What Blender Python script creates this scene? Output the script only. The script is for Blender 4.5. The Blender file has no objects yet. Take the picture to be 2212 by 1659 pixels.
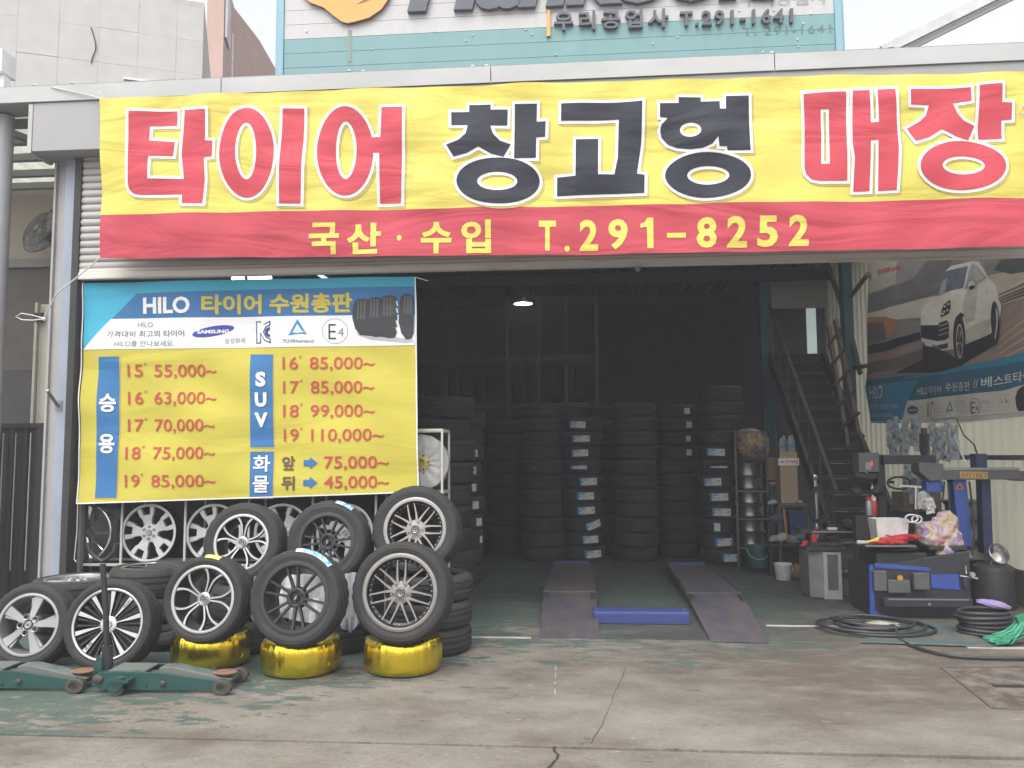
import bpy, bmesh, math, random
from mathutils import Vector, Matrix
from mathutils.geometry import tessellate_polygon
random.seed(7)
R_ = math.radians
SC = bpy.context.scene
COL = SC.collection

# ------------------------------------------------------------------ camera
FPX, CXP, CYP = 1790.0, 1106.0, 829.5          # focal length and centre on a 2212 x 1659 frame
CAM = Vector((0, -7.0, 1.5))
YAW, TILT, ROLL = R_(4.64), R_(4.9), 0.006
_f0 = Vector((-math.sin(YAW), math.cos(YAW), 0)); _r0 = Vector((math.cos(YAW), math.sin(YAW), 0)); _u0 = Vector((0, 0, 1))
CF = _f0 * math.cos(TILT) + _u0 * math.sin(TILT)
_u1 = _u0 * math.cos(TILT) - _f0 * math.sin(TILT)
CR = _r0 * math.cos(ROLL) - _u1 * math.sin(ROLL)
CU = _u1 * math.cos(ROLL) + _r0 * math.sin(ROLL)
cd = bpy.data.cameras.new('camera'); cam = bpy.data.objects.new('camera', cd); COL.objects.link(cam)
cd.sensor_width = 36.0; cd.lens = 36.0 * FPX / 2212.0; cd.clip_end = 500; cd.clip_start = 0.05
cam.matrix_world = Matrix(((CR.x, CU.x, -CF.x, CAM.x), (CR.y, CU.y, -CF.y, CAM.y), (CR.z, CU.z, -CF.z, CAM.z), (0, 0, 0, 1)))
SC.camera = cam

# ------------------------------------------------------------------ world, sun, exposure
SUN_EL, SUN_AZ = R_(58), R_(195)               # high, behind the viewer, a touch left
w = bpy.data.worlds.new('World'); SC.world = w; w.use_nodes = True
nt = w.node_tree; nt.nodes.clear()
sky = nt.nodes.new('ShaderNodeTexSky'); sky.sky_type = 'NISHITA'; sky.sun_disc = False
sky.sun_elevation = SUN_EL; sky.sun_rotation = SUN_AZ; sky.dust_density = 5.0; sky.air_density = 1.5; sky.ozone_density = 1.0
hs = nt.nodes.new('ShaderNodeHueSaturation'); hs.inputs['Saturation'].default_value = 0.10; hs.inputs['Value'].default_value = 2.6
bg = nt.nodes.new('ShaderNodeBackground'); bg.inputs['Strength'].default_value = 0.15
wo = nt.nodes.new('ShaderNodeOutputWorld')
nt.links.new(sky.outputs[0], hs.inputs['Color']); nt.links.new(hs.outputs[0], bg.inputs['Color']); nt.links.new(bg.outputs[0], wo.inputs['Surface'])
sl = bpy.data.lights.new('sun', 'SUN'); sl.energy = 0.5; sl.angle = R_(60); sl.color = (1.0, 0.96, 0.90)
so = bpy.data.objects.new('sun', sl); COL.objects.link(so)
_sd = Vector((math.sin(SUN_AZ) * math.cos(SUN_EL), math.cos(SUN_AZ) * math.cos(SUN_EL), math.sin(SUN_EL)))
so.rotation_euler = _sd.to_track_quat('Z', 'Y').to_euler(); so.location = (0, -12, 14)
SC.view_settings.view_transform = 'Standard'; SC.view_settings.look = 'None'
SC.view_settings.exposure = -0.31; SC.view_settings.gamma = 1.0
SC.cycles.max_bounces = 8; SC.cycles.diffuse_bounces = 5; SC.cycles.glossy_bounces = 4; SC.cycles.caustics_reflective = False; SC.cycles.caustics_refractive = False
SC.cycles.use_denoising = True; SC.cycles.volume_bounces = 0; SC.cycles.volume_step_rate = 4.0

# ------------------------------------------------------------------ from the photo's frame to points on real planes
def ray(px, py): return CF * FPX + CR * (px - CXP) - CU * (py - CYP)
def onY(px, py, Y): d = ray(px, py); return CAM + d * ((Y - CAM.y) / d.y)
def onX(px, py, X): d = ray(px, py); return CAM + d * ((X - CAM.x) / d.x)
def onZ(px, py, Z=0.0): d = ray(px, py); return CAM + d * ((Z - CAM.z) / d.z)
def g(px, py): return onZ(px, py, 0.0)
def ppm(P): return FPX / (P - CAM).dot(CF)      # photo pixels per metre at a point

# ------------------------------------------------------------------ materials
MATS = {}
def mat(name, col, rough=0.6, metal=0.0, var=0.12, vs=5.0, bump=0.0, bs=60.0, spec=0.5, stretch=(1, 1, 1), col2=None, thr=None, coat=0.0, emit=0.0, alpha=None, trans=0.0):
    if name in MATS: return MATS[name]
    m = bpy.data.materials.new(name); m.use_nodes = True; t = m.node_tree; b = t.nodes['Principled BSDF']
    b.inputs['Roughness'].default_value = rough; b.inputs['Metallic'].default_value = metal
    b.inputs['Specular IOR Level'].default_value = spec; b.inputs['Coat Weight'].default_value = coat
    tc = t.nodes.new('ShaderNodeTexCoord'); mp = t.nodes.new('ShaderNodeMapping'); mp.inputs['Scale'].default_value = stretch
    t.links.new(tc.outputs['Object'], mp.inputs['Vector'])
    nz = t.nodes.new('ShaderNodeTexNoise'); nz.inputs['Scale'].default_value = vs; nz.inputs['Detail'].default_value = 6; nz.inputs['Roughness'].default_value = 0.62
    t.links.new(mp.outputs[0], nz.inputs['Vector'])
    rp = t.nodes.new('ShaderNodeValToRGB')
    if col2 is None:
        rp.color_ramp.elements[0].position = 0.3; rp.color_ramp.elements[1].position = 0.7
        rp.color_ramp.elements[0].color = (*[c * (1 - var) for c in col], 1); rp.color_ramp.elements[1].color = (*[min(1, c * (1 + var)) for c in col], 1)
    else:
        a, c = thr or (0.45, 0.6)
        rp.color_ramp.elements[0].position = a; rp.color_ramp.elements[1].position = c
        rp.color_ramp.elements[0].color = (*col, 1); rp.color_ramp.elements[1].color = (*col2, 1)
    t.links.new(nz.outputs['Fac'], rp.inputs['Fac']); t.links.new(rp.outputs[0], b.inputs['Base Color'])
    if bump:
        n2 = t.nodes.new('ShaderNodeTexNoise'); n2.inputs['Scale'].default_value = bs; n2.inputs['Detail'].default_value = 4
        t.links.new(mp.outputs[0], n2.inputs['Vector'])
        bp = t.nodes.new('ShaderNodeBump'); bp.inputs['Strength'].default_value = bump; bp.inputs['Distance'].default_value = 0.01
        t.links.new(n2.outputs['Fac'], bp.inputs['Height']); t.links.new(bp.outputs[0], b.inputs['Normal'])
    if emit:
        b.inputs['Emission Color'].default_value = (*col, 1); b.inputs['Emission Strength'].default_value = emit
    if alpha is not None: b.inputs['Alpha'].default_value = alpha
    if trans: b.inputs['Transmission Weight'].default_value = trans
    MATS[name] = m; return m

def cloth(name, col, wr=0.35):
    """printed banner cloth: folds and weave come from the same bump in every ink"""
    if name in MATS: return MATS[name]
    m = mat(name, col, 0.62, var=0.04, vs=3, spec=0.3); t = m.node_tree; b = t.nodes['Principled BSDF']
    tc = t.nodes.new('ShaderNodeTexCoord'); mp = t.nodes.new('ShaderNodeMapping'); mp.inputs['Rotation'].default_value = (0, R_(-24), 0); mp.inputs['Scale'].default_value = (0.55, 1, 1.9)
    t.links.new(tc.outputs['Object'], mp.inputs['Vector'])
    n = t.nodes.new('ShaderNodeTexNoise'); n.inputs['Scale'].default_value = 1.5; n.inputs['Detail'].default_value = 4; n.inputs['Roughness'].default_value = 0.42; n.inputs['Distortion'].default_value = 0.8
    t.links.new(mp.outputs[0], n.inputs['Vector'])
    n3 = t.nodes.new('ShaderNodeTexNoise'); n3.inputs['Scale'].default_value = 300
    t.links.new(tc.outputs['Object'], n3.inputs['Vector'])
    ml = t.nodes.new('ShaderNodeMath'); ml.operation = 'MULTIPLY_ADD'; ml.inputs[1].default_value = 0.02
    t.links.new(n3.outputs['Fac'], ml.inputs[0]); t.links.new(n.outputs['Fac'], ml.inputs[2])
    bp = t.nodes.new('ShaderNodeBump'); bp.inputs['Strength'].default_value = wr * 1.35; bp.inputs['Distance'].default_value = 0.12
    t.links.new(ml.outputs[0], bp.inputs['Height']); t.links.new(bp.outputs[0], b.inputs['Normal'])
    return m

def ground_mat(name, green, dark):
    """worn concrete: mottling, oil stains, flaking green floor paint that thins out away from the shop"""
    m = bpy.data.materials.new(name); m.use_nodes = True; t = m.node_tree; b = t.nodes['Principled BSDF']; L = t.links.new
    tc = t.nodes.new('ShaderNodeTexCoord')
    def noise(scale, detail, st=(1, 1, 1), rough=0.6, off=0.0):
        mp = t.nodes.new('ShaderNodeMapping'); mp.inputs['Scale'].default_value = st; mp.inputs['Location'].default_value = (off, off * 1.7, 0)
        n = t.nodes.new('ShaderNodeTexNoise'); n.inputs['Scale'].default_value = scale; n.inputs['Detail'].default_value = detail; n.inputs['Roughness'].default_value = rough
        L(tc.outputs['Object'], mp.inputs['Vector']); L(mp.outputs[0], n.inputs['Vector']); return n.outputs['Fac']
    def ramp(fac, *st):
        r = t.nodes.new('ShaderNodeValToRGB'); e = r.color_ramp.elements
        while len(e) < len(st): e.new(0.5)
        for k, (p, c) in enumerate(st): e[k].position = p; e[k].color = (*c, 1) if isinstance(c, tuple) else (c, c, c, 1)
        L(fac, r.inputs['Fac']); return r.outputs[0]
    def mix(fac, a, c, mode='MIX'):
        x = t.nodes.new('ShaderNodeMixRGB'); x.blend_type = mode
        if isinstance(fac, float): x.inputs[0].default_value = fac
        else: L(fac, x.inputs[0])
        for k, s in ((1, a), (2, c)):
            if isinstance(s, tuple): x.inputs[k].default_value = (*s, 1)
            else: L(s, x.inputs[k])
        return x.outputs[0]
    def mth(op, a, c):
        x = t.nodes.new('ShaderNodeMath'); x.operation = op; x.use_clamp = False
        for k, s in ((0, a), (1, c)):
            if isinstance(s, (int, float)): x.inputs[k].default_value = s
            else: L(s, x.inputs[k])
        return x.outputs[0]
    sp = t.nodes.new('ShaderNodeSeparateXYZ'); L(tc.outputs['Object'], sp.inputs[0])
    X, Y = sp.outputs[0], sp.outputs[1]
    base = ramp(noise(1.3, 8, (1, 1.4, 1), 0.68), (0.28, (0.145, 0.127, 0.104)), (0.5, (0.232, 0.207, 0.176)), (0.72, (0.305, 0.279, 0.245)))
    base = mix(0.55, base, ramp(noise(34, 8, (1, 2.0, 1), 0.82, 3.0), (0.36, 0.42), (0.62, 1.18)), 'MULTIPLY')
    base = mix(mth('MULTIPLY', ramp(noise(1.1, 5, (1, 1.5, 1), 0.6, 9.0), (0.52, 0.0), (0.7, 1.0)), 0.62), base, (0.085, 0.066, 0.052))      # oil
    # the oily patch in front of the work area
    rg = mth('SUBTRACT', 1.0, mth('ADD', mth('POWER', mth('MULTIPLY', mth('SUBTRACT', X, 2.2), 0.40), 2.0), mth('POWER', mth('MULTIPLY', mth('ADD', Y, 0.75), 0.62), 2.0)))
    rg = mth('MULTIPLY', mth('MAXIMUM', rg, 0.0), ramp(noise(2.4, 7, (0.8, 1.8, 1), 0.7, 61.0), (0.34, 0.15), (0.62, 1.0)))
    base = mix(mth('MINIMUM', mth('MULTIPLY', rg, 1.25), 0.82), base, (0.095, 0.075, 0.060))
    base = mix(ramp(noise(6.5, 8, (1, 2.0, 1), 0.72, 21.0), (0.615, 0.0), (0.645, 0.7)), base, (0.07, 0.06, 0.05))                                   # small dark marks
    base = mix(ramp(noise(10, 7, (1, 2.2, 1), 0.74, 33.0), (0.63, 0.0), (0.66, 0.5)), base, (0.46, 0.43, 0.40))                                 # scuffs
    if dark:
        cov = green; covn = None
    # paint cover: full inside, thinning outwards, wider on the left of the shop front
    reach = mth('MULTIPLY', mth('MAXIMUM', mth('MULTIPLY', mth('ADD', X, 0.4), -1.0), 0.0), 0.14)      # extra reach to the left
    amt = mth('ADD', mth('ADD', mth('MULTIPLY', Y, 0.16), reach), green)
    amt = mth('SUBTRACT', amt, mth('MULTIPLY', mth('MAXIMUM', mth('SUBTRACT', X, 1.5), 0.0), 0.17))
    amt = mth('MINIMUM', amt, 0.66)
    pn = noise(2.4, 10, (0.8, 1.6, 1), 0.72, 5.5)
    fine = noise(7.5, 9, (0.75, 1.7, 1), 0.74, 71.0)
    pn = mth('ADD', mth('MULTIPLY', pn, 0.58), mth('MULTIPLY', fine, 0.42))
    pn = mth('ADD', mth('MULTIPLY', mth('SUBTRACT', pn, 0.5), 2.3), 0.5)
    pm = mth('SUBTRACT', mth('ADD', pn, amt), 1.0)
    mask = ramp(mth('MULTIPLY', pm, 12.0), (0.0, 0.0), (0.30, 1.0))
    gcol = ramp(noise(5, 5, (1, 2, 1), 0.7, 14.0), (0.3, (0.042, 0.078, 0.064)), (0.7, (0.085, 0.132, 0.110)))
    colr = mix(mth('MULTIPLY', mask, ramp(noise(3.0, 6, (1, 2, 1), 0.7, 81.0), (0.3, 0.62), (0.6, 0.97))), base, gcol)
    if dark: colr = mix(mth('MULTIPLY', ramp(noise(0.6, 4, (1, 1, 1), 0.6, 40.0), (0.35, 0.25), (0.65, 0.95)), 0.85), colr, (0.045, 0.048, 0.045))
    L(colr, b.inputs['Base Color'])
    L(ramp(noise(6, 5, (1, 2, 1), 0.6, 50.0), (0.3, 0.55), (0.7, 0.85)), b.inputs['Roughness'])
    b.inputs['Specular IOR Level'].default_value = 0.35
    bp = t.nodes.new('ShaderNodeBump'); bp.inputs['Strength'].default_value = 0.5; bp.inputs['Distance'].default_value = 0.006
    L(mth('ADD', noise(60, 5, (1, 1, 1), 0.7), mth('MULTIPLY', mask, 0.5)), bp.inputs['Height']); L(bp.outputs[0], b.inputs['Normal'])
    return m

# ------------------------------------------------------------------ mesh builder
class MB:
    def __init__(s): s.v = []; s.f = []; s.m = []
    def add(s, vs, fs, mi=0):
        o = len(s.v); s.v += [tuple(v) for v in vs]
        for f in fs: s.f.append([o + i for i in f]); s.m.append(mi)
        return s
    def box(s, c, d, mi=0, M=None):
        x, y, z = d[0] / 2, d[1] / 2, d[2] / 2
        vs = [Vector((i * x, j * y, k * z)) for i in (-1, 1) for j in (-1, 1) for k in (-1, 1)]
        if M is not None: vs = [M @ v for v in vs]
        c = Vector(c)
        return s.add([v + c for v in vs], [(0, 1, 3, 2), (4, 6, 7, 5), (0, 4, 5, 1), (2, 3, 7, 6), (0, 2, 6, 4), (1, 5, 7, 3)], mi)
    def bx(s, x0, x1, y0, y1, z0, z1, mi=0): return s.box(((x0 + x1) / 2, (y0 + y1) / 2, (z0 + z1) / 2), (abs(x1 - x0), abs(y1 - y0), abs(z1 - z0)), mi)
    def bar(s, p, q, wd, ht=None, mi=0, up=(0, 0, 1)):
        p, q = Vector(p), Vector(q); ht = ht or wd; d = (q - p); L = d.length; d.normalize()
        u = Vector(up)
        if abs(d.dot(u)) > 0.95: u = Vector((0, 1, 0))
        x = d.cross(u).normalized(); z = x.cross(d).normalized()
        M = Matrix((x, d, z)).transposed()
        return s.box((p + q) / 2, (wd, L, ht), mi, M)
    def tube(s, pts, r, n=10, mi=0, cap=True, closed=False):
        pts = [Vector(p) for p in pts]; N = len(pts); rr = r if isinstance(r, (list, tuple)) else [r] * N
        prev = None; vs = []
        for i, p in enumerate(pts):
            if closed: d = pts[(i + 1) % N] - pts[i - 1]
            else: d = (pts[min(i + 1, N - 1)] - pts[max(i - 1, 0)])
            d.normalize()
            if prev is None:
                a = Vector((0, 0, 1)) if abs(d.z) < 0.9 else Vector((1, 0, 0)); x = d.cross(a).normalized()
            else: x = (prev - d * prev.dot(d)).normalized()
            prev = x; y = d.cross(x)
            vs += [p + (x * math.cos(2 * math.pi * k / n) + y * math.sin(2 * math.pi * k / n)) * rr[i] for k in range(n)]
        fs = [(i * n + k, i * n + (k + 1) % n, ((i + 1) % N) * n + (k + 1) % n, ((i + 1) % N) * n + k) for i in range(N if closed else N - 1) for k in range(n)]
        if cap and not closed: fs += [tuple(range(n))[::-1], tuple((N - 1) * n + k for k in range(n))]
        return s.add(vs, fs, mi)
    def cyl(s, p, q, r, n=20, mi=0, r2=None): return s.tube([p, q], [r, r if r2 is None else r2], n, mi)
    def lathe(s, prof, n=48, mi=0, M=None, closed=False, mod=None):
        N = len(prof); vs = []
        for k in range(n):
            a = 2 * math.pi * k / n
            for i, (r, z) in enumerate(prof):
                if mod: r, z = mod(i, k, r, z)
                v = Vector((r * math.cos(a), r * math.sin(a), z)); vs.append(M @ v if M is not None else v)
        fs = []
        for k in range(n):
            k2 = (k + 1) % n
            for i in range(N if closed else N - 1):
                j = (i + 1) % N; fs.append((k * N + i, k2 * N + i, k2 * N + j, k * N + j))
        mis = mi if isinstance(mi, list) else None
        o = len(s.v); s.v += [tuple(v) for v in vs]; per = N if closed else N - 1
        for q, f in enumerate(fs): s.f.append([o + i for i in f]); s.m.append(mis[q % per] if mis else mi)
        return s
    def prism(s, poly, fn, mi=0, side=None):
        """poly of 2D points; fn(a, b, k) gives the point on the near (k=0) or far (k=1) face"""
        n = len(poly); vs = [fn(a, b, 0) for a, b in poly] + [fn(a, b, 1) for a, b in poly]
        tr = tessellate_polygon([[Vector((a, b, 0)) for a, b in poly]])
        s.add(vs, [tuple(t) for t in tr], mi)
        o = len(s.v) - 2 * n
        for t in tr: s.f.append([o + n + i for i in reversed(t)]); s.m.append(mi if side is None else side)
        for i in range(n):
            j = (i + 1) % n; s.f.append([o + i, o + j, o + n + j, o + n + i]); s.m.append(mi if side is None else side)
        return s
    def ribbon(s, pts, t, mi=0, side=1):
        """flat-topped rib along pts (x, y, z, halfwidth)"""
        N = len(pts); vs = []
        for i, (x, y, z, hw) in enumerate(pts):
            a, b = pts[max(i - 1, 0)], pts[min(i + 1, N - 1)]; d = Vector((b[0] - a[0], b[1] - a[1])).normalized(); nx, ny = -d.y, d.x
            ch = min(0.004, hw * 0.3)
            for o, dz in ((hw, -t), (hw, -ch), (hw - ch, 0), (-(hw - ch), 0), (-hw, -ch), (-hw, -t)): vs.append((x + nx * o, y + ny * o, z + dz))
        fs = []; ms = []
        for i in range(N - 1):
            for k in range(5): fs.append((i * 6 + k, (i + 1) * 6 + k, (i + 1) * 6 + k + 1, i * 6 + k + 1)); ms.append(mi if k == 2 else side)
            fs.append((i * 6 + 5, (i + 1) * 6 + 5, (i + 1) * 6, i * 6)); ms.append(side)
        o = len(s.v); s.v += vs
        for f, m_ in zip(fs, ms): s.f.append([o + i for i in f]); s.m.append(m_)
        s.f.append([o + k for k in range(6)]); s.m.append(side); s.f.append([o + (N - 1) * 6 + k for k in range(6)]); s.m.append(side)
        return s
    def build(s, name, mats, parent=None, smooth=None, bevel=0.0, normals=True):
        me = bpy.data.meshes.new(name); me.from_pydata(s.v, [], s.f)
        for m_ in (mats if isinstance(mats, (list, tuple)) else [mats]): me.materials.append(m_)
        me.polygons.foreach_set('material_index', s.m)
        if normals:
            bm = bmesh.new(); bm.from_mesh(me); bmesh.ops.recalc_face_normals(bm, faces=bm.faces); bm.to_mesh(me); bm.free()
        me.update()
        if smooth is not None:
            me.polygons.foreach_set('use_smooth', [True] * len(me.polygons)); me.set_sharp_from_angle(angle=R_(smooth))
        o = bpy.data.objects.new(name, me); COL.objects.link(o)
        if parent is not None: o.parent = parent
        if bevel:
            b = o.modifiers.new('bevel', 'BEVEL'); b.width = bevel; b.segments = 2; b.limit_method = 'ANGLE'
        return o

def tag(o, label, cat, group=None):
    o['label'] = label; o['category'] = cat
    if group: o['group'] = group
    return o
def struct(o, kind='structure'): o['kind'] = kind; return o
def thing(name, label, cat, loc=(0, 0, 0), rot=(0, 0, 0), group=None):
    o = bpy.data.objects.new(name, None); COL.objects.link(o); o.location = loc; o.rotation_euler = rot; o.empty_display_size = 0.1
    return tag(o, label, cat, group)
def dup(o, parent=None):
    c = o.copy(); COL.objects.link(c)
    if parent is not None: c.parent = parent
    for ch in list(o.children): dup(ch, c)
    return c
ORD = ['topmost', 'second', 'third', 'fourth', 'fifth', 'sixth', 'seventh', 'eighth', 'ninth', 'tenth', 'eleventh', 'twelfth', 'thirteenth']

# ------------------------------------------------------------------ print on flat cloth, in photo-frame units, then onto its plane
_TX = {}
def glyphs(txt, bold=0.0, shear=0.0, space=1.0):
    k = (txt, bold, shear, space)
    if k in _TX: return _TX[k]
    c = bpy.data.curves.new('t', 'FONT'); c.body = txt; c.offset = bold; c.resolution_u = 3; c.shear = shear; c.space_character = space
    o = bpy.data.objects.new('t', c); COL.objects.link(o); bpy.context.view_layer.update()
    me = o.evaluated_get(bpy.context.evaluated_depsgraph_get()).to_mesh()
    vs = [(v.co.x, v.co.y) for v in me.vertices]; fs = [tuple(p.vertices) for p in me.polygons]
    bpy.data.objects.remove(o); bpy.data.curves.remove(c)
    _TX[k] = (vs, fs); return _TX[k]
def bbox(vs): xs = [v[0] for v in vs]; ys = [v[1] for v in vs]; return min(xs), min(ys), max(xs), max(ys)

class Print:
    """layers of ink on one cloth: every piece is cut on a common grid and follows the cloth's folds"""
    def __init__(s, P, grid): s.P = P; s.g = grid; s.mb = MB(); s.mats = []
    def mi(s, m):
        if m not in s.mats: s.mats.append(m)
        return s.mats.index(m)
    def raw(s, vs, fs, m, lay):
        bm = bmesh.new(); bv = [bm.verts.new((x, y, 0)) for x, y in vs]
        for f in fs:
            try: bm.faces.new([bv[i] for i in f])
            except ValueError: pass
        x0, y0, x1, y1 = bbox(vs); gx, gy = s.g
        for ax, lo, hi, st in ((0, x0, x1, gx), (1, y0, y1, gy)):
            k = math.ceil(lo / st)
            while k * st < hi:
                co = (k * st, 0, 0) if ax == 0 else (0, k * st, 0); no = (1, 0, 0) if ax == 0 else (0, 1, 0)
                bmesh.ops.bisect_plane(bm, geom=bm.verts[:] + bm.edges[:] + bm.faces[:], plane_co=co, plane_no=no, dist=1e-4); k += 1
        bm.verts.index_update()
        s.mb.add([s.P(v.co.x, v.co.y, lay) for v in bm.verts], [[v.index for v in f.verts] for f in bm.faces], s.mi(m)); bm.free()
    def poly(s, loops, m, lay):
        if isinstance(loops[0][0], (int, float)): loops = [loops]
        vs = [p for l in loops for p in l]
        s.raw(vs, [tuple(t) for t in tessellate_polygon([[Vector((a, b, 0)) for a, b in l] for l in loops])], m, lay)
    def text(s, txt, x0, yt, x1, yb, m, lay, bold=0.0, ref=None, slope=0.0, shear=0.0, lean=0.0):
        vs, fs = glyphs(txt, bold, shear); a0, b0, a1, b1 = bbox(vs)
        if ref: _, b0, _, b1 = bbox(glyphs(ref, bold)[0])
        out = []
        for a, b in vs:
            x = x0 + (a - a0) / (a1 - a0) * (x1 - x0); y = yb + (b - b0) / (b1 - b0) * (yt - yb) + slope * (x - x0)
            out.append((x + lean * (yb - y), y))
        s.raw(out, fs, m, lay)
    def build(s, name, parent=None): return s.mb.build(name, s.mats, parent, smooth=60, normals=False)

def ell(cx, cy, rx, ry, n=40, a0=0, a1=360): return [(cx + rx * math.cos(R_(a0 + (a1 - a0) * k / n)), cy + ry * math.sin(R_(a0 + (a1 - a0) * k / n))) for k in range(n + (1 if a1 - a0 < 360 else 0))]
def area(l): return sum(l[i - 1][0] * l[i][1] - l[i][0] * l[i - 1][1] for i in range(len(l))) / 2
def grow(l, d):
    """miter offset, outwards for d > 0"""
    if area(l) < 0: l = l[::-1]
    n = len(l); out = []
    for i in range(n):
        p0, p1, p2 = Vector(l[i - 1]), Vector(l[i]), Vector(l[(i + 1) % n]); e1 = (p1 - p0).normalized(); e2 = (p2 - p1).normalized()
        n1 = Vector((e1.y, -e1.x)); n2 = Vector((e2.y, -e2.x)); b = n1 + n2
        if b.length < 1e-4: b = n1.copy()
        b.normalize(); k = max(0.45, b.dot(n1)); out.append(tuple(p1 + b * (d / k)))
    return out
# ================================================================== SETTING
M_apron = ground_mat('apron concrete', 0.53, False)
M_road = ground_mat('road concrete', -3.0, False)
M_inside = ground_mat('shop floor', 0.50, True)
def sheet(name, pts, z, m, th=0.05):
    mb = MB(); mb.prism(pts, lambda a, b, k: Vector((a, b, z - k * th)), 0)
    return struct(mb.build(name, m))
mb = MB(); mb.add([(-80, -80, -0.16), (80, -80, -0.16), (80, 80, -0.16), (-80, 80, -0.16)], [(0, 1, 2, 3)])
struct(mb.build('ground', mat('soil', (0.06, 0.055, 0.05), 0.95, var=0.3, vs=2)))
JY = -2.565
sheet('apron', [(-16, JY), (14, JY - 0.02), (14, -0.05), (-16, -0.05)], 0.0, M_apron, 0.10)
sheet('road', [(-40, -40), (40, -40), (40, JY - 0.085), (14, JY - 0.045), (2.0, JY - 0.05), (-1.0, JY - 0.022), (-5, JY - 0.018), (-40, JY - 0.02)], -0.004, M_road, 0.10)
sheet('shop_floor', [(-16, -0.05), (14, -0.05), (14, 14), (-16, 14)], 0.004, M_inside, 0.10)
# cracks running over the slabs (thin dark gaps)
mk = mat('crack', (0.035, 0.03, 0.027), 0.95)
def crack(name, pts, wd):
    global mk
    mb = MB(); out = []
    for i in range(len(pts) - 1):
        for k in range(3): f = k / 3; out.append((pts[i][0] + (pts[i + 1][0] - pts[i][0]) * f + random.uniform(-2.2, 2.2) * (wd < .02) * (k > 0), pts[i][1] + (pts[i + 1][1] - pts[i][1]) * f))
    pts = out + [pts[-1]] if name == 'ground_crack' else pts
    for i in range(len(pts) - 1):
        p, q = g(*pts[i]), g(*pts[i + 1]); d = (q - p).normalized(); n = Vector((-d.y, d.x, 0))
        a, b = wd * random.uniform(0.5, 1.3), wd * random.uniform(0.5, 1.3)
        mb.add([p - n * a, p + n * a, q + n * b, q - n * b], [(0, 1, 2, 3)])
    for i, v in enumerate(mb.v): mb.v[i] = (v[0], v[1], 0.0012)
    return struct(mb.build(name, mk))
crack('ground_crack', [(1199, 1612), (1196, 1621), (1206, 1630), (1204, 1640), (1194, 1648), (1184, 1660)], 0.006)
crack('ground_crack', [(1352, 1440), (1341, 1470), (1330, 1490), (1316, 1530), (1304, 1560), (1284, 1592), (1277, 1606)], 0.0022)
mk2 = mat('old line paint', (0.37, 0.34, 0.27), 0.8, var=.3, vs=20)
for a_, b_ in (((1201, 1437), (1200.5, 1449)), ((1200.5, 1453), (1200, 1466)), ((1199.5, 1473), (1199.2, 1479)), ((1198.8, 1489), (1198.4, 1499))):
    mk, mk_ = mk2, mk; crack('line_mark', [a_, b_], .004); mk = mk_
# iron pit cover set into the apron at the right
pit = thing('pit_cover', 'rusty iron pit cover let into the concrete at the right edge of the forecourt', 'manhole cover', g(2160, 1485))
rust = mat('rusty iron', (0.085, 0.068, 0.055), 0.85, 0.1, var=0.5, vs=6, bump=0.6, bs=40, col2=(0.19, 0.160, 0.132), thr=(0.42, 0.6))
dk = mat('dark gap', (0.02, 0.018, 0.016), 0.9)
q = [g(2036, 1443), g(2290, 1440), g(2330, 1537), g(2146, 1531)]
o_ = pit.location.copy()
mb = MB(); ins = lambda k: [sum(q, Vector()) / 4 + (p - sum(q, Vector()) / 4) * k for p in q]
a, b = ins(1.0), ins(0.93)
for i in range(4):
    j = (i + 1) % 4; mb.bar(a[i] - o_ + Vector((0, 0, .002)), a[j] - o_ + Vector((0, 0, .002)), 0.022, 0.010)
mb.build('frame', mat('pit frame', (0.12, 0.10, 0.082), 0.85, var=.4, vs=7), pit)
mb = MB(); mb.prism([(p.x - o_.x, p.y - o_.y) for p in ins(0.95)], lambda x, y, k: Vector((x, y, 0.003 - 0.02 * k)))
mb.build('plate', rust, pit)
mb = MB(); c_ = g(2185, 1484) - o_; mb.box(c_ + Vector((0, 0, .005)), (0.22, 0.05, 0.006)); mb.build('grip_slot', dk, pit)

# ------------------------------------------------------------------ the shop
M_fascia = mat('fascia metal', (0.46, 0.465, 0.465), 0.5, var=0.10, vs=1.2, stretch=(1, 1, 3), spec=0.4)
M_panel = mat('grey panel', (0.345, 0.34, 0.345), 0.55, var=0.07, vs=1.5, spec=0.4)
M_post = mat('post paint', (0.31, 0.35, 0.42), 0.5, var=0.14, vs=2.2, stretch=(2, 2, 0.6), bump=0.1, bs=30)
M_slat = mat('shutter slat', (0.44, 0.425, 0.405), 0.45, var=0.10, vs=1.3, stretch=(0.6, 1, 3), spec=0.5)
M_barm = mat('shutter bar', (0.68, 0.65, 0.60), 0.5, var=0.25, vs=2.2, stretch=(0.5, 1, 4), col2=(0.42, 0.385, 0.345), thr=(0.5, 0.75))
M_black = mat('dark rail', (0.035, 0.033, 0.033), 0.7)
M_steel = mat('dark steel', (0.11, 0.11, 0.115), 0.55, 0.3, var=0.2)
M_teal = mat('teal paint', (0.035, 0.115, 0.135), 0.5, var=0.2, vs=3)
M_ivory = None
M_cream = mat('cream boarding', (0.40, 0.37, 0.33), 0.6, var=0.07, vs=2)
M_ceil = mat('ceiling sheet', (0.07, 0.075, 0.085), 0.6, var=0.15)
M_back = mat('back wall', (0.05, 0.052, 0.06), 0.7, var=0.2)
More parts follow.
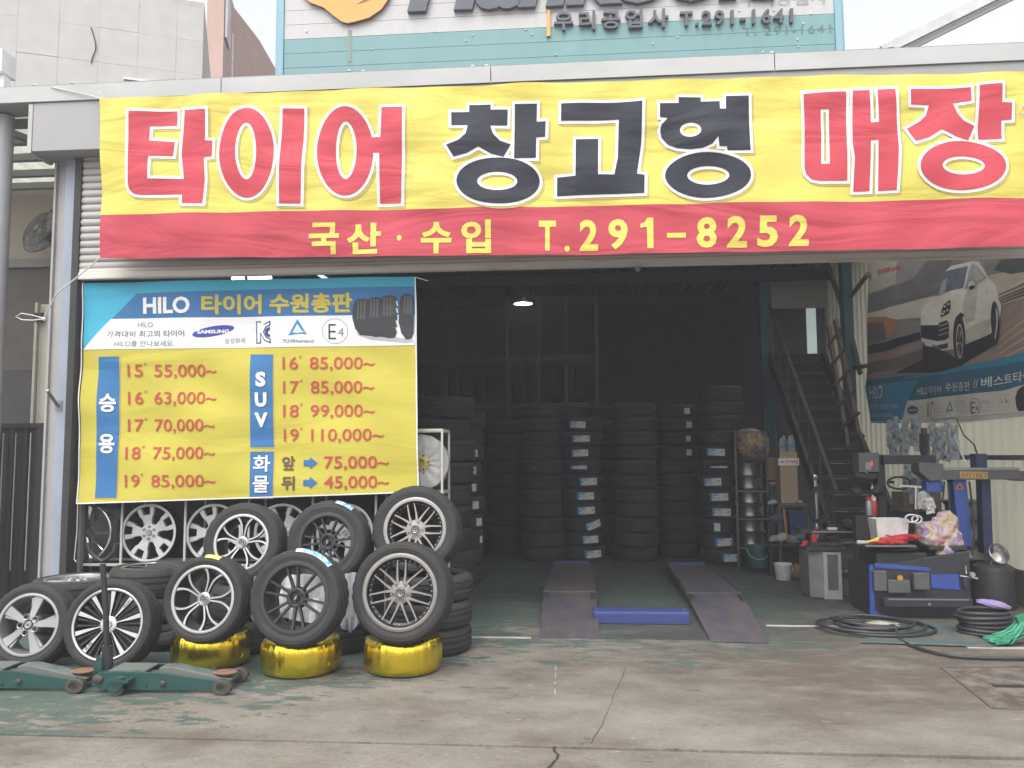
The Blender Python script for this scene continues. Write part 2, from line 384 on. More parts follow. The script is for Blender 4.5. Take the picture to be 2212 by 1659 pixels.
def lucent(name, col, f):
    m = mat(name, col, 0.5, var=.1, vs=1.4, stretch=(1, 1, .4)); t = m.node_tree; b = t.nodes['Principled BSDF']; o = t.nodes['Material Output']
    tr = t.nodes.new('ShaderNodeBsdfTranslucent'); mx = t.nodes.new('ShaderNodeMixShader'); mx.inputs[0].default_value = f; tr.inputs['Color'].default_value = (*col, 1)
    t.links.new(b.outputs[0], mx.inputs[1]); t.links.new(tr.outputs[0], mx.inputs[2]); t.links.new(mx.outputs[0], o.inputs['Surface']); return m
shop = thing('shop_building', 'low tyre workshop with pale grey metal fascia, half raised roller shutter and dark open bay', 'shop', (0, 0, 0))
XL, XR, XW = -4.50, 5.6, 4.30
# fascia in sheets, with the joints open
js = [-7.2, onY(478, 170, -.35).x, onY(1060, 140, -.35).x, onY(1673, 125, -.35).x, 7.6]
for i in range(4):
    mb = MB(); x0, x1 = js[i] + 0.004, js[i + 1] - 0.004
    mb.prism([(-.35, 4.605), (-.35, 4.745), (-.352, 4.75), (-.20, 4.775), (-.05, 4.775), (-.05, 4.76), (-.33, 4.735), (-.33, 4.612), (-.31, 4.605)],
             lambda y, z, k: Vector((x0 if k == 0 else x1, y, z)))
    mb.build('fascia_panel', M_fascia, shop)
mb = MB()
for i in range(120):
    x = -7.0 + i * 0.118
    if random.random() < 0.30: mb.lathe([(0, .02), (.012, .018), (.022, .006), (.024, 0)], 8, 0, Matrix.Translation((x, -.3 + random.uniform(0, .08), 4.775)))
mb.build('roof_screws', M_fascia, shop)
mb = MB(); mb.bx(-7.2, 7.6, -.329, -.06, 4.601, 4.604); mb.build('gutter_gap', M_panel, shop)
mb = MB(); mb.bx(-4.735, 7.6, -.332, -.03, 4.165, 4.600); mb.build('header_panel', M_panel, shop, bevel=0.004)
mb = MB(); mb.bx(-4.775, -4.737, -.338, -.03, 4.15, 4.59); mb.build('header_trim', mat('trim', (0.47, 0.45, 0.43), 0.5), shop)
# posts: H section, painted pale blue
for cx in (-4.565, 5.75):
    mb = MB(); mb.bx(cx + .0, cx + .115, -.105, .095, 0.004, 4.164); sp_ = mb.build('support_post', M_post, shop, bevel=0.004)
    mb = MB(); mb.bx(cx - .105, cx - .001, -.045, .045, 0.004, 4.160); mb.bx(cx - .125, cx - .106, -.075, .09, 0.004, 4.160); mb.build('post_side', mat('post side', (0.36, 0.345, 0.34), 0.6, var=.12, vs=2), sp_)
mb = MB(); p = onY(126, 880, -.107); mb.bx(p.x - .035, p.x + .035, -.112, -.106, p.z - .03, p.z + .06, 0); mb.tube([p + Vector((0, -.004, 0.01)), onY(102, 843, -.30)], .014, 8)
mb.build('flag_peg', mat('peg metal', (0.27, 0.26, 0.26), 0.5, 0.4), shop)
for a_, b_ in ((-4.445, -4.385), (5.55, 5.62)): mb = MB(); mb.bx(a_, b_, -.155, .06, 0.004, 4.16); mb.build('shutter_guide', M_black, shop)
mb = MB(); mb.bx(-4.384, -4.36, .0, .05, 0.004, 3.05); mb.build('guide_lip', mat('grey rail', (0.19, 0.18, 0.17), 0.6), shop)
# roller shutter
mb = MB(); prof = []
z = 3.16
while z < 4.2:
    prof += [(-.126, z), (-.136, z + .012), (-.138, z + .030), (-.132, z + .050), (-.121, z + .0585), (-.114, z + .062)]; z += .0655
vs = [(x, y, z) for x in (-4.384, 5.55) for y, z in prof]; n = len(prof)
mb.add(vs, [(i, i + 1, n + i + 1, n + i) for i in range(n - 1)]); mb.build('roller_shutter', M_slat, shop, smooth=35)
mb = MB(); mb.bx(-4.384, 5.55, -.148, -.09, 3.072, 3.128); mb.bx(-4.384, 5.55, -.138, -.09, 3.131, 3.158); mb.bx(-4.384, 5.55, -.154, -.09, 3.062, 3.070)
mb.build('shutter_bottom_bar', M_barm, shop, bevel=0.004)
p = onY(1378, 581, -.165); mb = MB(); mb.tube([p, p + Vector((0, .03, 0.0))], .022, 10); mb.build('shutter_lock', M_steel, shop)
# roof sheet with ribs, inside walls, stair wall
mb = MB(); rp = []
x = -4.72
while x < 7.5: rp += [(x, 4.70), (x + .09, 4.70), (x + .11, 4.735), (x + .15, 4.735), (x + .17, 4.70)]; x += .18
rp1 = [q for q in rp if q[0] < 1.9]; rp2 = [q for q in rp if q[0] >= 1.9]; rp1.append(rp2[0])
for r_, m_, nm, yr in ((rp1, M_ceil, 'roof', (-.04, 13.5)), (rp2, M_ceil, 'roof', (5.2, 13.5)), (rp2, lucent('added skylight sheet', (0.84, 0.85, 0.80), .9), 'added_roof_light', (-.04, 5.2))):  # unseen skylight strip, added to brighten the poster and work area
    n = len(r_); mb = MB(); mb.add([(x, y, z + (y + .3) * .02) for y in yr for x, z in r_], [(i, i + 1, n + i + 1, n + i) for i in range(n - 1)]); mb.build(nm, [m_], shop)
mb = MB()
for y in (1.2, 3.2, 5.2, 7.2, 9.2): mb.bx(-5.0, 1.85 if y < 5 else XW + .3, y, y + .12, 4.44, 4.63)
for y in (0.6, 1.8, 2.4, 3.8, 4.6, 5.9, 6.6, 8.0): mb.bx(-5.0, 1.85 if y < 5 else XW + .3, y, y + .05, 4.64, 4.69)
mb.build('roof_beams', mat('roof beam', (0.045, 0.05, 0.055), 0.6), shop)
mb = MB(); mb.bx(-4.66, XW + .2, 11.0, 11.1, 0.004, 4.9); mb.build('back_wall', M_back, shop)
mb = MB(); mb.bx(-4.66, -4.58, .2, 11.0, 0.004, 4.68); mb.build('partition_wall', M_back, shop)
M_ivory = lucent('ivory sheet', (0.74, 0.72, 0.58), .72)
def ribbed_wall(y0, y1, z0, z1, X):
    mb = MB(); pr = []; y = y0
    while y < y1: pr += [(X, y), (X, y + .11), (X - .022, y + .135), (X - .022, y + .165), (X, y + .19)]; y += .20
    n = len(pr); mb.add([(a, b, z) for z in (z0, z1) for a, b in pr], [(i, i + 1, n + i + 1, n + i) for i in range(n - 1)])
    return mb
ribbed_wall(0.12, 7.4, 0.35, 4.75, XW).build('side_wall', M_ivory, shop)
mb = MB(); mb.bx(XW - .02, XW + .12, .12, 7.4, 0.004, 0.349); mb.build('plinth', mat('plinth', (0.14, 0.13, 0.125), 0.85), shop)
P = onX(2000, 997, XW - .04); mb = MB(); mb.bx(XW - .07, XW - .024, .2, 6.0, 1.42, 1.47); mb.build('wall_rail', M_steel, shop)
cY = 6.15
mb = MB(); mb.bx(XW - .17, XW - .03, cY, cY + .2, 0.004, 4.7); p = onY(1660, 700, 7.3); mb.bx(p.x - .13, p.x + .06, 7.3, 7.45, 0.004, 4.7); mb.build('steel_column', M_teal, shop)
SY = 7.5
xl, xr = p.x + .061, XW - .03
zd = onY(1720, 660, SY).z; dx0, dx1 = onY(1669, 700, SY).x, onY(1787, 800, SY).x
mb = MB(); zz = 0.0
while zz < 4.7:
    z1 = min(4.7, zz + .40)
    segs = [(xl, max(xl + .002, dx0)), (dx1, xr)] if z1 <= zd + .02 else [(xl, xr)]
    for a, b in segs:
        if b - a > .01: mb.bx(a, b, SY, SY + .08, zz + .004, z1 - .006); mb.bx(a, b, SY + .01, SY + .075, z1 - .006, z1 + .004)
    zz = z1
mb.build('stair_wall', M_cream, shop)
mb = MB(); mb.bx(xl - .3, 6.5, SY + .9, SY + .95, 0.004, 4.7); mb.build('passage_wall', M_back, shop)
a, b = onY(1742, 700, SY + .89), onY(1764, 735, SY + .89); a.z = onY(1750, 655, SY + .89).z
mb = MB(); mb.bx(a.x, b.x, SY + .88, SY + .898, b.z - .28, a.z); mb.build('passage_window', mat('window light', (0.72, 0.86, 0.84), 0.4, emit=0.42), shop)  # pane emission stands in for daylight coming through
# long diagonal drain pipe and bracket by the teal column
mb = MB(); mb.tube([onY(1784, 560, 6.9), onY(1836, 713, 6.4), onX(1858, 806, XW - .1)], .04, 8); mb.tube([onX(1838, 640, XW - .1), onX(1875, 592, XW - .1)], .035, 8); mb.tube([onX(1846, 795, XW - .12), onX(1872, 790, XW - .12)], .035, 8)
mb.build('brace_pipe', M_steel, shop)
# thresholds: steel strips in the floor
for a_, b_, y_, z_ in ((-4.36, -.42, -.075, .001), (2.95, 5.5, -.23, .001), (1.60, 2.25, .50, .005)): mb = MB(); mb.bx(a_, b_, y_, y_ + .045, z_, z_ + .005); mb.build('threshold_strip', mat('strip', (0.46, 0.44, 0.41), 0.6, var=.35, vs=9), shop)

# lamp hanging in the dark bay
lp = onY(1130, 655, 3.6)
lamp = thing('pendant_lamp', 'lit pendant lamp with shallow white shade hanging in the dark bay', 'lamp', lp)
mb = MB(); mb.lathe([(.015, .075), (.022, .07), (.035, .045), (.10, .012), (.125, -.004), (.123, -.008), (.098, .006), (.03, .036)], 28)
mb.build('lamp_shade', mat('shade', (0.8, 0.8, 0.78), 0.4), lamp, smooth=40)
mb = MB(); mb.lathe([(0, -.030), (.018, -.026), (.029, -.01), (.028, .008), (.014, .030), (0, .031)], 16); mb.build('bulb', mat('bulb', (1, 0.97, 0.9), 0.3, emit=40.0), lamp, smooth=60)
mb = MB(); mb.tube([(0, 0, .07), (0, 0, 4.75 - lp.z)], .006, 6); mb.build('cord', M_black, lamp)
pl = bpy.data.lights.new('lamp light', 'POINT'); pl.energy = 10; pl.color = (1, .96, .88); pl.shadow_soft_size = 0.06
po = bpy.data.objects.new('lamp light', pl); COL.objects.link(po); po.location = (0, 0, -.09); po.parent = lamp

# ------------------------------------------------------------------ sign tower above the roof
TY = 1.6
M_tealp = mat('sign teal', (0.165, 0.315, 0.325), 0.5, var=0.06, vs=2, stretch=(3, 1, 0.5))
M_whitep = mat('sign white', (0.50, 0.49, 0.49), 0.5, var=0.06, vs=3, stretch=(3, 1, 0.4))
M_trim = mat('sign trim', (0.22, 0.39, 0.47), 0.45, var=0.06)
M_let = mat('sign letter', (0.085, 0.095, 0.115), 0.55)
M_or = mat('sign orange', (0.72, 0.36, 0.085), 0.5, var=0.05)
M_ors = mat('sign orange edge', (0.30, 0.10, 0.07), 0.6)
tw = thing('sign_tower', 'turquoise and white boarded sign panel with orange emblem standing on the roof', 'sign', (0, 0, 0))
x0, x1 = onY(614, 80, TY).x, onY(1803, 60, TY).x; zt = onY(1106, 62, TY).z; z_b = 4.8; bh = 0.166
k = 0; z1 = zt
rows = []
while z1 > z_b: rows.append((z1 - bh, z1)); z1 -= bh
mb = MB()
for a, b in rows: mb.prism([(TY, a + .0005), (TY, b - .005), (TY + .005, b - .0005), (TY + .06, b - .0005), (TY + .06, a + .0005)], lambda y, z, k: Vector((x0 if k == 0 else x1, y, z)))
mb.build('teal_boards', M_tealp, tw)
mb = MB()
for i in range(7):
    a = zt + i * bh; mb.prism([(TY, a + .0005), (TY, a + bh - .005), (TY + .005, a + bh - .0005), (TY + .06, a + bh - .0005), (TY + .06, a + .0005)], lambda y, z, k: Vector((x0 if k == 0 else x1, y, z)))
mb.build('white_boards', M_whitep, tw)
for s_, xc in ((-1, x0), (1, x1)): mb = MB(); mb.bx(xc + s_ * .002, xc + s_ * .075, TY - .02, TY + 1.2, z_b, zt + 1.3); mb.bx(xc + s_ * .0755, xc + s_ * .105, TY + .02, TY + 1.1, z_b, zt + 1.3); mb.build('corner_trim', M_trim, tw, bevel=0.005)
mb = MB(); mb.bx(x0, x1, TY + .07, TY + .10, z_b, zt + 1.3); mb.build('backing', M_steel, tw)
def signfn(d): return lambda a, b, k: onY(a, b, TY) + Vector((0, -d if k == 0 else -.004, 0))
fl = [(640, -70), (652, -12), (672, 10), (702, 21), (722, 38), (740, 51), (753, 55), (772, 51), (800, 43), (826, 25), (842, 2), (852, -30), (850, -70)]
mb = MB(); mb.prism(fl, signfn(.05), 0, 1); mb.build('emblem', [M_or, M_ors], tw)
mb = MB(); mb.prism([(773, 15), (790, 4), (808, -6), (830, -22), (832, -18), (812, 0), (794, 8)], signfn(.054), 0); mb.build('emblem_line', M_ors, tw)
def sign_text(txt, xa, yt, xb, yb, slope, d, m, bold=.02, shear=0.0, name='lettering', ref=None, space=1.0):
    vs, fs = glyphs(txt, bold, shear, space); a0, b0, a1, b1 = bbox(vs)
    if ref: _, b0, _, b1 = bbox(glyphs(ref, bold)[0])
    out = []
    for a, b in vs:
        x = xa + (a - a0) / (a1 - a0) * (xb - xa); out.append((x, yb + (b - b0) / (b1 - b0) * (yt - yb) + slope * (x - xa)))
    bm = bmesh.new(); bv = [bm.verts.new(onY(x, y, TY) - Vector((0, d, 0))) for x, y in out]
    for f in fs:
        try: bm.faces.new([bv[i] for i in f])
        except ValueError: pass
    if d > .01:
        r = bmesh.ops.extrude_face_region(bm, geom=bm.faces[:]); bmesh.ops.translate(bm, verts=[e for e in r['geom'] if isinstance(e, bmesh.types.BMVert)], vec=(0, d - .003, 0))
    bmesh.ops.recalc_face_normals(bm, faces=bm.faces)
    me = bpy.data.meshes.new(name); bm.to_mesh(me); bm.free(); me.materials.append(m)
    o = bpy.data.objects.new(name, me); COL.objects.link(o); o.parent = tw; return o
sign_text('Hankook', 882, -108, 1690, 31, -.040, .06, M_let, .045, .22, ref='H')
sign_text('우리공업사', 1197, 30, 1443, 70, -.030, .05, M_let, .022, space=1.28)
sign_text('T.291-1641', 1468, 30, 1711, 60, -.030, .05, M_let, .022, ref='T', space=1.22)
M_gh = mat('weathered teal ghost', (0.095, 0.185, 0.19), 0.6, var=0.2, vs=12); M_gh2 = mat('weathered white ghost', (0.31, 0.305, 0.305), 0.6, var=0.2, vs=12)
sign_text('T. 291-1641', 1604, 60, 1795, 78, -.035, .003, M_gh, .012, space=1.15, name='faded_lettering', ref='T')
sign_text('우리공업사', 1600, -22, 1788, 16, -.030, .003, M_gh2, .02, name='faded_lettering')
mb = MB(); mb.prism([(1182, 24), (1189, 24), (1189, 80), (1181, 81)], signfn(.03), 0); mb.build('orange_bar', M_or, tw)
# runs and dents on the boards: rust streak under the emblem, loose fixings
mb = MB(); p = onY(756, 62, TY); mb.box(p + Vector((0, -.003, -.20)), (.045, .004, .36)); mb.build('rust_streak', mat('rust streak', (0.215, 0.275, 0.245), 0.6, var=0.12, vs=6, stretch=(8, 1, 1)), tw)
mb = MB()
for i in range(26):
    p = onY(random.uniform(640, 1790), random.uniform(5, 120), TY); mb.lathe([(0, .012), (.010, .008), (.014, 0)], 7, 0, Matrix.Translation(p) @ Matrix.Rotation(R_(90), 4, 'X'))
mb.build('fixings', mat('fixing', (0.5, 0.55, 0.55), 0.4, 0.3), tw)

# leaning white roof beam at the far upper right
bm_ = thing('roof_beam', 'long pale steel beam slanting against the sky above the roof at upper right', 'beam', onY(1960, 96, 3.0))
o_ = bm_.location
mb = MB(); p, q = onY(1905, 112, 3.0), onY(2290, -78, 3.0); mb.bar(p - o_, q - o_, .10, .12); mb.bar(p - o_ + Vector((.04, .02, -.10)), q - o_ + Vector((.04, .02, -.10)), .05, .06, 1); mb.build('girder', [mat('white beam', (0.55, 0.54, 0.55), 0.5), mat('beam lip', (0.28, 0.27, 0.27), 0.5)], bm_)

# ------------------------------------------------------------------ buildings behind, at the upper left
M_tile = mat('stone cladding', (0.49, 0.470, 0.445), 0.65, var=0.07, vs=3, bump=0.05)
M_joint = mat('cladding joint', (0.46, 0.435, 0.41), 0.8)
ob = thing('office_building', 'pale building with large square cladding panels at upper left', 'building', (0, 0, 0))
D0 = 9.0
pl_, pr_ = onY(-60, 160, D0), onY(437, 160, D0 + 1.75)
ux = (pr_ - pl_); ux.z = 0; Lw = ux.length; ux.normalize(); nn = Vector((ux.y, -ux.x, 0))
pl_.z = 0
mb = MB(); mbj = MB()
hts = [5.45 + .80 * i for i in range(-6, 9)]; cols = [i * .80 for i in range(0, int(Lw / .8) + 1)]
while cols[-1] + .01 < Lw: cols.append(min(Lw, cols[-1] + .8))
offs = Lw - cols[-1]
for i in range(len(cols) - 1):
    for j in range(len(hts) - 1):
        a, b = cols[i], cols[i + 1]
        cs = [pl_ + ux * (a + .002) , pl_ + ux * (b - .002)]
        dz = random.uniform(-.004, .004)
        vs = [cs[0] + Vector((0, 0, hts[j] + .002)), cs[1] + Vector((0, 0, hts[j] + .002)), cs[1] + Vector((0, 0, hts[j + 1] - .002)), cs[0] + Vector((0, 0, hts[j + 1] - .002))]
        vs = [v + nn * dz for v in vs]; mb.add(vs + [v - nn * .03 for v in vs], [(0, 1, 2, 3), (0, 1, 5, 4), (1, 2, 6, 5), (2, 3, 7, 6), (3, 0, 4, 7)])
mb.build('cladding', M_tile, ob)
e = pl_ + ux * Lw
bk = e - nn * 6
mb = MB(); A_ = [pl_ - nn * .02, e - nn * .02, e - nn * 6, pl_ - nn * 6]
mb.prism([(p.x, p.y) for p in A_], lambda a, b, k: Vector((a, b, 12.0 if k == 0 else 0.0))); mb.build('wall', M_joint, ob)
a, b = onY(266, 165, 10.0), onY(340, 176, 10.2)
mb = MB(); c0 = pl_ + ux * ((a - pl_).dot(ux)); c1 = pl_ + ux * ((b - pl_).dot(ux))
mb.bar(c0 + nn * .03 + Vector((0, 0, a.z)), c1 + nn * .03 + Vector((0, 0, a.z)), .06, .05); mb.build('window_frame', mat('window frame', (0.7, 0.7, 0.7), 0.4), ob)
mb = MB(); mb.bar(c0 + nn * .022 + Vector((0, 0, a.z - .25)), c1 + nn * .022 + Vector((0, 0, a.z - .25)), .03, .42); mb.build('window_pane', mat('pane', (0.12, 0.12, 0.125), 0.15), ob)
wp = []
for px, py in ((197, 60), (203, 78), (207, 95), (207, 108), (200, 125), (197, 137)):
    d = ray(px, py); t = (pl_ - CAM).dot(nn) / d.dot(nn); wp.append(CAM + d * t + nn * .02)
mb = MB(); mb.tube(wp, .012, 6); mb.build('loose_cable', M_black, ob)

pk = thing('brick_building', 'narrow pinkish brown building seen between the pale building and the sky', 'building', (0, 0, 0))
Yp = 16.0
a, b, c = onY(444, 150, Yp), onY(481, 150, Yp), onY(511, 150, Yp + 3)
M_pink = mat('pink render', (0.46, 0.315, 0.27), 0.75, var=0.09, vs=2, stretch=(2, 2, .5))
mb = MB(); mb.prism([(a.x, a.y), (b.x, b.y), (c.x + .05, c.y), (c.x + .05, c.y + 4), (a.x, a.y + 4)], lambda x, y, k: Vector((x, y, 16.0 if k == 0 else 0))); mb.build('wall', M_pink, pk)
fr = mat('white frame', (0.78, 0.76, 0.75), 0.4); pn = mat('blind grey glass', (0.24, 0.23, 0.23), 0.2)
def stripwin(xa, ya, xb, yb, t0, t1):
    # upright window in the receding face between corners b and c
    for tt, m_, wd, pr in ((t0, fr, .05, .05), (t1, fr, .05, .05), ((t0 + t1) / 2, pn, None, .03)):
        P0 = b.lerp(c, tt); dd = (c - b).normalized(); n2 = Vector((dd.y, -dd.x, 0)); wdt = wd or (t1 - t0) * (c - b).length * .8
        mb = MB(); mb.bar(Vector((P0.x, P0.y, ya)) + n2 * pr, Vector((P0.x, P0.y, yb)) + n2 * pr, wdt, .06, up=n2); mb.build('window_frame' if wd else 'window_pane', m_, pk)
zA, zB, zC = onY(485, 75, Yp).z, onY(500, 85, Yp + 2).z, onY(500, 175, Yp + 2).z
stripwin(0, zA, 0, zA + 4, .05, .28); stripwin(0, zC - 1, 0, zB, .55, .85)

# ------------------------------------------------------------------ side passage at the left: shed roof, back wall, fan, gate, pipes
shed = thing('side_shed', 'narrow roofed side passage left of the shop with ribbed see-through roof sheets', 'shed', (-6.2, 2.0, 0))
o_ = shed.location
M_clear = lucent('ribbed plastic sheet', (0.50, 0.52, 0.43), .75)
M_pur = mat('purlin', (0.25, 0.25, 0.255), 0.55, var=0.1)
BY = 1.85
mb = MB(); rp = []; x = -9.2
while x < -4.66: rp += [(x, 0), (x + .08, 0), (x + .11, .04), (x + .16, .04), (x + .19, 0)]; x += .20
n = len(rp); mb.add([(x - o_.x, y - o_.y, 4.64 + z + zz) for y, zz in ((-.28, .0), (BY, -.03)) for x, z in rp], [(i, i + 1, n + i + 1, n + i) for i in range(n - 1)]); mb.build('roof_sheet', M_clear, shed)
mb = MB()
for y, z in ((.02, 4.62), (.42, 4.62), (.85, 4.62), (1.28, 4.61), (1.68, 4.61)): mb.bx(-9.2 - o_.x, -4.72 - o_.x, y - o_.y, y + .07 - o_.y, z - .07, z)
mb.bar(Vector((-5.35, .05, 4.56)) - Vector((o_.x, o_.y, 0)), Vector((-4.9, 1.2, 4.50)) - Vector((o_.x, o_.y, 0)), .06, .06)
mb.build('purlins', M_pur, shed)
mb = MB(); zb = onY(60, 560, BY).z
mb.bx(-10 - o_.x, -4.7 - o_.x, BY - o_.y, BY + .1 - o_.y, zb, 4.8); mb.build('upper_wall', mat('passage wall', (0.44, 0.38, 0.325), 0.75, var=0.08, vs=3), shed)
mb = MB(); mb.bx(-10 - o_.x, -4.7 - o_.x, BY + .02 - o_.y, BY + .1 - o_.y, 0.004, zb - .03); mb.bx(-10 - o_.x, -4.7 - o_.x, BY - .03 - o_.y, BY + .0 - o_.y, zb - .10, zb - .001, 1); mb.build('lower_wall', [mat('passage lower wall', (0.145, 0.128, 0.115), 0.8, var=0.15), M_pur], shed)
mb = MB(); mb.bx(-9.9 - o_.x, -4.8 - o_.x, BY - .4 - o_.y, BY - .04 - o_.y, 0.006, 2.45); mb.build('stored_boards', mat('stored boards', (0.075, 0.07, 0.066), 0.85), shed)
# wall fan
fp = onY(92, 500, BY - .32)
fan = thing('wall_fan', 'grey wire caged fan tilted down on the passage wall behind the post', 'fan', fp)
M_cage = mat('fan wire', (0.15, 0.145, 0.14), 0.5, 0.3)
T = Matrix.Rotation(R_(68), 4, 'X') @ Matrix.Rotation(R_(-18), 4, 'Y')
mb = MB()
for z, r in ((.07, .12), (.085, .05), (.05, .22), (.0, .27), (-.05, .22)):
    mb.tube([T @ Vector((r * math.cos(2 * math.pi * k / 30), r * math.sin(2 * math.pi * k / 30), z)) for k in range(30)], .006, 5, closed=True)
for k in range(36):
    a = 2 * math.pi * k / 36; mb.tube([T @ Vector((r * math.cos(a), r * math.sin(a), z)) for r, z in ((.05, .085), (.12, .07), (.22, .05), (.27, 0), (.22, -.05), (.06, -.08))], .0025, 4)
mb.build('cage', M_cage, fan)
mb = MB()
for k in range(3):
    a = 2 * math.pi * k / 3; pts = []
    vs = [T @ Vector((r * math.cos(a + da), r * math.sin(a + da), dz)) for r, da, dz in ((.04, -.3, .02), (.2, -.45, .03), (.235, 0, .0), (.2, .4, -.03), (.04, .3, -.02))]
    mb.add(vs + [v + Vector((0, .004, 0)) for v in vs], [(0, 1, 2, 3, 4), (9, 8, 7, 6, 5)] + [(i, (i + 1) % 5, 5 + (i + 1) % 5, 5 + i) for i in range(5)])
mb.build('blades', mat('fan blade', (0.26, 0.27, 0.27), 0.4), fan)
mb = MB(); mb.cyl(T @ Vector((0, 0, -.18)), T @ Vector((0, 0, -.03)), .06, 14); mb.tube([T @ Vector((0, 0, -.15)), Vector((.05, .2, .12)), Vector((.05, .31, .14))], .02, 8); mb.build('motor', M_cage, fan, smooth=40)
mb = MB(); mb.tube([Vector((.05 + .17 * math.cos(R_(a)), .2, .16 + .17 * math.sin(R_(a)))) for a in range(0, 360, 15)], .006, 5, closed=True); mb.build('cable_loop', M_black, fan)

# gate
gy = .16; ga, gb = onY(-40, 915, gy), onY(101, 917, gy)
gate = thing('sheet_gate', 'black ribbed sheet metal gate at the left beside the pale blue post', 'gate', (gb.x, gy, 0)); o_ = Vector((gb.x, gy, 0))
M_gate = mat('gate black', (0.013, 0.0125, 0.015), 0.5, var=0.25, vs=4, stretch=(2, 1, .4))
mb = MB(); pr = []; x = ga.x - 1.2
while x < gb.x - .1: pr += [(x, 0), (x + .05, 0), (x + .065, -.018), (x + .10, -.018), (x + .115, 0)]; x += .13
n = len(pr); mb.add([(a - o_.x, b, z) for z in (.08, ga.z - .05) for a, b in pr], [(i, i + 1, n + i + 1, n + i) for i in range(n - 1)])
mb.build('sheet', M_gate, gate)
mb = MB(); mb.bx(-2.2, 0, -.03, .03, ga.z - .05, ga.z); mb.bx(-.07, 0, -.031, .031, .03, ga.z - .051); mb.bx(-2.2, -.071, -.03, .03, .03, .08); mb.build('frame', M_gate, gate, bevel=.003)
mb = MB()
for px in (118, 59, 8):
    q = onY(px * .54 + 2, 1000, gy - .02); mb.bx(q.x - o_.x, q.x - o_.x + .008, -.040, -.032, .5, ga.z - .09)
mb.build('light_gap', mat('gap light', (0.34, 0.34, 0.35), 0.5), gate)
# yellowish board edge and grey conduit
pa, pb = onY(70, 652, .25), onY(98, 917, .25)
brd = thing('edge_board', 'narrow cream board standing upright behind the black gate', 'board', (pa.x + .06, .3, 0))
mb = MB(); mb.bx(-.06, -.035, -.01, .02, 0.004, pa.z); mb.bx(-.033, .10, .03, .045, 0.004, pa.z - .01); mb.build('board', mat('cream board', (0.46, 0.44, 0.37), 0.6, var=0.1), brd)
mb = MB(); q = onY(82, 685, .29); mb.bx(q.x - brd.location.x - .03, q.x - brd.location.x + .06, -.03, -.012, q.z - .04, q.z + .04); mb.build('latch', M_black, brd)
cp = onY(-7, 600, -.12)
cnd = thing('drain_pipe', 'thick grey painted pipe rising at the left edge of the photo', 'pipe', (cp.x, -.12, 0))
mb = MB(); mb.tube([(0, 0, .004), (0, 0, 4.58)], .085, 18); mb.build('pipe', mat('pipe grey', (0.33, 0.335, 0.35), 0.5, var=0.1), cnd, smooth=40)
mb = MB(); mb.tube([(-.13, -.06, .004), (-.13, -.06, 4.0)], .05, 14); mb.lathe([(.05, 0), (.058, .01), (.058, .1), (.05, .11)], 14, 0, Matrix.Translation((-.13, -.06, 3.6))); mb.build('thin_pipe', mat('pipe pale', (0.5, 0.5, 0.5), 0.5), cnd, smooth=40)
# white lamp box end on the roof edge
wb = onY(4, 152, -.1)
flb = thing('roof_box', 'small white box on the roof edge at the far upper left', 'box', wb)
mb = MB(); mb.box((-.10, 0, .05), (.34, .2, .22)); mb.bx(-.02, .06, -.05, .05, -.32, -.06); mb.build('case', mat('white box', (0.75, 0.75, 0.75), 0.5), flb, bevel=.008)
# ================================================================== BANNERS
C_yel = cloth('banner yellow', (0.675, 0.588, 0.125)); C_red = cloth('banner red', (0.54, 0.062, 0.085)); C_bred = cloth('banner strip red', (0.48, 0.060, 0.085))
C_blk = cloth('banner black', (0.022, 0.025, 0.036)); C_wht = cloth('banner white', (0.82, 0.80, 0.80)); C_shd = cloth('banner drop print', (0.50, 0.42, 0.13))
BNY = -.40
def bfold(x, z):
    s = max(0, min(1, (z - 3.1) / 1.4))
    return .011 * math.sin(x * 5.1 + z * 4.3 + .8 * math.sin(x * 1.7)) + .008 * math.sin(x * 9.7 - z * 6.1 + 1.3 * math.sin(z * 2.2)) + .006 * math.sin(x * 2.3 + z * 11 + 2 * math.sin(x * .9)) + .012 * (1 - s) * math.sin(x * 3.1 + 1)
def Pb(px, py, lay):
    p = onY(px, py, BNY); p.y += bfold(p.x, p.z) - .0032 * lay; return p
B = Print(Pb, (13.0, 13.0))
def ytop(x): return 213 - (x - 222) * 0.02915 - 6 * math.sin((x - 222) / 1990 * math.pi)
def ymid(x): return 463.5 - max(0, x - 216) * 0.0183 + (3 if x < 600 else 0) * 0
def ybot(x): return 557 + 5 * math.sin((x - 216) / 1990 * math.pi) - (x - 216) * 0.0122
XE = 2330
xs = [216 + i * (XE - 216) / 160 for i in range(161)]
def band(f0, f1, m, lay, ext=0):
    B.poly([(x + (6 if i == 0 else 0) * 0, f0(x)) for i, x in enumerate(xs)] + [(x, f1(x)) for x in reversed(xs)], m, lay)
# straight-sided strips, slightly slanted left hem
def shl(y): return (557 - y) * 0.0175
band(lambda x: ytop(x), lambda x: ymid(x), C_yel, 0)
band(lambda x: ymid(x), lambda x: ybot(x), C_bred, 0)
z1 = lambda l: [(x * .3418, y * .3418) for x, y in l]
z2 = lambda l: [(702.06 + x * .3418, y * .3418) for x, y in l]
z3 = lambda l: [(1455.95 + x * .3418, y * .3418) for x, y in l]
A1, A2, A3 = [], [], []
G = []
def gl(loops, m): G.append((loops, m))
gl([z1([(820,705),(1120,703),(1118,793),(945,795),(943,888),(1108,900),(1098,990),(945,990),(938,1132),(1162,1132),(1150,980),(1168,697),(1303,695),(1293,885),(1342,887),(1340,990),(1288,993),(1296,1130),(1283,1287),(1155,1287),(1153,1230),(890,1232),(850,1226),(822,1205),(808,1165)])], C_red)
gl([z1(ell(1562, 966, 173, 283)), z1(ell(1560, 957, 66, 178))], C_red)
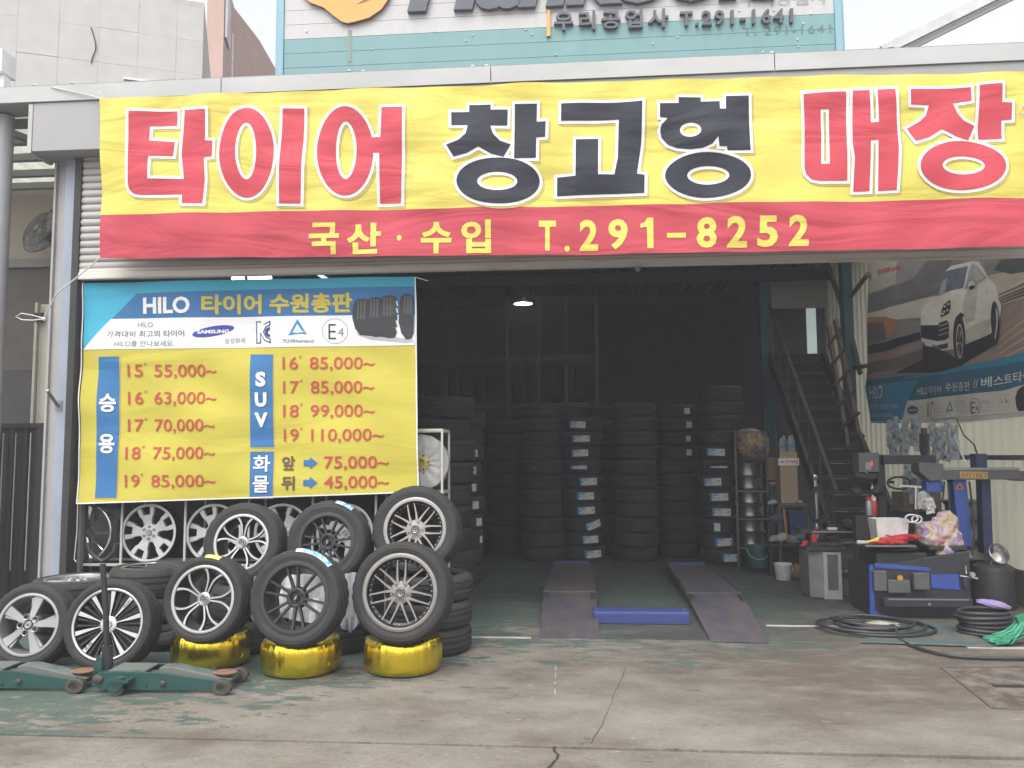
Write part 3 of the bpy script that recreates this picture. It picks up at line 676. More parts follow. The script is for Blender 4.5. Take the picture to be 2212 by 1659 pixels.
gl([z1([(1790, 688), (1922, 685), (1918, 900), (1900, 1287), (1768, 1288), (1772, 1000)])], C_red)
gl([z2(ell(128, 957, 177, 280)), z2(ell(132, 950, 65, 182))], C_red)
gl([z2([(292, 865), (350, 865), (360, 682), (492, 680), (480, 1283), (345, 1285), (343, 965), (292, 965)])], C_red)
gl([z2([(910,660),(1047,660),(1047,693),(1155,693),(1152,793),(1045,795),(1062,845),(1105,888),(1175,912),(1128,992),(1050,972),(970,930),(900,972),(815,997),(768,920),(845,890),(890,850),(905,795),(800,795),(798,710),(910,706)])], C_blk)
gl([z2([(1200,660),(1340,658),(1338,770),(1395,770),(1392,870),(1336,873),(1333,1000),(1195,1003)])], C_blk)
gl([z2(ell(1095, 1145, 262, 150)), z2(ell(1090, 1148, 126, 60))], C_blk)
gl([z2([(1493,660),(2005,640),(2000,900),(1985,1010),(1972,1095),(2020,1103),(2018,1222),(1465,1238),(1467,1120),(1583,1113),(1585,882),(1727,875),(1725,1108),(1828,1106),(1850,1000),(1857,755),(1492,770)])], C_blk)
gl([z3([(-91,660),(28,655),(28,618),(168,615),(170,643),(288,640),(289,690),(327,690),(327,608),(472,605),(480,955),(335,955),(331,930),(284,930),(276,870),(240,915),(180,942),(102,950),(20,940),(-40,915),(-80,870),(-88,830),(-80,790),(-40,750),(-90,745)]), z3(ell(102, 828, 66, 45))], C_blk)
gl([z3(ell(213, 1110, 270, 143)), z3(ell(215, 1110, 132, 58))], C_blk)
gl([z3([(815,598),(1083,585),(1090,800),(1097,1140),(925,1145),(870,1135),(835,1100),(825,1060),(826,800)]), z3([(925,692),(978,690),(984,850),(983,1035),(930,1037),(934,850)])], C_red)
gl([z3([(1125,578),(1232,574),(1240,778),(1290,776),(1280,572),(1392,568),(1402,740),(1420,930),(1408,1200),(1295,1203),(1291,885),(1243,888),(1242,1203),(1137,1207),(1142,1000),(1128,900)])], C_red)
gl([z3([(1490,568),(1873,553),(1875,640),(1760,655),(1790,720),(1830,765),(1900,795),(1860,888),(1780,865),(1690,820),(1610,870),(1528,895),(1470,815),(1550,770),(1590,730),(1610,665),(1492,665)])], C_red)
gl([z3([(1925,542),(2065,533),(2068,650),(2130,652),(2132,757),(2070,760),(2073,875),(1925,880),(1921,800)])], C_red)
gl([z3(ell(1820, 1050, 272, 157)), z3(ell(1822, 1050, 135, 58))], C_red)
for i, (lp_, m) in enumerate(G):
    out = grow(lp_[0], 6.2); sh = [(x + 4.5, y + 4.5) for x, y in grow(lp_[0], 6.0)]
    hol = [grow(h, -6.2) if abs(area(h)) > 900 else None for h in lp_[1:]]
    hol = [h for h in hol if h]
    j = .13 * (i % 4)
    B.poly([sh] + [[(x + 3, y + 3) for x, y in h] for h in hol], C_shd, 1 + j)
    B.poly([out] + hol, C_wht, 2 + j)
    B.poly(lp_, m, 3 + j)
# the thin grey channel inside the narrow counter
for x0_, y0_, x1_, y1_ in ((950, 708, 958, 1020), (1262, 610, 1268, 745), (1264, 905, 1270, 1190)): B.poly(z3([(x0_, y0_), (x1_, y0_), (x1_ + 2, y1_), (x0_ + 2, y1_)]), C_shd, 3.6)
def bt(t, x0, yt, x1, yb, bold=.034, ref=None, sl=-.012): B.text(t, x0, yt, x1, yb, C_yel, 1.2, bold, ref, sl)
bt('국', 668, 482, 733, 550); bt('산', 749, 481, 823, 549); bt('·', 858, 508, 868, 521); bt('수', 909, 479, 975, 548); bt('입', 996, 477, 1061, 548)
bt('T', 1164, 477, 1201, 542, .035); bt('.', 1219, 530, 1231, 543)
for ch, xa, xb in (('2', 1252, 1292), ('9', 1314, 1356), ('1', 1383, 1412), ('-', 1441, 1482), ('8', 1505, 1548), ('2', 1570, 1614), ('5', 1636, 1680), ('2', 1703, 1746)):
    k = (xa - 1252) * -.0185
    if ch == '-': B.poly([(1441, 503), (1482, 502), (1482, 513), (1441, 514)], C_yel, 1.2)
    elif ch == '1': B.poly([(1383, 484), (1392, 481), (1398, 471), (1411, 470.5), (1411.5, 537), (1398, 537.5), (1397, 491), (1383, 493)], C_yel, 1.2)
    else: bt(ch, xa, 474 + k, xb, 541 + k, .034)
banner = B.build('long_banner'); tag(banner, 'long yellow and red cloth banner with huge letters tied across the shop fascia', 'banner')
M_rope = mat('white rope', (0.66, 0.65, 0.63), 0.8)
def rope_obj(pts, r=.006, parent=banner, name='rope', n=6):
    mb = MB(); mb.tube(pts, r, n); return mb.build(name, M_rope, parent, smooth=60)
k1 = onY(169, 681, -.24)
rope_obj([onY(217, 556, BNY), onY(170, 596, -.33), onY(122, 635, -.29), onY(94, 688, -.27)], .006)
kx = onY(95, 689, -.27)
rope_obj([kx, onY(70, 692, -.28), onY(48, 691, -.29), onY(34, 684, -.29), onY(46, 677, -.29), onY(70, 681, -.28), onY(96, 688, -.27)], .0055)
mb = MB(); mb.lathe([(0, .02), (.014, .012), (.016, 0), (.012, -.012), (0, -.02)], 10, 0, Matrix.Translation(kx)); mb.build('rope_knot', M_rope, banner)
rope_obj([onY(222, 213, BNY), onY(190, 205, -.37), onY(110, 188, -.36)], .005)
rope_obj([onY(222, 213, BNY), onY(217, 202, -.41), onY(211, 196, -.41)], .004)
rope_obj([onY(2213, 224, BNY - .02), onY(2204, 235, BNY - .03), onY(2204, 245, BNY - .03), onY(2213, 248, BNY - .02)], .004)

# ---- price banner
PY = -.09
def pfold(x, z): return .009 * math.sin(x * 3.9 - z * 4.6 + .6 * math.sin(x * 2.1)) + .007 * math.sin(x * 7.3 + z * 5.9 + 1.2 * math.sin(z * 3)) + .005 * math.sin(x * 2.1 + z * 13)
def Pp(px, py, lay):
    p = onY(px, py, PY); p.y += pfold(p.x, p.z) - .0030 * lay; return p
Q = Print(Pp, (12.0, 12.0))
D_yel = cloth('price yellow', (0.545, 0.475, 0.075), .17); D_blu = cloth('price blue', (0.045, 0.17, 0.38), .22); D_cya = cloth('price cyan', (0.055, 0.39, 0.56), .22)
D_wht = cloth('price white', (0.80, 0.79, 0.80), .22); D_red = cloth('price red', (0.50, 0.075, 0.06), .22); D_gry = cloth('price grey', (0.20, 0.20, 0.21), .22); D_brn = cloth('price brown', (0.14, 0.085, 0.05), .22)
D_ink = cloth('price ink blue', (0.035, 0.06, 0.20), .22); D_ora = cloth('price dim ink', (0.60, 0.38, 0.08), .22); D_tyr = cloth('price photo dark', (0.045, 0.047, 0.052), .22); D_tyr2 = cloth('price photo grey', (0.105, 0.108, 0.115), .22); D_sh = cloth('price photo drop', (0.45, 0.45, 0.47), .22)
h = .0  # slope helpers
zq = lambda l: [(151.2 + x * .3418, 583.2 + y * .3418) for x, y in l]       # banner head, read off at 1400/2212
HEM = [(182, 612), (896, 599)]
Q.poly([(182, 612), (500, 604), (896, 598), (900, 745), (540, 750), (180, 757)], D_cya, 0)
Q.poly([(180, 757), (540, 750), (900, 745), (903, 1064), (540, 1077), (168, 1089)], D_yel, 0)
Q.poly(zq([(420, 148), (1300, 120), (2174, 104), (2176, 283), (258, 310)]), D_blu, 1)
Q.poly(zq([(258, 309), (2176, 282), (2180, 476), (85, 505)]), D_wht, 1.3)
for a, b in (((180.5, 612), (167, 1089)), ((897, 599), (903, 1064))): Q.poly([(a[0] - 1.4, a[1]), (a[0] + 1.4, a[1]), (b[0] + 1.4, b[1]), (b[0] - 1.4, b[1])], D_wht, 2)
Q.poly([(167, 1086.5), (903, 1061.5), (903, 1064), (167, 1089)], D_wht, 2.2)
def pq(t, x0, yt, x1, yb, m, bold=.03, ref=None, sl=-.012, lay=2.6):
    Q.text(t, 151.2 + x0 * .3418, 583.2 + yt * .3418, 151.2 + x1 * .3418, 583.2 + yb * .3418, m, lay, bold, ref, sl)
pq('HILO', 463, 175, 765, 278, D_wht, .034, 'H'); pq('타이어', 836, 158, 1210, 280, D_yel, .024); pq('수원총판', 1262, 150, 1784, 274, D_yel, .024)
pq('타이어', 839, 162, 1213, 284, D_ora, .024, lay=2.0); pq('수원총판', 1265, 154, 1787, 278, D_ora, .024, lay=2.0)
pq('HILO', 428, 330, 524, 362, D_gry, -.005, 'H'); pq('가격대비 최고의 타이어', 236, 386, 726, 428, D_gry, .015); pq('HILO를 만나보세요.', 290, 448, 662, 487, D_gry, -.002)
Q.poly(zq([(905 + 131 * math.cos(t) * .985 + 20 * math.sin(t) * -.3, 387 + 33 * math.sin(t) - 22 * math.cos(t)) for t in [2 * math.pi * k / 36 for k in range(36)]]), cloth('price logo blue', (0.055, 0.07, 0.36), .22), 2)
pq('SAMSUNG', 806, 380, 1003, 404, D_wht, .04, 'S', -.03); pq('삼성화재', 976, 430, 1104, 466, D_gry, .0)
# the certification mark: outlined letters
D_k = D_ink
for l in ([(1178, 328), (1204, 327), (1204, 383), (1225, 345), (1266, 325), (1266, 350), (1240, 360), (1224, 392), (1240, 425), (1266, 438), (1266, 461), (1230, 445), (1204, 402), (1204, 462), (1178, 463)],):
    Q.poly(zq(grow(l, 3)), D_k, 2.0); Q.poly(zq(grow(l, -4.5)), D_wht, 2.5)
arc = [(1266 + 0, 362)] + [(1266 + 33 * math.cos(R_(a)), 394 + 32 * math.sin(R_(a))) for a in range(-100, -261, -20)] + [(1266, 426), (1266, 408)] + [(1266 + 16 * math.cos(R_(a)), 394 + 14 * math.sin(R_(a))) for a in range(-260, -99, 20)] + [(1266, 380)]
Q.poly(zq(arc), D_k, 2.9)
tri = cloth('price logo cyan', (0.05, 0.27, 0.50), .22)
Q.poly([zq([(1443, 312), (1503, 410), (1470, 404), (1430, 408), (1384, 416)]), zq([(1441, 340), (1410, 400), (1440, 392), (1472, 390)])], tri, 2)
Q.poly(zq([(1420, 396), (1460, 384), (1490, 392), (1440, 400)]), D_wht, 2.6)
pq('TÜVRheinland', 1346, 440, 1543, 461, D_gry, .012, 'T', -.006)
Q.poly([zq(ell(1523, 428, 7, 7, 14)), zq(ell(1523, 428, 5, 5, 14))], D_sh, 2)
Q.poly([zq(ell(1677, 387, 81, 79, 44)), zq(ell(1677, 387, 78, 76, 44))], D_gry, 2)
pq('E', 1636, 343, 1683, 438, D_tyr, -.012); pq('4', 1695, 368, 1731, 420, D_gry, -.012)
# printed picture of four tyres
Q.poly(zq([(1812, 395), (2170, 440), (2176, 455), (2120, 462), (1900, 440), (1820, 412)]), D_sh, 1.8)
Q.poly(zq([(1812, 260), (1830, 200), (2050, 190), (2064, 400), (2050, 430), (1830, 412)]), D_tyr, 2.0)
for k, (xa, xb, yt, yb) in enumerate(((1786, 1900, 182, 412), (1868, 1985, 172, 425), (1950, 2070, 160, 432), (2078, 2174, 148, 440))):
    lay = 2.2 + .35 * k
    Q.poly(zq([(xa + 4, yt + 60), (xa + 14, yt + 22), (xa + 34, yt + 4), (xb - 34, yt), (xb - 10, yt + 10), (xb, yt + 40), (xb, yb - 40), (xb - 14, yb - 6), (xb - 50, yb), (xa + 44, yb - 6), (xa + 18, yb - 40), (xa, yb - 110)]), D_tyr, lay)
    for j in range(3):
        u = xa + 32 + j * 20; Q.poly(zq([(u, yt + 14), (u + 11, yt + 12), (u + 9, yt + 130), (u - 3, yt + 130)]), D_tyr2, lay + .1)
    for j in range(9):
        y = yt + 14 + j * 12; Q.poly(zq([(xb - 38, y), (xb - 12, y + 12), (xb - 12, y + 17), (xb - 38, y + 5)]), D_tyr2, lay + .1)
for y in (196, 240, 318, 362): Q.poly(zq([(2060, y), (2069, y + 4), (2074, y + 30), (2068, y + 34)]), D_wht, 3.5)
# price columns
r2 = lambda x, y: (151.2 + x * .20508, 756 + y * .20508)
r3 = lambda x, y: (518.4 + x * .20508, 756 + y * .20508)
for cnv, l in ((r2, [(308, 72), (530, 72), (520, 800), (488, 1560), (260, 1560), (280, 830)]), (r3, [(115, 48), (352, 48), (350, 1023), (105, 1025)]), (r3, [(105, 1072), (350, 1070), (350, 1555), (105, 1558)])):
    Q.poly([(cnv(x + 9, y + 9)) for x, y in l], D_ora, 1); Q.poly([cnv(x, y) for x, y in l], D_blu, 1.5)
def pt(cnv, t, x0, yt, x1, yb, m, bold=.03, ref=None, sl=-.006, lay=2.2):
    a, b = cnv(x0, yt), cnv(x1, yb); Q.text(t, a[0], a[1], b[0], b[1], m, lay, bold, ref, sl)
for t, x0, yt, x1, yb in (('승', 317, 462, 490, 655), ('용', 302, 885, 472, 1090)):
    pt(r2, t, x0 + 8, yt + 8, x1 + 8, yb + 8, D_ink, .03, lay=2.0); pt(r2, t, x0, yt, x1, yb, D_wht, .03, lay=2.6)
for t, x0, yt, x1, yb in (('S', 173, 232, 278, 388), ('U', 162, 448, 285, 600), ('V', 155, 660, 295, 815), ('화', 137, 1110, 315, 1282), ('물', 140, 1325, 308, 1502)):
    b_ = .05 if t in 'SUV' else .018; pt(r3, t, x0 + 8, yt + 8, x1 + 8, yb + 8, D_ink, b_, lay=2.0); pt(r3, t, x0, yt, x1, yb, D_wht, b_, lay=2.6)
for cnv, n_, q_, p_, a, b, y in ((r2, '15', 790, '55,000~', 893, 1543, 155), (r2, '16', 788, '63,000~', 890, 1541, 442), (r2, '17', 782, '70,000~', 885, 1535, 730), (r2, '18', 764, '75,000~', 878, 1530, 1022), (r2, '19', 756, '85,000~', 865, 1533, 1316),
                                (r3, '16', 628, '85,000~', 738, 1412, 75), (r3, '17', 632, '85,000~', 742, 1414, 328), (r3, '18', 632, '99,000~', 740, 1418, 578), (r3, '19', 636, '110,000~', 755, 1516, 832)):
    pt(cnv, n_, q_ - 176, y, q_ - 14, y + 130, D_red, .006, '5')
    for k in (0, 12): Q.poly([cnv(q_ + k + 4, y - 15), cnv(q_ + k + 11, y - 15), cnv(q_ + k + 7, y + 9), cnv(q_ + k, y + 9)], D_red, 2.2)
    pt(cnv, p_, a, y, b, y + 128, D_red, .006, '5')
for t, p_, y, yk in (('앞', '75,000~', 1120, 1118), ('뒤', '45,000~', 1328, 1328)):
    pt(r3, t, 440, yk, 580, yk + 150, D_brn, .03); pt(r3, p_, 893, y, 1567, y + 128, D_red, .010, '5')
    Q.poly([r3(672, y + 38), r3(740, y + 38), r3(740, y + 8), r3(822, y + 68), r3(740, y + 132), r3(740, y + 102), r3(672, y + 102)], D_blu, 2)
price = Q.build('price_banner'); tag(price, 'square yellow cloth banner listing tyre prices, hung low in the bay above the display wheels', 'banner')
rope_obj([onY(897, 599, PY), onY(905, 601, PY), onY(925, 607, PY + .02)], .004, price); rope_obj([onY(181, 612, PY), onY(176, 607, -.03), onY(172, 600, 0)], .004, price)
rope_obj([onY(168, 1089, PY), onY(166, 1150, PY + .01), onY(160, 1208, PY + .02), onY(165, 1214, PY + .0)], .004, price)

# ---- poster hung along the right inner wall
def Pw(px, py, lay):
    p = onX(px, py, XW - .06); p.x += .016 * math.sin(p.y * 3.1 + p.z * 1.2) + .01 * math.sin(p.y * 7 - p.z * 2.2) - .0040 * lay; return p
W = Print(Pw, (11.0, 11.0))
def ink(n, c): return cloth('poster ' + n, tuple(min(.9, q * 1.5) for q in c), .2)
K = dict(grey=ink('sky grey', (0.20, 0.185, 0.18)), dusk=ink('dusk', (0.115, 0.105, 0.105)), road=ink('road', (0.255, 0.175, 0.145)), road2=ink('road dark', (0.115, 0.08, 0.072)), roadl=ink('road light', (0.40, 0.29, 0.235)), sand=ink('sand', (0.42, 0.35, 0.28)), car=ink('car white', (0.60, 0.545, 0.49)), card=ink('car tone', (0.44, 0.39, 0.345)), blk=ink('black', (0.012, 0.0125, 0.015)), glass=ink('glass', (0.095, 0.12, 0.155)), glassl=ink('glass light', (0.26, 0.29, 0.31)), blue=ink('blue', (0.02, 0.19, 0.33)), teal=ink('teal', (0.018, 0.105, 0.165)), wht=ink('white', (0.50, 0.47, 0.43)), txt=ink('pale text', (0.55, 0.55, 0.54)), rust=ink('rust', (0.33, 0.145, 0.07)), red=ink('red', (0.42, 0.05, 0.05)), ind=ink('indigo', (0.06, 0.075, 0.20)), grn=ink('green', (0.045, 0.06, 0.05)), ivory=ink('pale sky', (0.33, 0.30, 0.24)))
wz = lambda l: [(1779.8 + x * .22787, 540 + y * .22787) for x, y in l]
E_ = 2280
W.poly(wz([(430, 60), (E_, -60), (E_, 1220), (1900, 1300), (390, 1240), (400, 800)]), K['grey'], 0)
W.poly(wz([(430, 60), (700, 60), (690, 320), (425, 420)]), K['ivory'], .8)
W.poly(wz([(425, 410), (560, 370), (700, 330), (860, 270), (960, 110), (1150, 60), (1250, 60), (1150, 230), (1050, 420), (700, 520), (415, 600)]), K['dusk'], 1)
W.poly(wz([(415, 600), (700, 525), (1060, 430), (1050, 520), (930, 640), (410, 690)]), K['card'], 1.2)
W.poly(wz([(410, 640), (580, 630), (720, 660), (710, 780), (600, 840), (405, 880)]), K['rust'], 1.6)
W.poly(wz([(408, 690), (560, 680), (600, 840), (405, 880)]), K['road2'], 1.9)
W.poly(wz([(405, 910), (600, 870), (920, 770), (930, 830), (600, 960), (400, 990)]), K['blk'], 1.6)
W.poly(wz([(400, 985), (600, 960), (930, 890), (960, 1010), (700, 1130), (460, 1240), (390, 1240)]), K['road'], 1.2)
W.poly(wz([(400, 1070), (700, 1020), (930, 930), (950, 1020), (720, 1125), (400, 1180)]), K['road2'], 1.7)
W.poly(wz([(1620, 190), (1680, 90), (E_, 40), (E_, 130), (1760, 230)]), K['grn'], 1.2)
W.poly(wz([(1540, 250), (1750, 200), (E_, 110), (E_, 330), (1700, 520), (1640, 470)]), K['sand'], 1)
for y in (0, 70, 120, 170): W.poly(wz([(1660, 420 + y * .5), (1900, 300 + y * .6), (E_, 140 + y), (E_, 165 + y), (1900, 325 + y * .6), (1660, 432 + y * .5)]), K['road2'], 1.8)
W.poly(wz([(1690, 560), (1900, 450), (E_, 300), (E_, 1000), (1350, 1130), (1340, 1080), (1620, 850)]), K['road'], 1)
for a in (0, 1, 2, 3): W.poly(wz([(1650, 860 + a * 60), (1900, 640 + a * 90), (E_, 380 + a * 130), (E_, 410 + a * 130), (1900, 665 + a * 90), (1640, 880 + a * 60)]), K['roadl'], 1.4)
W.poly(wz([(930, 890), (1100, 930), (1260, 1020), (1360, 880), (1600, 760), (1640, 880), (1340, 1090), (1100, 1160), (700, 1170), (930, 1030)]), K['blk'], 1.9)
# the car
W.poly(wz([(1170, 190), (1230, 150), (1420, 105), (1490, 110), (1540, 180), (1580, 270), (1640, 330), (1665, 470), (1690, 520), (1680, 620), (1650, 700), (1580, 790), (1380, 890), (1250, 940), (1120, 955), (1060, 900), (925, 870), (915, 800), (925, 600), (950, 540), (1060, 440)]), K['car'], 2.4)
W.poly(wz([(1362, 760), (1470, 690), (1590, 640), (1570, 790), (1370, 880)]), K['card'], 2.8)
W.poly(wz([(1380, 370), (1470, 330), (1440, 660), (1370, 700), (1340, 560)]), K['card'], 2.7)
W.poly(wz([(1060, 440), (1160, 205), (1380, 150), (1340, 360), (1240, 380), (1140, 410)]), K['glass'], 3)
W.poly(wz([(1075, 430), (1120, 300), (1190, 260), (1160, 400)]), K['glassl'], 3.3)
W.poly(wz([(1425, 125), (1480, 160), (1560, 265), (1460, 330), (1355, 375), (1390, 200)]), K['glassl'], 3)
W.poly(wz([(1440, 150), (1480, 175), (1540, 260), (1470, 300), (1440, 280)]), K['card'], 3.3)
W.poly(wz([(1395, 300), (1430, 290), (1450, 320), (1440, 360), (1400, 375), (1385, 340)]), K['car'], 3.6)
W.poly(wz([(1395, 345), (1445, 330), (1440, 362), (1400, 378)]), K['blk'], 3.8)
W.poly(wz([(1130, 520), (1220, 470), (1225, 540), (1200, 600), (1100, 640), (1110, 580)]), K['blk'], 3)
for x, y in ((1150, 535), (1195, 512), (1145, 585), (1185, 570), (1125, 605)): W.poly(wz(ell(x, y, 16, 11, 10)), K['wht'], 3.3)
W.poly(wz([(920, 715), (1080, 712), (1090, 690), (1170, 665), (1200, 690), (1195, 830), (1160, 850), (1070, 862), (920, 830)]), K['blk'], 3)
for y in (0, 40, 85): W.poly(wz([(1090, 720 + y), (1190, 690 + y), (1190, 697 + y), (1090, 728 + y)]), K['card'], 3.3)
W.poly(wz([(1070, 905), (1190, 880), (1180, 930), (1110, 940)]), K['blk'], 3)
W.poly(wz([(960, 845), (1038, 855), (1036, 920), (960, 905)]), K['wht'], 3.4)
W.poly(wz(ell(1310, 850, 62, 235, 30)), K['blk'], 3.1)
W.poly(wz(ell(1320, 865, 36, 165, 26)), K['card'], 3.4); W.poly(wz(ell(1322, 865, 28, 145, 26)), K['blk'], 3.6)
for k in range(5):
    a = 2 * math.pi * k / 5 + .3; W.poly(wz([(1322 + 4 * math.sin(a), 865 - 12 * math.cos(a)), (1322 + 26 * math.cos(a), 865 + 135 * math.sin(a)), (1322 + 26 * math.cos(a + .25), 865 + 135 * math.sin(a + .25))]), K['card'], 3.8)
W.poly(wz([(1262, 800), (1285, 650), (1325, 590), (1360, 610), (1350, 640), (1310, 640), (1280, 720), (1270, 830)]), K['blk'], 3.3)
W.poly(wz(ell(1628, 680, 42, 195, 28)), K['blk'], 3.1); W.poly(wz([(1640, 540), (1662, 600), (1655, 720), (1625, 850), (1615, 840), (1640, 700)]), K['card'], 3.4)
W.poly(wz(ell(1562, 388, 10, 14, 12)), K['card'], 3)
# lettering bands
W.poly(wz([(390, 1240), (700, 1200), (1100, 1160), (1800, 1005), (E_, 900), (E_, 1270), (1900, 1340), (740, 1640), (445, 1640), (385, 1320)]), K['teal'], 2)
W.poly(wz([(720, 1230), (830, 1195), (1130, 1150), (1770, 1000), (E_, 880), (E_, 960), (1740, 1085), (1130, 1175), (900, 1205)]), K['blue'], 2.4)
W.poly(wz([(380, 1290), (880, 1230), (840, 1340), (730, 1640), (450, 1630)]), K['blue'], 2.2)
W.poly(wz([(800, 1430), (1700, 1330), (1900, 1280), (E_, 1210), (E_, 1520), (1896, 1580), (1300, 1640), (735, 1640)]), K['wht'], 2.6)
def wt(t, x0, yt, x1, yb, m, bold=.01, sl=0.0, lay=3.2, ref=None, shear=0.0):
    a, b = wz([(x0, yt), (x1, yb)]); W.text(t, a[0], a[1], b[0], b[1], m, lay, bold, ref, sl, shear)
wt('HILO', 425, 1290, 575, 1410, K['txt'], .0, -.04, shear=.1, ref='H'); wt('가격대비 최고의 타이어', 432, 1465, 715, 1515, K['txt'], -.01, -.03); wt('HILO를 만나보세요', 440, 1545, 665, 1590, K['txt'], -.01, -.02)
wt('HILO', 878, 1305, 975, 1370, K['txt'], .0, -.05, ref='H'); wt('타이어', 995, 1290, 1130, 1370, K['txt'], -.005, -.05); wt('수원총판', 1170, 1255, 1410, 1345, K['txt'], .0, -.05)
wt('//', 1436, 1228, 1476, 1310, K['txt'], .0, -.1); wt('베스트타이어', 1500, 1210, 2090, 1310, K['txt'], .01, -.16)
wt('한번 비교해 보세요', 500, 185, 735, 235, K['red'], .03, -.20)
W.poly(wz(ell(845, 1518, 47, 42, 26)), K['ind'], 3); wt('SAMSUNG', 812, 1512, 880, 1528, K['wht'], .02, -.05, 3.4)
wt('KC', 972, 1440, 1050, 1610, K['blk'], -.015, -.02)
W.poly([wz([(1216, 1425), (1245, 1525), (1180, 1535)]), wz([(1214, 1455), (1230, 1512), (1197, 1520)])], K['blue'], 3)
W.poly(wz([(1165, 1600), (1258, 1590), (1258, 1600), (1165, 1610)]), K['blue'], 3)
W.poly([wz(ell(1447, 1488, 50, 86, 36)), wz(ell(1447, 1488, 46, 81, 36))], K['blk'], 3); wt('E', 1415, 1440, 1452, 1550, K['blk'], -.01); wt('4', 1456, 1470, 1480, 1530, K['blk'], -.01)
W.poly([wz([(1690, 1352), (1735, 1430), (1750, 1490), (1725, 1550), (1690, 1570), (1655, 1545), (1640, 1490), (1655, 1430)]), wz([(1690, 1362), (1730, 1434), (1745, 1490), (1722, 1545), (1690, 1563), (1658, 1540), (1645, 1490), (1660, 1434)])], K['sand'], 3)
W.poly(wz([(1700, 1400), (1735, 1445), (1715, 1450)]), K['red'], 3); W.poly(wz([(1665, 1430), (1690, 1425), (1688, 1450), (1665, 1460)]), ink('leaf', (0.35, 0.38, 0.05)), 3)
for x0, x1, y0 in ((892, 965, 1480), (1052, 1172, 1500), (1265, 1355, 1462), (1505, 1615, 1455)):
    for k in range(4):
        yy = y0 + k * 32; W.poly(wz([(x0, yy), (x1 - 12 * (k % 3), yy - 6), (x1 - 12 * (k % 3), yy + 6), (x0, yy + 12)]), K['card'], 3)
wt('TUV라인란드', 1262, 1428, 1356, 1450, K['blk'], -.01, -.04); wt('E4인증', 1505, 1425, 1560, 1452, K['blk'], -.01, -.04)
W.poly(wz([(1825, 1400), (1850, 1330), (1900, 1290), (1990, 1270), (1990, 1520), (1860, 1530), (1835, 1480)]), K['blk'], 3)
poster = W.build('wall_poster'); tag(poster, 'large printed poster of a speeding white car hung along the ribbed right wall', 'poster')
mb = MB()
for i in range(2):
    p0, p1 = onX(1880, 910, XW - .10), onX(2300, 888, XW - .10)
mb.tube([onX(1883, 912, XW - .09), onX(2300, 884, XW - .09)], .006, 6); mb.build('rope', M_rope, poster)
# ================================================================== WHEELS AND TYRES
M_rub = mat('tyre rubber', (0.034, 0.033, 0.033), 0.72, var=0.22, vs=4, bump=0.12, bs=120, spec=0.35)
M_rubd = mat('dusty tyre rubber', (0.043, 0.041, 0.040), 0.78, var=0.25, vs=3, bump=0.12, bs=90, spec=0.3)
M_sil = mat('silver rim', (0.33, 0.33, 0.34), 0.36, 0.6, var=0.06, vs=8)
M_mach = mat('machined face', (0.46, 0.455, 0.45), 0.30, 0.8, var=0.05, vs=8)
M_gun = mat('rim black', (0.022, 0.022, 0.024), 0.35, 0.3, spec=0.5)
M_matb = mat('rim matt black', (0.030, 0.031, 0.034), 0.5, 0.2, spec=0.5)
M_chr = mat('black chrome', (0.62, 0.62, 0.63), 0.06, 1.0, var=0.3, vs=6)
M_hyp = mat('satin silver', (0.27, 0.255, 0.24), 0.28, 0.85, var=0.1, vs=10)
M_rks = mat('bright rack silver', (0.60, 0.595, 0.585), 0.42, 0.45, var=0.06, vs=8)
M_cap = mat('cap grey', (0.33, 0.33, 0.33), 0.4, 0.5)
M_bore = mat('bore dark', (0.02, 0.02, 0.02), 0.6)
def tyre_prof(rr, R, w, liner=False):
    h = w / 2; s = R - rr
    out = [(rr - .004, h * .78), (rr + .004, h * .88), (rr + .012, h * .93), (rr + .020, h * .925), (rr + s * .35, h * .985), (rr + s * .5, h * 1.0), (rr + s * .515, h * 1.012), (rr + s * .53, h * 1.0), (rr + s * .70, h * .975), (rr + s * .715, h * .985), (R - s * .16, h * .915), (R - .012, h * .85), (R - .004, h * .76), (R, h * .60), (R, h * .50), (R - .009, h * .48), (R - .009, h * .40), (R + .001, h * .38), (R + .001, h * .11), (R - .009, h * .09)]
    pr = out + [(r, -z) for r, z in reversed(out)]
    if liner: pr += [(rr + .004, -h * .70), (rr + s * .4, -h * .86), (R - .02, -h * .7), (R - .018, 0), (R - .02, h * .7), (rr + s * .4, h * .86), (rr + .004, h * .70)]
    else: pr += [(rr - .008, -h * .5), (rr - .008, h * .5)]
    return pr
def tyre_mb(rr, R, w, n=84, liner=False):
    pr = tyre_prof(rr, R, w, liner); N = 20
    def mod(i, k, r, z):
        if i < 2 * N and r > R - .016 and (k % 3 == 0) and (i in (11, 12, 13, 26, 27, 28)): r -= .006
        return r, z
    mb = MB(); mb.lathe(pr, n, 0, closed=True, mod=mod); return mb
def rim_base(rr, h, mlip=0, lipw=.010, depth=.9):
    """barrel and lip; returns builder and height of the face plane"""
    mb = MB()
    mb.lathe([(rr - .002, h * .70), (rr + .010, h * .90), (rr + .011, h * .955), (rr + .006, h * .97), (rr - lipw, h * .95), (rr - lipw - .004, h * .90)], 72, mlip)
    mb.lathe([(rr - lipw - .004, h * .90), (rr - lipw - .010, h * .70), (rr - lipw - .022, h * .3), (rr - lipw - .026, -h * .3), (rr - lipw - .012, -h * .85), (rr + .002, -h * .88)], 72, 1)
    return mb
def lugs(mb, n, r, z, rad, a0=0, m=1):
    for k in range(n):
        a = a0 + 2 * math.pi * k / n; mb.lathe([(rad, -.001), (rad * .92, .0025), (rad * .7, .0025), (rad * .62, -.006), (0, -.006)], 12, m, Matrix.Translation((r * math.cos(a), r * math.sin(a), z)))
def pol(r, a): return r * math.cos(a), r * math.sin(a)
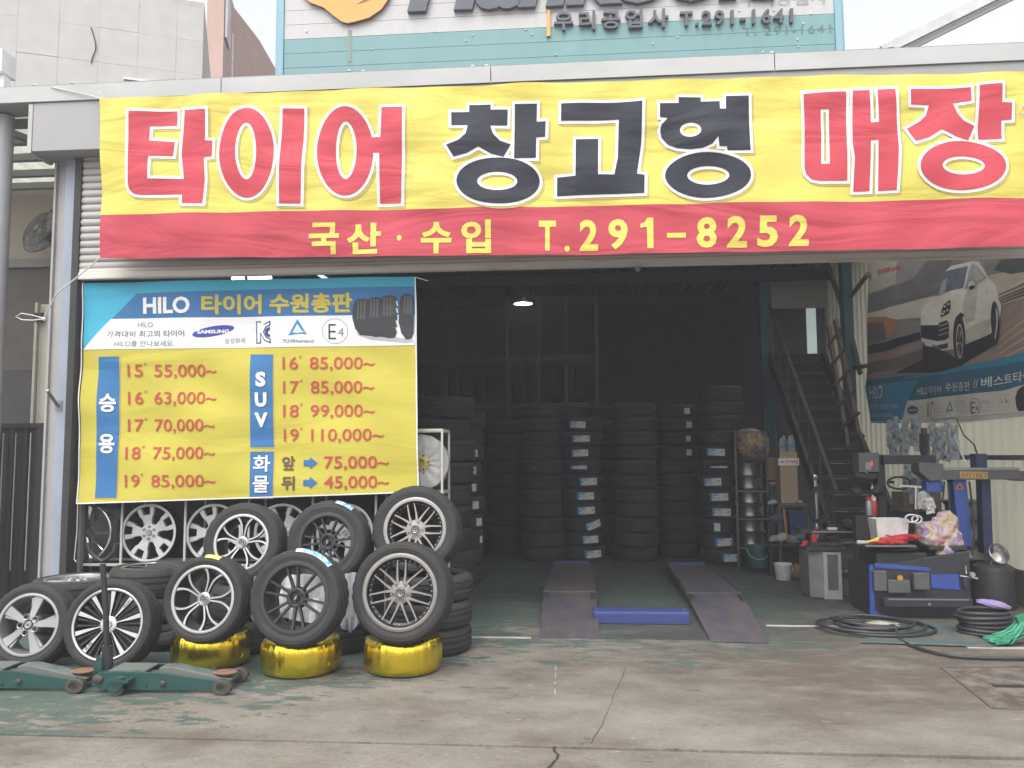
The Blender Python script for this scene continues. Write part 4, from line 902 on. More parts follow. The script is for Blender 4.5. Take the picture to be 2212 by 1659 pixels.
def rib(mb, path, t, mi=0, side=1):    # path of (r, angle, z, halfwidth)
    mb.ribbon([(*pol(r, a), z, hw) for r, a, z, hw in path], t, mi, side)
def rim_star(rr, h):
    mb = rim_base(rr, h, 0, .007); zf = h * .74
    for k in range(5):
        a = R_(90 - 14) + 2 * math.pi * k / 5
        rib(mb, [(.035, a, zf + .012, .020), (.075, a, zf + .012, .024), (.13, a, zf + .008, .028), (rr - .012, a, zf + .012, .038)], .035, 0, 0)
        rib(mb, [(.06, a + .12, zf + .004, .012), (.12, a + .16, zf - .002, .016), (rr - .02, a + .20, zf + .004, .020)], .03, 0, 0)
        a2 = a + math.pi / 5; c = pol(.057, a2); mb.lathe([(.027, -.03), (.025, .014), (.021, .020), (.0165, .018), (.016, -.008)], 20, 0, Matrix.Translation((c[0], c[1], zf))); mb.lathe([(0, -.004), (.0165, -.004)], 14, 2, Matrix.Translation((c[0], c[1], zf)))
    mb.lathe([(.060, zf - .03), (.052, zf + .002), (.036, zf + .012)], 32, 0)
    return mb, [M_sil, M_sil, M_bore], zf + .013
def rim_fan(rr, h):
    mb = rim_base(rr, h, 0, .003); zf = h * .80
    for k in range(10):
        a = R_(87) + 2 * math.pi * k / 10
        rib(mb, [(.05, a, zf, .004), (.09, a, zf, .006), (.15, a, zf + .003, .0135), (rr - .005, a + .015, zf + .006, .0195)], .030, 0, 1)
        for da, hw in ((.20, .012), (.42, .012)): rib(mb, [(.05, a + da, zf - .012, .004), (.13, a + da - .01, zf - .012, .005), (rr - .008, a + da - .02, zf - .006, hw)], .030, 1, 1)
    mb.lathe([(.062, zf - .03), (.058, zf), (.045, zf + .004), (.030, zf + .004)], 32, 0)
    return mb, [M_mach, M_gun, M_bore], zf + .005
def rim_twin(rr, h):
    mb = rim_base(rr, h, 0, .007); zf = h * .80
    for k in range(5):
        a = R_(72) + 2 * math.pi * k / 5
        for s in (-1, 1):
            rib(mb, [(.030, a + s * .20, zf - .006, .0085), (.060, a + s * .165, zf - .004, .0082), (.10, a + s * .135, zf, .0082), (.135, a + s * .15, zf + .002, .0088), (.165, a + s * .21, zf + .004, .0092), (.195, a + s * .285, zf + .006, .0105), (rr - .010, a + s * .335, zf + .008, .0135)], .026, 0, 1)
        rib(mb, [(.03, a, zf - .014, .012), (.09, a, zf - .016, .010), (.14, a, zf - .022, .006)], .02, 1, 1)
    mb.lathe([(.052, zf - .035), (.046, zf - .004), (.038, zf), (.028, zf - .002)], 32, 0)
    return mb, [M_mach, M_gun, M_bore], zf + .001
def rim_mattblack(rr, h):
    mb = rim_base(rr, h, 0, .014); zf = h * .74
    for k in range(6):
        a = R_(100) + 2 * math.pi * k / 6
        for s in (-1, 1): rib(mb, [(.040, a + s * .20, zf - .012, .012), (.075, a + s * .22, zf - .010, .009), (.13, a + s * .20, zf - .002, .0075), (rr - .014, a + s * .19, zf + .010, .0085)], .03, 0, 0)
    mb.lathe([(.075, zf - .05), (.066, zf - .012), (.056, zf - .006), (.044, zf - .008), (.040, zf - .03), (0.0, zf - .03)], 36, 0)
    lugs(mb, 5, .052, zf - .004, .008, R_(90), 2)
    return mb, [M_matb, M_matb, M_bore], zf - .012
def rim_mesh(rr, h):
    mb = rim_base(rr, h, 0, .016); zf = h * .70
    for k in range(7):
        a = R_(90) + 2 * math.pi * k / 7
        for s in (-1, 1):
            rib(mb, [(.050, a + s * .42, zf + .002, .014), (.085, a + s * .30, zf + .003, .0125), (.12, a + s * .235, zf + .002, .0085), (rr - .030, a + s * .135, zf + .006, .0062)], .024, 0, 1)
        rib(mb, [(.05, a, zf, .014), (.074, a, zf, .012)], .02, 0, 1)
        for j in range(5):
            b = a + 2 * math.pi / 7 * (j + .5) / 5; mb.lathe([(.0055, -.003), (.005, .003), (0, .005)], 7, 0, Matrix.Translation((*pol(rr - .034, b), zf - .004)))
    mb.lathe([(rr - .046, zf - .018), (rr - .026, zf - .006), (rr - .024, zf + .004)], 64, 1)
    mb.lathe([(.078, zf - .03), (.072, zf), (.034, zf + .004), (.030, zf - .004)], 40, 0); lugs(mb, 5, .054, zf + .004, .0105, R_(54), 2)
    return mb, [M_hyp, M_gun, M_bore], zf + .003
def rim_wide5(rr, h):
    mb = rim_base(rr, h, 0, .010); zf = h * .80
    for k in range(5):
        a = R_(102) + 2 * math.pi * k / 5
        rib(mb, [(.045, a, zf, .038), (.085, a, zf + .001, .037), (.125, a, zf + .003, .048), (.160, a, zf + .004, .062)], .03, 0, 0)
        for s in (-1, 1): rib(mb, [(.155, a + s * .30, zf + .004, .018), (rr - .008, a + s * .27, zf + .006, .024)], .03, 0, 0)
    mb.lathe([(.085, zf - .03), (.080, zf + .001), (.028, zf + .004)], 36, 0); lugs(mb, 6, .052, zf + .006, .0125, R_(90), 1)
    return mb, [M_rks, M_bore, M_bore], zf + .006
def rim_blade(rr, h):
    mb = rim_base(rr, h, 0, .008); zf = h * .75
    for k in range(9):
        a = R_(58) + 2 * math.pi * k / 9 + (k % 3) * .05; tw = (.75, -.55, .35, -.8, .6, -.3, .9, -.65, .2)[k]
        L = rr - .045; M = Matrix.Rotation(a + .06, 3, 'Z') @ Matrix.Rotation(tw, 3, 'X')
        c = Vector((*pol(.04 + L / 2, a + .06), zf)); vs = [M @ Vector((x, y, z)) + c for x, hw, z0 in ((-L / 2, .010, .0), (0, .016, .004), (L / 2, .030, .006)) for y, z in ((-hw, z0 - .006), (-hw, z0), (0, z0 + .007), (hw, z0), (hw, z0 - .006))]
        mb.add(vs, [(i * 5 + j, i * 5 + 5 + j, i * 5 + 6 + j, i * 5 + 1 + j) for i in (0, 1) for j in range(4)] + [(i * 5 + 4, i * 5 + 9, i * 5 + 5, i * 5) for i in (0, 1)])
    mb.lathe([(.06, zf - .03), (.05, zf), (.036, zf + .003), (.030, zf - .004), (0, zf - .004)], 30, 0)
    return mb, [M_chr, M_gun, M_bore], zf
RIMS = dict(star=rim_star, fan=rim_fan, twin=rim_twin, mattblack=rim_mattblack, mesh=rim_mesh, wide5=rim_wide5, blade=rim_blade)
def cap_of(kind, z, rim):
    r = dict(star=.026, fan=.030, twin=.032, mattblack=.020, mesh=.030, wide5=.026, blade=.02)[kind]
    mb = MB(); mb.lathe([(r, -.01), (r, .004), (r * .86, .007), (r * .72, .005), (0, .006)], 28, 0, Matrix.Translation((0, 0, z)))
    if kind == 'star':
        for x in (-.006, .006): mb.box((x, 0, z + .0075), (.003, .018, .003), 1)
        mb.box((0, 0, z + .0075), (.012, .003, .0028), 1)
    elif kind in ('twin', 'mesh'):
        mb.lathe([(r * .62, .0065), (r * .60, .009), (r * .52, .009), (r * .5, .0065)], 24, 1, Matrix.Translation((0, 0, z))); mb.box((0, 0, z + .007), (r * .9, .004, .003), 1); mb.box((0, 0, z + .0072), (.004, r * .8, .003), 1)
    elif kind == 'mattblack': mb.box((0, 0, z + .008), (.006, .026, .003), 1, Matrix.Rotation(R_(-25), 3, 'Z'))
    return mb.build('hub_cap', [dict(star=M_sil, fan=M_cap, twin=M_sil, mattblack=M_matb, mesh=M_hyp, wide5=M_cap, blade=M_gun)[kind], mat('badge', (0.5, 0.45, 0.2), 0.4, 0.4) if kind == 'mattblack' else M_gun], rim, smooth=30)
def make_wheel(kind, R, w, rr, label, group, tyre=True, name='display_wheel', rub=None):
    t = thing(name, label, 'wheel', group=group)
    if tyre: tyre_mb(rr, R, w).build('tyre', rub or M_rub, t, smooth=32)
    mb, ms, z = RIMS[kind](rr, w / 2); rim = mb.build('rim', ms, t, smooth=32)
    cap_of(kind, z, rim); return t
def face(root, loc, yaw=0.0, lean=0.0, spin=0.0):
    nh = Vector((math.sin(yaw), -math.cos(yaw), 0)); n = nh * math.cos(lean) + Vector((0, 0, math.sin(lean))); y = Vector((0, 0, math.cos(lean))) - nh * math.sin(lean); x = y.cross(n)
    M = Matrix((x, y, n)).transposed() @ Matrix.Rotation(spin, 3, 'Z')
    root.matrix_world = Matrix.Translation(loc) @ M.to_4x4(); return root
def upright(kind, px, py, zbase, R, w, rr, lean, label, yaw=0.0, spin=0.0, group='wheels shown in front of the shop'):
    """wheel standing on a support at height zbase; its centre lies on the sight line through (px, py)"""
    zc = zbase + R * math.cos(lean); p = onZ(px, py, zc) if abs(zc - CAM.z) > .2 else None
    return face(make_wheel(kind, R, w, rr, label, group), p, yaw, lean, spin)
GH = .235
# front row
upright('star', 76, 1350, 0.0, .298, .21, .208, R_(12), 'silver five-spoke wheel at the far left of the front row', R_(5))
W2 = upright('fan', 246, 1350, 0.0, .318, .22, .236, R_(13), 'wheel with ten polished white blades on black, leaning behind the jack handle', R_(5))
W3 = upright('twin', 453, 1294, GH - .010, .296, .22, .216, R_(9), 'front wheel with polished split spokes standing on a gold wrapped tyre', R_(-3))
W4 = upright('mattblack', 648, 1291, GH - .010, .322, .225, .228, R_(9), 'front matt black thin-spoked wheel standing on a gold wrapped tyre', R_(-3))
W5 = upright('mesh', 872, 1279, GH - .010, .342, .24, .248, R_(8), 'front silver mesh wheel with rivets and five bolts, standing on a gold wrapped tyre', R_(-2))
# back row, on stacked tyres
Mw = MB()
def on_depth(px, py, Y): return onY(px, py, Y)
def back(kind, px, py, Y, R, w, rr, lean, label, spin=0.0, yaw=0.0):
    t = make_wheel(kind, R, w, rr, label, 'wheels shown in front of the shop'); p = onY(px, py, Y); face(t, p, yaw, lean, spin); return t, p
W6, p6 = back('twin', 532, 1174, -.62, .312, .22, .207, R_(10), 'polished split-spoke wheel in the upper row below the price banner', .25)
W7, p7 = back('mattblack', 713, 1172, -.62, .318, .225, .208, R_(10), 'matt black thin-spoked wheel in the upper row below the price banner', .3)
W8, p8 = back('mesh', 902, 1146, -.62, .338, .24, .230, R_(10), 'silver mesh wheel in the upper row overlapping the banner corner', .22)
# bits of printed film left on tyre shoulders
M_film = mat('film strip', (0.55, 0.62, 0.68), 0.3, var=0.5, vs=30, col2=(0.08, 0.35, 0.6), thr=(0.45, 0.55))
def film(root, R, w, a0, a1, m=M_film):
    mb = MB(); vs = []
    for k in range(13):
        a = a0 + (a1 - a0) * k / 12
        for r, z in ((R * .93, w * .49), (R * .985, w * .44), (R + .003, w * .33)): vs.append((*pol(r + .002, a), z + .003))
    mb.add(vs, [(k * 3 + j, k * 3 + j + 1, k * 3 + j + 4, k * 3 + j + 3) for k in range(12) for j in (0, 1)]); mb.build('printed_film', m, root, smooth=60)
film(W4, .322, .225, R_(42), R_(92)); film(W7, .318, .225, R_(35), R_(62)); film(W3, .296, .22, R_(70), R_(92), mat('yellow film', (0.6, 0.55, 0.15), 0.4))

# small white lettering on two black blades
def rim_word(root, txt, r0, r1, ang, hgt, z, m, flip=False):
    vs, fs = glyphs(txt, .02); a0, b0, a1, b1 = bbox(vs); mb = MB(); out = []
    for a, b in vs:
        u = (a - a0) / (a1 - a0); v = (b - b0) / (b1 - b0) - .5
        if flip: u, v = 1 - u, -v
        r = r0 + (r1 - r0) * u; c = Vector((math.cos(ang), math.sin(ang))); nn_ = Vector((-c.y, c.x)); q = c * r + nn_ * v * hgt; out.append((q.x, q.y, z))
    mb.add(out, fs); mb.build('spoke_lettering', m, root.children[1], normals=False)
zf_ = .22 / 2 * .80 + .008
rim_word(W2, 'Z-III', .155, .215, R_(87 + 144), .018, zf_, M_gun, True); rim_word(W2, 'ZIUZI', .15, .21, R_(87 - 36), .010, zf_, M_gun)

# gold wrapped tyres
def gold_mat():
    m = bpy.data.materials.new('gold film'); m.use_nodes = True; t = m.node_tree; b = t.nodes['Principled BSDF']; L = t.links.new
    b.inputs['Base Color'].default_value = (0.90, 0.70, 0.045, 1); b.inputs['Metallic'].default_value = 1.0; b.inputs['Roughness'].default_value = 0.22; b.inputs['Coat Weight'].default_value = 0.3
    tc = t.nodes.new('ShaderNodeTexCoord'); s = t.nodes.new('ShaderNodeSeparateXYZ'); L(tc.outputs['Object'], s.inputs[0])
    at = t.nodes.new('ShaderNodeMath'); at.operation = 'ARCTAN2'; L(s.outputs[1], at.inputs[0]); L(s.outputs[0], at.inputs[1])
    cb = t.nodes.new('ShaderNodeCombineXYZ'); k = t.nodes.new('ShaderNodeMath'); k.operation = 'MULTIPLY'; k.inputs[1].default_value = 9; L(at.outputs[0], k.inputs[0]); L(k.outputs[0], cb.inputs[0])
    k2 = t.nodes.new('ShaderNodeMath'); k2.operation = 'MULTIPLY'; k2.inputs[1].default_value = 4.0; L(s.outputs[2], k2.inputs[0]); L(k2.outputs[0], cb.inputs[2])
    n = t.nodes.new('ShaderNodeTexNoise'); n.inputs['Scale'].default_value = 1.3; n.inputs['Detail'].default_value = 5; n.inputs['Roughness'].default_value = 0.55; L(cb.outputs[0], n.inputs['Vector'])
    bp = t.nodes.new('ShaderNodeBump'); bp.inputs['Strength'].default_value = 0.26; bp.inputs['Distance'].default_value = 0.03; L(n.outputs['Fac'], bp.inputs['Height']); L(bp.outputs[0], b.inputs['Normal'])
    return m
M_gold = gold_mat()
gr = dict(left=(456, 1452, 'gold film wrapped tyre half hidden behind the end of the green jack'), mid=(650, 1470, 'gold film wrapped tyre under the front matt black wheel'), right=(871, 1468, 'gold film wrapped tyre under the front silver mesh wheel'))
gold = []
for key, (px, py, lab) in gr.items():
    p = g(px, py); d = Vector((p.x - CAM.x, p.y - CAM.y, 0)).normalized(); c = p + d * .275; random.seed(px)
    mb = MB(); ph = [random.uniform(0, 6.3) for _ in range(6)]
    def mod(i, k, r, z):
        a = 2 * math.pi * k / 120
        if r > .2: r += .0022 * math.sin(23 * a + ph[0]) * (z > .02) + .0016 * math.sin(41 * a + ph[1] + z * 9) + .004 * math.sin(3 * a + ph[2])
        return r, z + .003 * math.sin(5 * a + ph[3]) * (z > .1)
    mb.lathe([(.10, .012), (.245, .006), (.262, .016), (.271, .045), (.275, .10), (.276, .15), (.273, .19), (.264, .218), (.246, .233), (.225, .238), (.17, .232), (.12, .226), (.11, .15)], 120, 0, mod=mod)
    o = mb.build('wrapped_tyre', M_gold, None, smooth=50); o.location = c; tag(o, lab, 'tyre', 'gold wrapped tyres'); gold.append(o)
    mb = MB()
    for q in range(3):
        a = math.atan2(CAM.y - c.y, CAM.x - c.x) + random.uniform(-.9, .9); zz = random.uniform(.06, .17); r = .279
        pts = [(a - .05, zz - .012), (a + .05, zz - .004), (a + .02, zz + .02)]
        mb.add([(r * math.cos(x), r * math.sin(x), z) for x, z in pts] + [(r * .97 * math.cos(a), r * .97 * math.sin(a), zz)], [(0, 1, 2), (0, 1, 3), (1, 2, 3), (2, 0, 3)])
    mb.build('film_flap', M_gold, o)

# plain tyres, shared meshes
TY_A = tyre_mb(.205, .315, .200, 60, True).build('tyre', M_rubd, None, smooth=32)      # prototypes, moved to their first place below
TY_B = tyre_mb(.225, .335, .235, 60, True).build('tyre', M_rubd, None, smooth=32)
used = set()
def place_tyre(proto, loc, rot, label, group):
    o = proto if proto.name not in used else proto.copy()
    if proto.name in used: COL.objects.link(o)
    else: used.add(proto.name)
    o.location = loc; o.rotation_euler = rot; tag(o, label, 'tyre', group); return o
def stack(x, y, z0, n, proto, w, desc, group, jit=.012, seed=1):
    rnd = random.Random(seed); out = []
    for i in range(n):
        sc_ = rnd.uniform(.955, 1.02); out.append(place_tyre(proto, (x + rnd.uniform(-jit, jit), y + rnd.uniform(-jit, jit), z0 + w * (i + .5)), (0, 0, rnd.uniform(0, 6.28)),
                              f'{ORD[n - 1 - i]} tyre from the top, {desc}' if i < n - 1 else f'topmost tyre, {desc}', group)); out[-1].scale = (sc_, sc_, 1.0)
    return out
WA, WB = .2026, .2376
# low stacks that carry the upper row of display wheels
for i, (p, lab, R) in enumerate(((p6, 'low stack under the upper split-spoke wheel', .312), (p7, 'low stack under the upper matt black wheel', .318), (p8, 'low stack under the upper mesh wheel', .338))):
    zb = p.z - R * math.cos(R_(10)); n = 2 if i < 2 else 3
    w_ = zb / n - .003
    pr = tyre_mb(.215, .315 + .02 * (i == 2), max(.15, w_), 60, True).build('tyre', M_rubd, None, smooth=32)
    stack(p.x + (.06 if i == 2 else 0.0), p.y + .14, 0.0, n, pr, w_ + .0026, lab, 'tyres stacked under the display wheels', .006, i + 3)
# left: two low stacks with wheels lying on top
def lying(kind, x, y, z, R, w, rr, label):
    t = make_wheel(kind, R, w, rr, label, 'wheels lying flat on tyre stacks', rub=M_rubd); t.location = (x, y, z + w / 2 + .002); t.rotation_euler = (0, 0, random.uniform(0, 6)); return t
qa = onY(168, 1246, -.62); qb = onY(332, 1220, -.42)
for (q, top, kind, lab, dsc) in ((qa, qa.z, 'star', 'tyre with silver rim lying flat behind the two leftmost front wheels', 'low stack under the silver lying wheel'), (qb, qb.z, 'twin', 'tyre with dark rim lying flat on a stack below the wheel rack', 'low stack under the dark lying wheel')):
    wt_ = .225; n = 2; wb_ = (top - wt_) / n
    pr = tyre_mb(.215, .33, wb_ - .003, 60, True).build('tyre', M_rubd, None, smooth=32)
    stack(q.x, q.y, 0, n, pr, wb_, dsc, 'tyres stacked under the lying wheels', .01, 21)
    lying(kind, q.x, q.y, top - wt_, .325, wt_ - .004, .232, lab)
# dark tyres filling the space behind the front row
for px, py, Y, lab in ((585, 1330, -.50, 'black tyre standing in the shade between the two middle front wheels'), (360, 1330, -.55, 'black tyre standing in the shade behind the bladed front wheel')):
    place_tyre(TY_B, Vector((onY(px, py, Y).x, Y, .338)), (R_(80), 0, 0), lab, 'tyres behind the front wheels')

# ------------------------------------------------------------------ stacks inside the bay, with paper labels
M_lab = mat('tyre label', (0.62, 0.63, 0.64), 0.6, var=0.12, vs=30); M_labb = mat('tyre label blue', (0.03, 0.25, 0.50), 0.6); M_mark = mat('tyre paint mark', (0.30, 0.28, 0.24), 0.7)
def tread_pt(c, R, a, dz): return Vector((R * math.cos(a), R * math.sin(a), dz))
def sticker(ty, ang, wd, ht, tilt=0.0, kind='wide', R=.315):
    """paper label wrapped on the tread, set in the tyre's own turned frame"""
    a0 = ang - ty.rotation_euler.z; R += .0035; mb = MB()
    ct, st = math.cos(tilt), math.sin(tilt)
    def P(u, v, e=0.0): uu, vv = u * ct - v * st, u * st + v * ct; a = a0 + uu / R; return ((R + e) * math.cos(a), (R + e) * math.sin(a), vv)
    def quad(u0, u1, v0, v1, e, m):
        n = 6; vs = [P(u0 + (u1 - u0) * k / n, v, e) for k in range(n + 1) for v in (v0, v1)]
        mb.add(vs, [(2 * k, 2 * k + 2, 2 * k + 3, 2 * k + 1) for k in range(n)], m)
    h2 = ht / 2
    quad(-wd / 2, wd / 2, -h2, h2, 0, 0)
    if kind == 'wide':
        quad(-wd / 2, -wd / 2 + wd * .10, -h2, h2 * .95, .0012, 1); quad(-wd / 2 + wd * .1, -wd / 2 + wd * .48, h2 * .35, h2 * .93, .0012, 1)
        quad(-wd / 2 + wd * .02, -wd / 2 + wd * .22, -h2 * .25, h2 * .1, .0014, 1)
        rnd = random.Random(int(ang * 1000))
        for k in range(5):
            u = -wd / 2 + wd * (.14 + .07 * k); quad(u, u + wd * .045, h2 * .5, h2 * .8, .0022, 0)
        for k in range(3): quad(-wd * .25, wd * (.0 + .05 * k), -h2 * .75 + k * h2 * .28, -h2 * .65 + k * h2 * .28, .0014, 2)
        quad(wd * .30, wd * .42, -h2 * .1, h2 * .5, .0014, 2)
    return mb.build('paper_label', [M_lab, M_labb, mat('label print', (0.40, 0.41, 0.42), 0.6)], ty)
def marks(ty, ang, seed, R=.315):
    rnd = random.Random(seed); a0 = ang - ty.rotation_euler.z; mb = MB()
    for k in range(rnd.randint(2, 5)):
        a = a0 + (k - 2) * .07 * rnd.choice((1, 1, .4)); z = rnd.uniform(-.03, .03); hh = rnd.uniform(.004, .012)
        R2 = R + .004; mb.add([(R2 * math.cos(a), R2 * math.sin(a), z), (R2 * math.cos(a + .035), R2 * math.sin(a + .035), z), (R2 * math.cos(a + .035), R2 * math.sin(a + .035), z + hh), (R2 * math.cos(a), R2 * math.sin(a), z + hh)], [(0, 1, 2, 3)])
    mb.build('paint_mark', M_mark, ty)
def ang_for(c, R, px, py):
    """angle on the tread met by the sight line through px"""
    d = ray(px, py); d = Vector((d.x, d.y)).normalized(); o = Vector((CAM.x - c.x, CAM.y - c.y)); b = o.dot(d); cc = o.dot(o) - R * R; disc = b * b - cc
    if disc < 0: t = -b
    else: t = -b - math.sqrt(disc)
    h_ = o + d * t; return math.atan2(h_.y, h_.x)
def base(px, py, R=.315):
    p = g(px, py); d = Vector((p.x - CAM.x, p.y - CAM.y, 0)).normalized(); return p + d * R
def labels(st, lst, default_w=.27):
    for px, py, wd, ht, tl, kind in lst:
        best = None
        for t in st:
            a = ang_for(t.location, .32, px, py); P_ = Vector((t.location.x + .32 * math.cos(a), t.location.y + .32 * math.sin(a), 0)); k = (P_ - CAM).xy.length / ray(px, py).xy.length
            z = CAM.z + ray(px, py).z * k; e = abs(z - t.location.z)
            if best is None or e < best[0]: best = (e, t, a)
        _, t, a = best
        if not any(c.name.startswith('paper_label') for c in t.children): sticker(t, a, wd, ht, tl, kind)
grp = 'tyre stacks inside the bay'
c = base(1172, 1216); sA = stack(c.x, c.y, .004, 11, TY_A, WA, 'stack beside the dark aisle', grp, .02, 5)
c = base(1258, 1214); sB = stack(c.x, c.y, .004, 10, TY_A, WA, 'blue-labelled stack behind the left ramp', grp, .03, 6)
c = base(1377, 1216); sC = stack(c.x, c.y, .004, 11, TY_A, WA, 'plain stack between the ramps', grp, .02, 7)
c = base(1562, 1222); sE = stack(c.x, c.y, .004, 12, TY_A, WA, 'labelled stack beside the dark rims', grp, .03, 8)
c = base(1468, 1206); sD = stack(c.x, c.y, .004, 11, TY_A, WA, 'set-back stack with square labels', grp, .02, 9)
labels(sB, [(1246, 917, .25, .095, -.06, 'wide'), (1255, 947, .25, .09, 0, 'wide'), (1253, 977, .25, .095, .03, 'wide'), (1249, 1003, .25, .05, 0, 'wide'), (1272, 1025, .26, .10, .03, 'wide'), (1266, 1059, .26, .10, 0, 'wide'), (1267, 1093, .26, .10, .04, 'wide'), (1284, 1133, .25, .10, .28, 'wide'), (1278, 1167, .26, .10, .02, 'wide'), (1283, 1204, .26, .10, .05, 'wide')])
labels(sE, [(1545, 989, .26, .095, -.06, 'wide'), (1551, 1009, .25, .025, 0, 'wide'), (1537, 1029, .26, .10, .05, 'wide'), (1553, 1069, .26, .10, .03, 'wide'), (1558, 1105, .26, .10, -.02, 'wide'), (1549, 1137, .085, .11, 0, 'sq'), (1566, 1174, .26, .10, .06, 'wide'), (1580, 1212, .22, .10, 0, 'wide')])
labels(sD, [(1486, 894, .10, .09, 0, 'sq'), (1489, 926, .10, .09, 0, 'sq'), (1488, 956, .08, .085, 0, 'sq'), (1490, 989, .10, .09, 0, 'sq')])
for st, px in ((sA, 1165), (sC, 1376), (sE, 1540)):
    for i, t in enumerate(st):
        if i % 2 == 0 or i < 3:
            if not t.children: marks(t, ang_for(t.location, .32, px + random.uniform(-12, 22), 1100), i + int(px))
c = base(957, 1293, .33); sL = stack(c.x, c.y, .004, 9, TY_B, WB, 'tall stack touching the price banner edge', grp, .02, 10)
c = base(985, 1268, .315); sM = stack(c.x, c.y + .12, .004, 10, TY_A, WA, 'stack half hidden behind the banner-side stack', grp, .02, 11)
labels(sM, [(1026, 988, .10, .085, 0, 'sq'), (1027, 1018, .06, .09, 0, 'sq'), (1026, 1046, .08, .09, 0, 'sq'), (1027, 1075, .10, .09, 0, 'wide'), (1038, 1096, .12, .09, 0, 'sq'), (1038, 1134, .12, .09, 0, 'sq'), (1040, 1178, .06, .08, 0, 'sq')])
# second rank of stacks further back
for i, (px, Y, n) in enumerate(((1215, 5.9, 11), (1325, 5.9, 11), (1095, 6.0, 10))):
    q = onY(px, 1150, Y); stack(q.x, Y, .004, n, TY_A, WA, ['dim stack left of the blue-labelled stack', 'dim stack right of the blue-labelled stack', 'dim stack at the aisle end'][i], 'set-back tyre stacks in the dark', .02, 30 + i)

# racks at the back with tyres standing on their shelves
M_rack = mat('rack steel', (0.085, 0.085, 0.088), 0.5, 0.2)
RY = 7.1
rack = thing('tyre_rack', 'tall grey steel tyre rack in the dark back of the bay', 'rack', (onY(1100, 900, RY).x, RY, 0)); o_ = rack.location
posts = [onY(x, 800, RY).x for x in (905, 969, 1099, 1164, 1224, 1289)]
shz = [onY(1150, 873, RY).z, onY(1150, 873, RY).z + .80, onY(1150, 873, RY).z + 1.55]
for i, x in enumerate(posts):
    mb = MB(); mb.bx(x - .025 - o_.x, x + .025 - o_.x, -.32, -.27, .004, shz[1] + 1.0); mb.bx(x - .025 - o_.x, x + .025 - o_.x, .27, .32, .004, shz[1] + 1.0); mb.build('upright', M_rack, rack)
mb = MB()
for z in shz[:2]:
    for y in (-.26, .22): mb.bx(posts[0] - o_.x, posts[-1] - o_.x, y, y + .04, z - .06, z)
mb.build('shelf_beam', M_rack, rack)
x = posts[0] + .22; k = 0
while x < posts[-1] - .1:
    for j, z in enumerate(shz[:2]):
        if random.random() < (.25, .85)[j]: continue
        place_tyre(TY_A, (x + random.uniform(-.01, .01), RY, z + .316), (R_(90), random.uniform(0, 6), R_(90)), f'dim tyre number {k + 1} from the left on the {"lower" if j == 0 else "upper"} shelf of the back rack'.replace('number ', 'standing ') if False else ('dim tyre standing on the %s shelf of the dark back rack' % ('lower' if j == 0 else 'upper')), 'tyres on the %s shelf of the back rack' % ('lower' if j == 0 else 'upper'))
    x += .215; k += 1

# ------------------------------------------------------------------ wheel rack behind the price banner
M_frame = mat('rack frame cream', (0.50, 0.48, 0.43), 0.5, var=0.1)
xa, xb = onY(142, 1216, .06).x, onY(955, 1000, .06).x; zt_, zl = onY(955, 926, .06).z, onY(263, 1217, .06).z; zm = onY(930, 1062, .06).z
wr = thing('wheel_rack', 'light welded tube rack holding loose wheels behind the price banner', 'rack', (xa, .22, 0)); o_ = wr.location
nx = [xa, onY(263, 1150, .06).x, onY(400, 1150, .06).x, onY(537, 1150, .06).x, onY(675, 1150, .06).x, onY(812, 1120, .06).x, xb]
mb = MB()
for y in (.06, .44):
    for z in (zl, zm, zt_): mb.bx(xa - o_.x, xb - o_.x, y - .01 - o_.y, y + .01 - o_.y, z - .022, z)
mb.build('rails', M_frame, wr)
for i, x in enumerate(nx):
    mb = MB()
    for y in (.06, .44): mb.bx(x - .009 - o_.x, x + .009 - o_.x, y - .009 - o_.y, y + .009 - o_.y, .004, zt_ - .023)
    mb.build('upright', M_frame, wr)
mb = MB()
for x in (xa, xb):
    for z in (zl, zm, zt_): mb.bx(x - .009 - o_.x, x + .009 - o_.x, .071 - o_.y, .429 - o_.y, z - .02, z - .002)
mb.build('side_rails', M_frame, wr)
def rack_wheel(kind, px, py, Y, R, w, lab, zb=None, spin=0.0, lean=.05, tyre=False, rubR=None):
    t = make_wheel(kind, rubR or R, w, R, lab, 'loose wheels on the welded rack', tyre=tyre, name='rack_wheel'); p = onY(px, py, Y)
    if zb is not None: p.z = zb + (rubR or R + .011)
    face(t, p, R_(-2), lean, spin); return t
rack_wheel('blade', 196, 1155, .20, .244, .20, 'plastic wrapped black chrome wheel at the left end of the rack', zl, .3)
rack_wheel('wide5', 333, 1155, .20, .244, .20, 'silver wide-spoked wheel with six bolt holes, fully visible on the rack', zl)
rack_wheel('wide5', 472, 1150, .20, .244, .20, 'silver wide-spoked wheel partly hidden behind the upper polished wheel', zl, .1)
rack_wheel('wide5', 618, 1140, .22, .244, .20, 'rim mostly hidden behind the upper black wheel on the rack', zl, .5)
rack_wheel('wide5', 752, 1130, .22, .244, .20, 'tilted rim showing its barrel above the upper black wheel', zl, .8)
rack_wheel('blade', 178, 1005, .22, .20, .2, 'dark chrome wheel glimpsed between post and price banner', zm, .9)
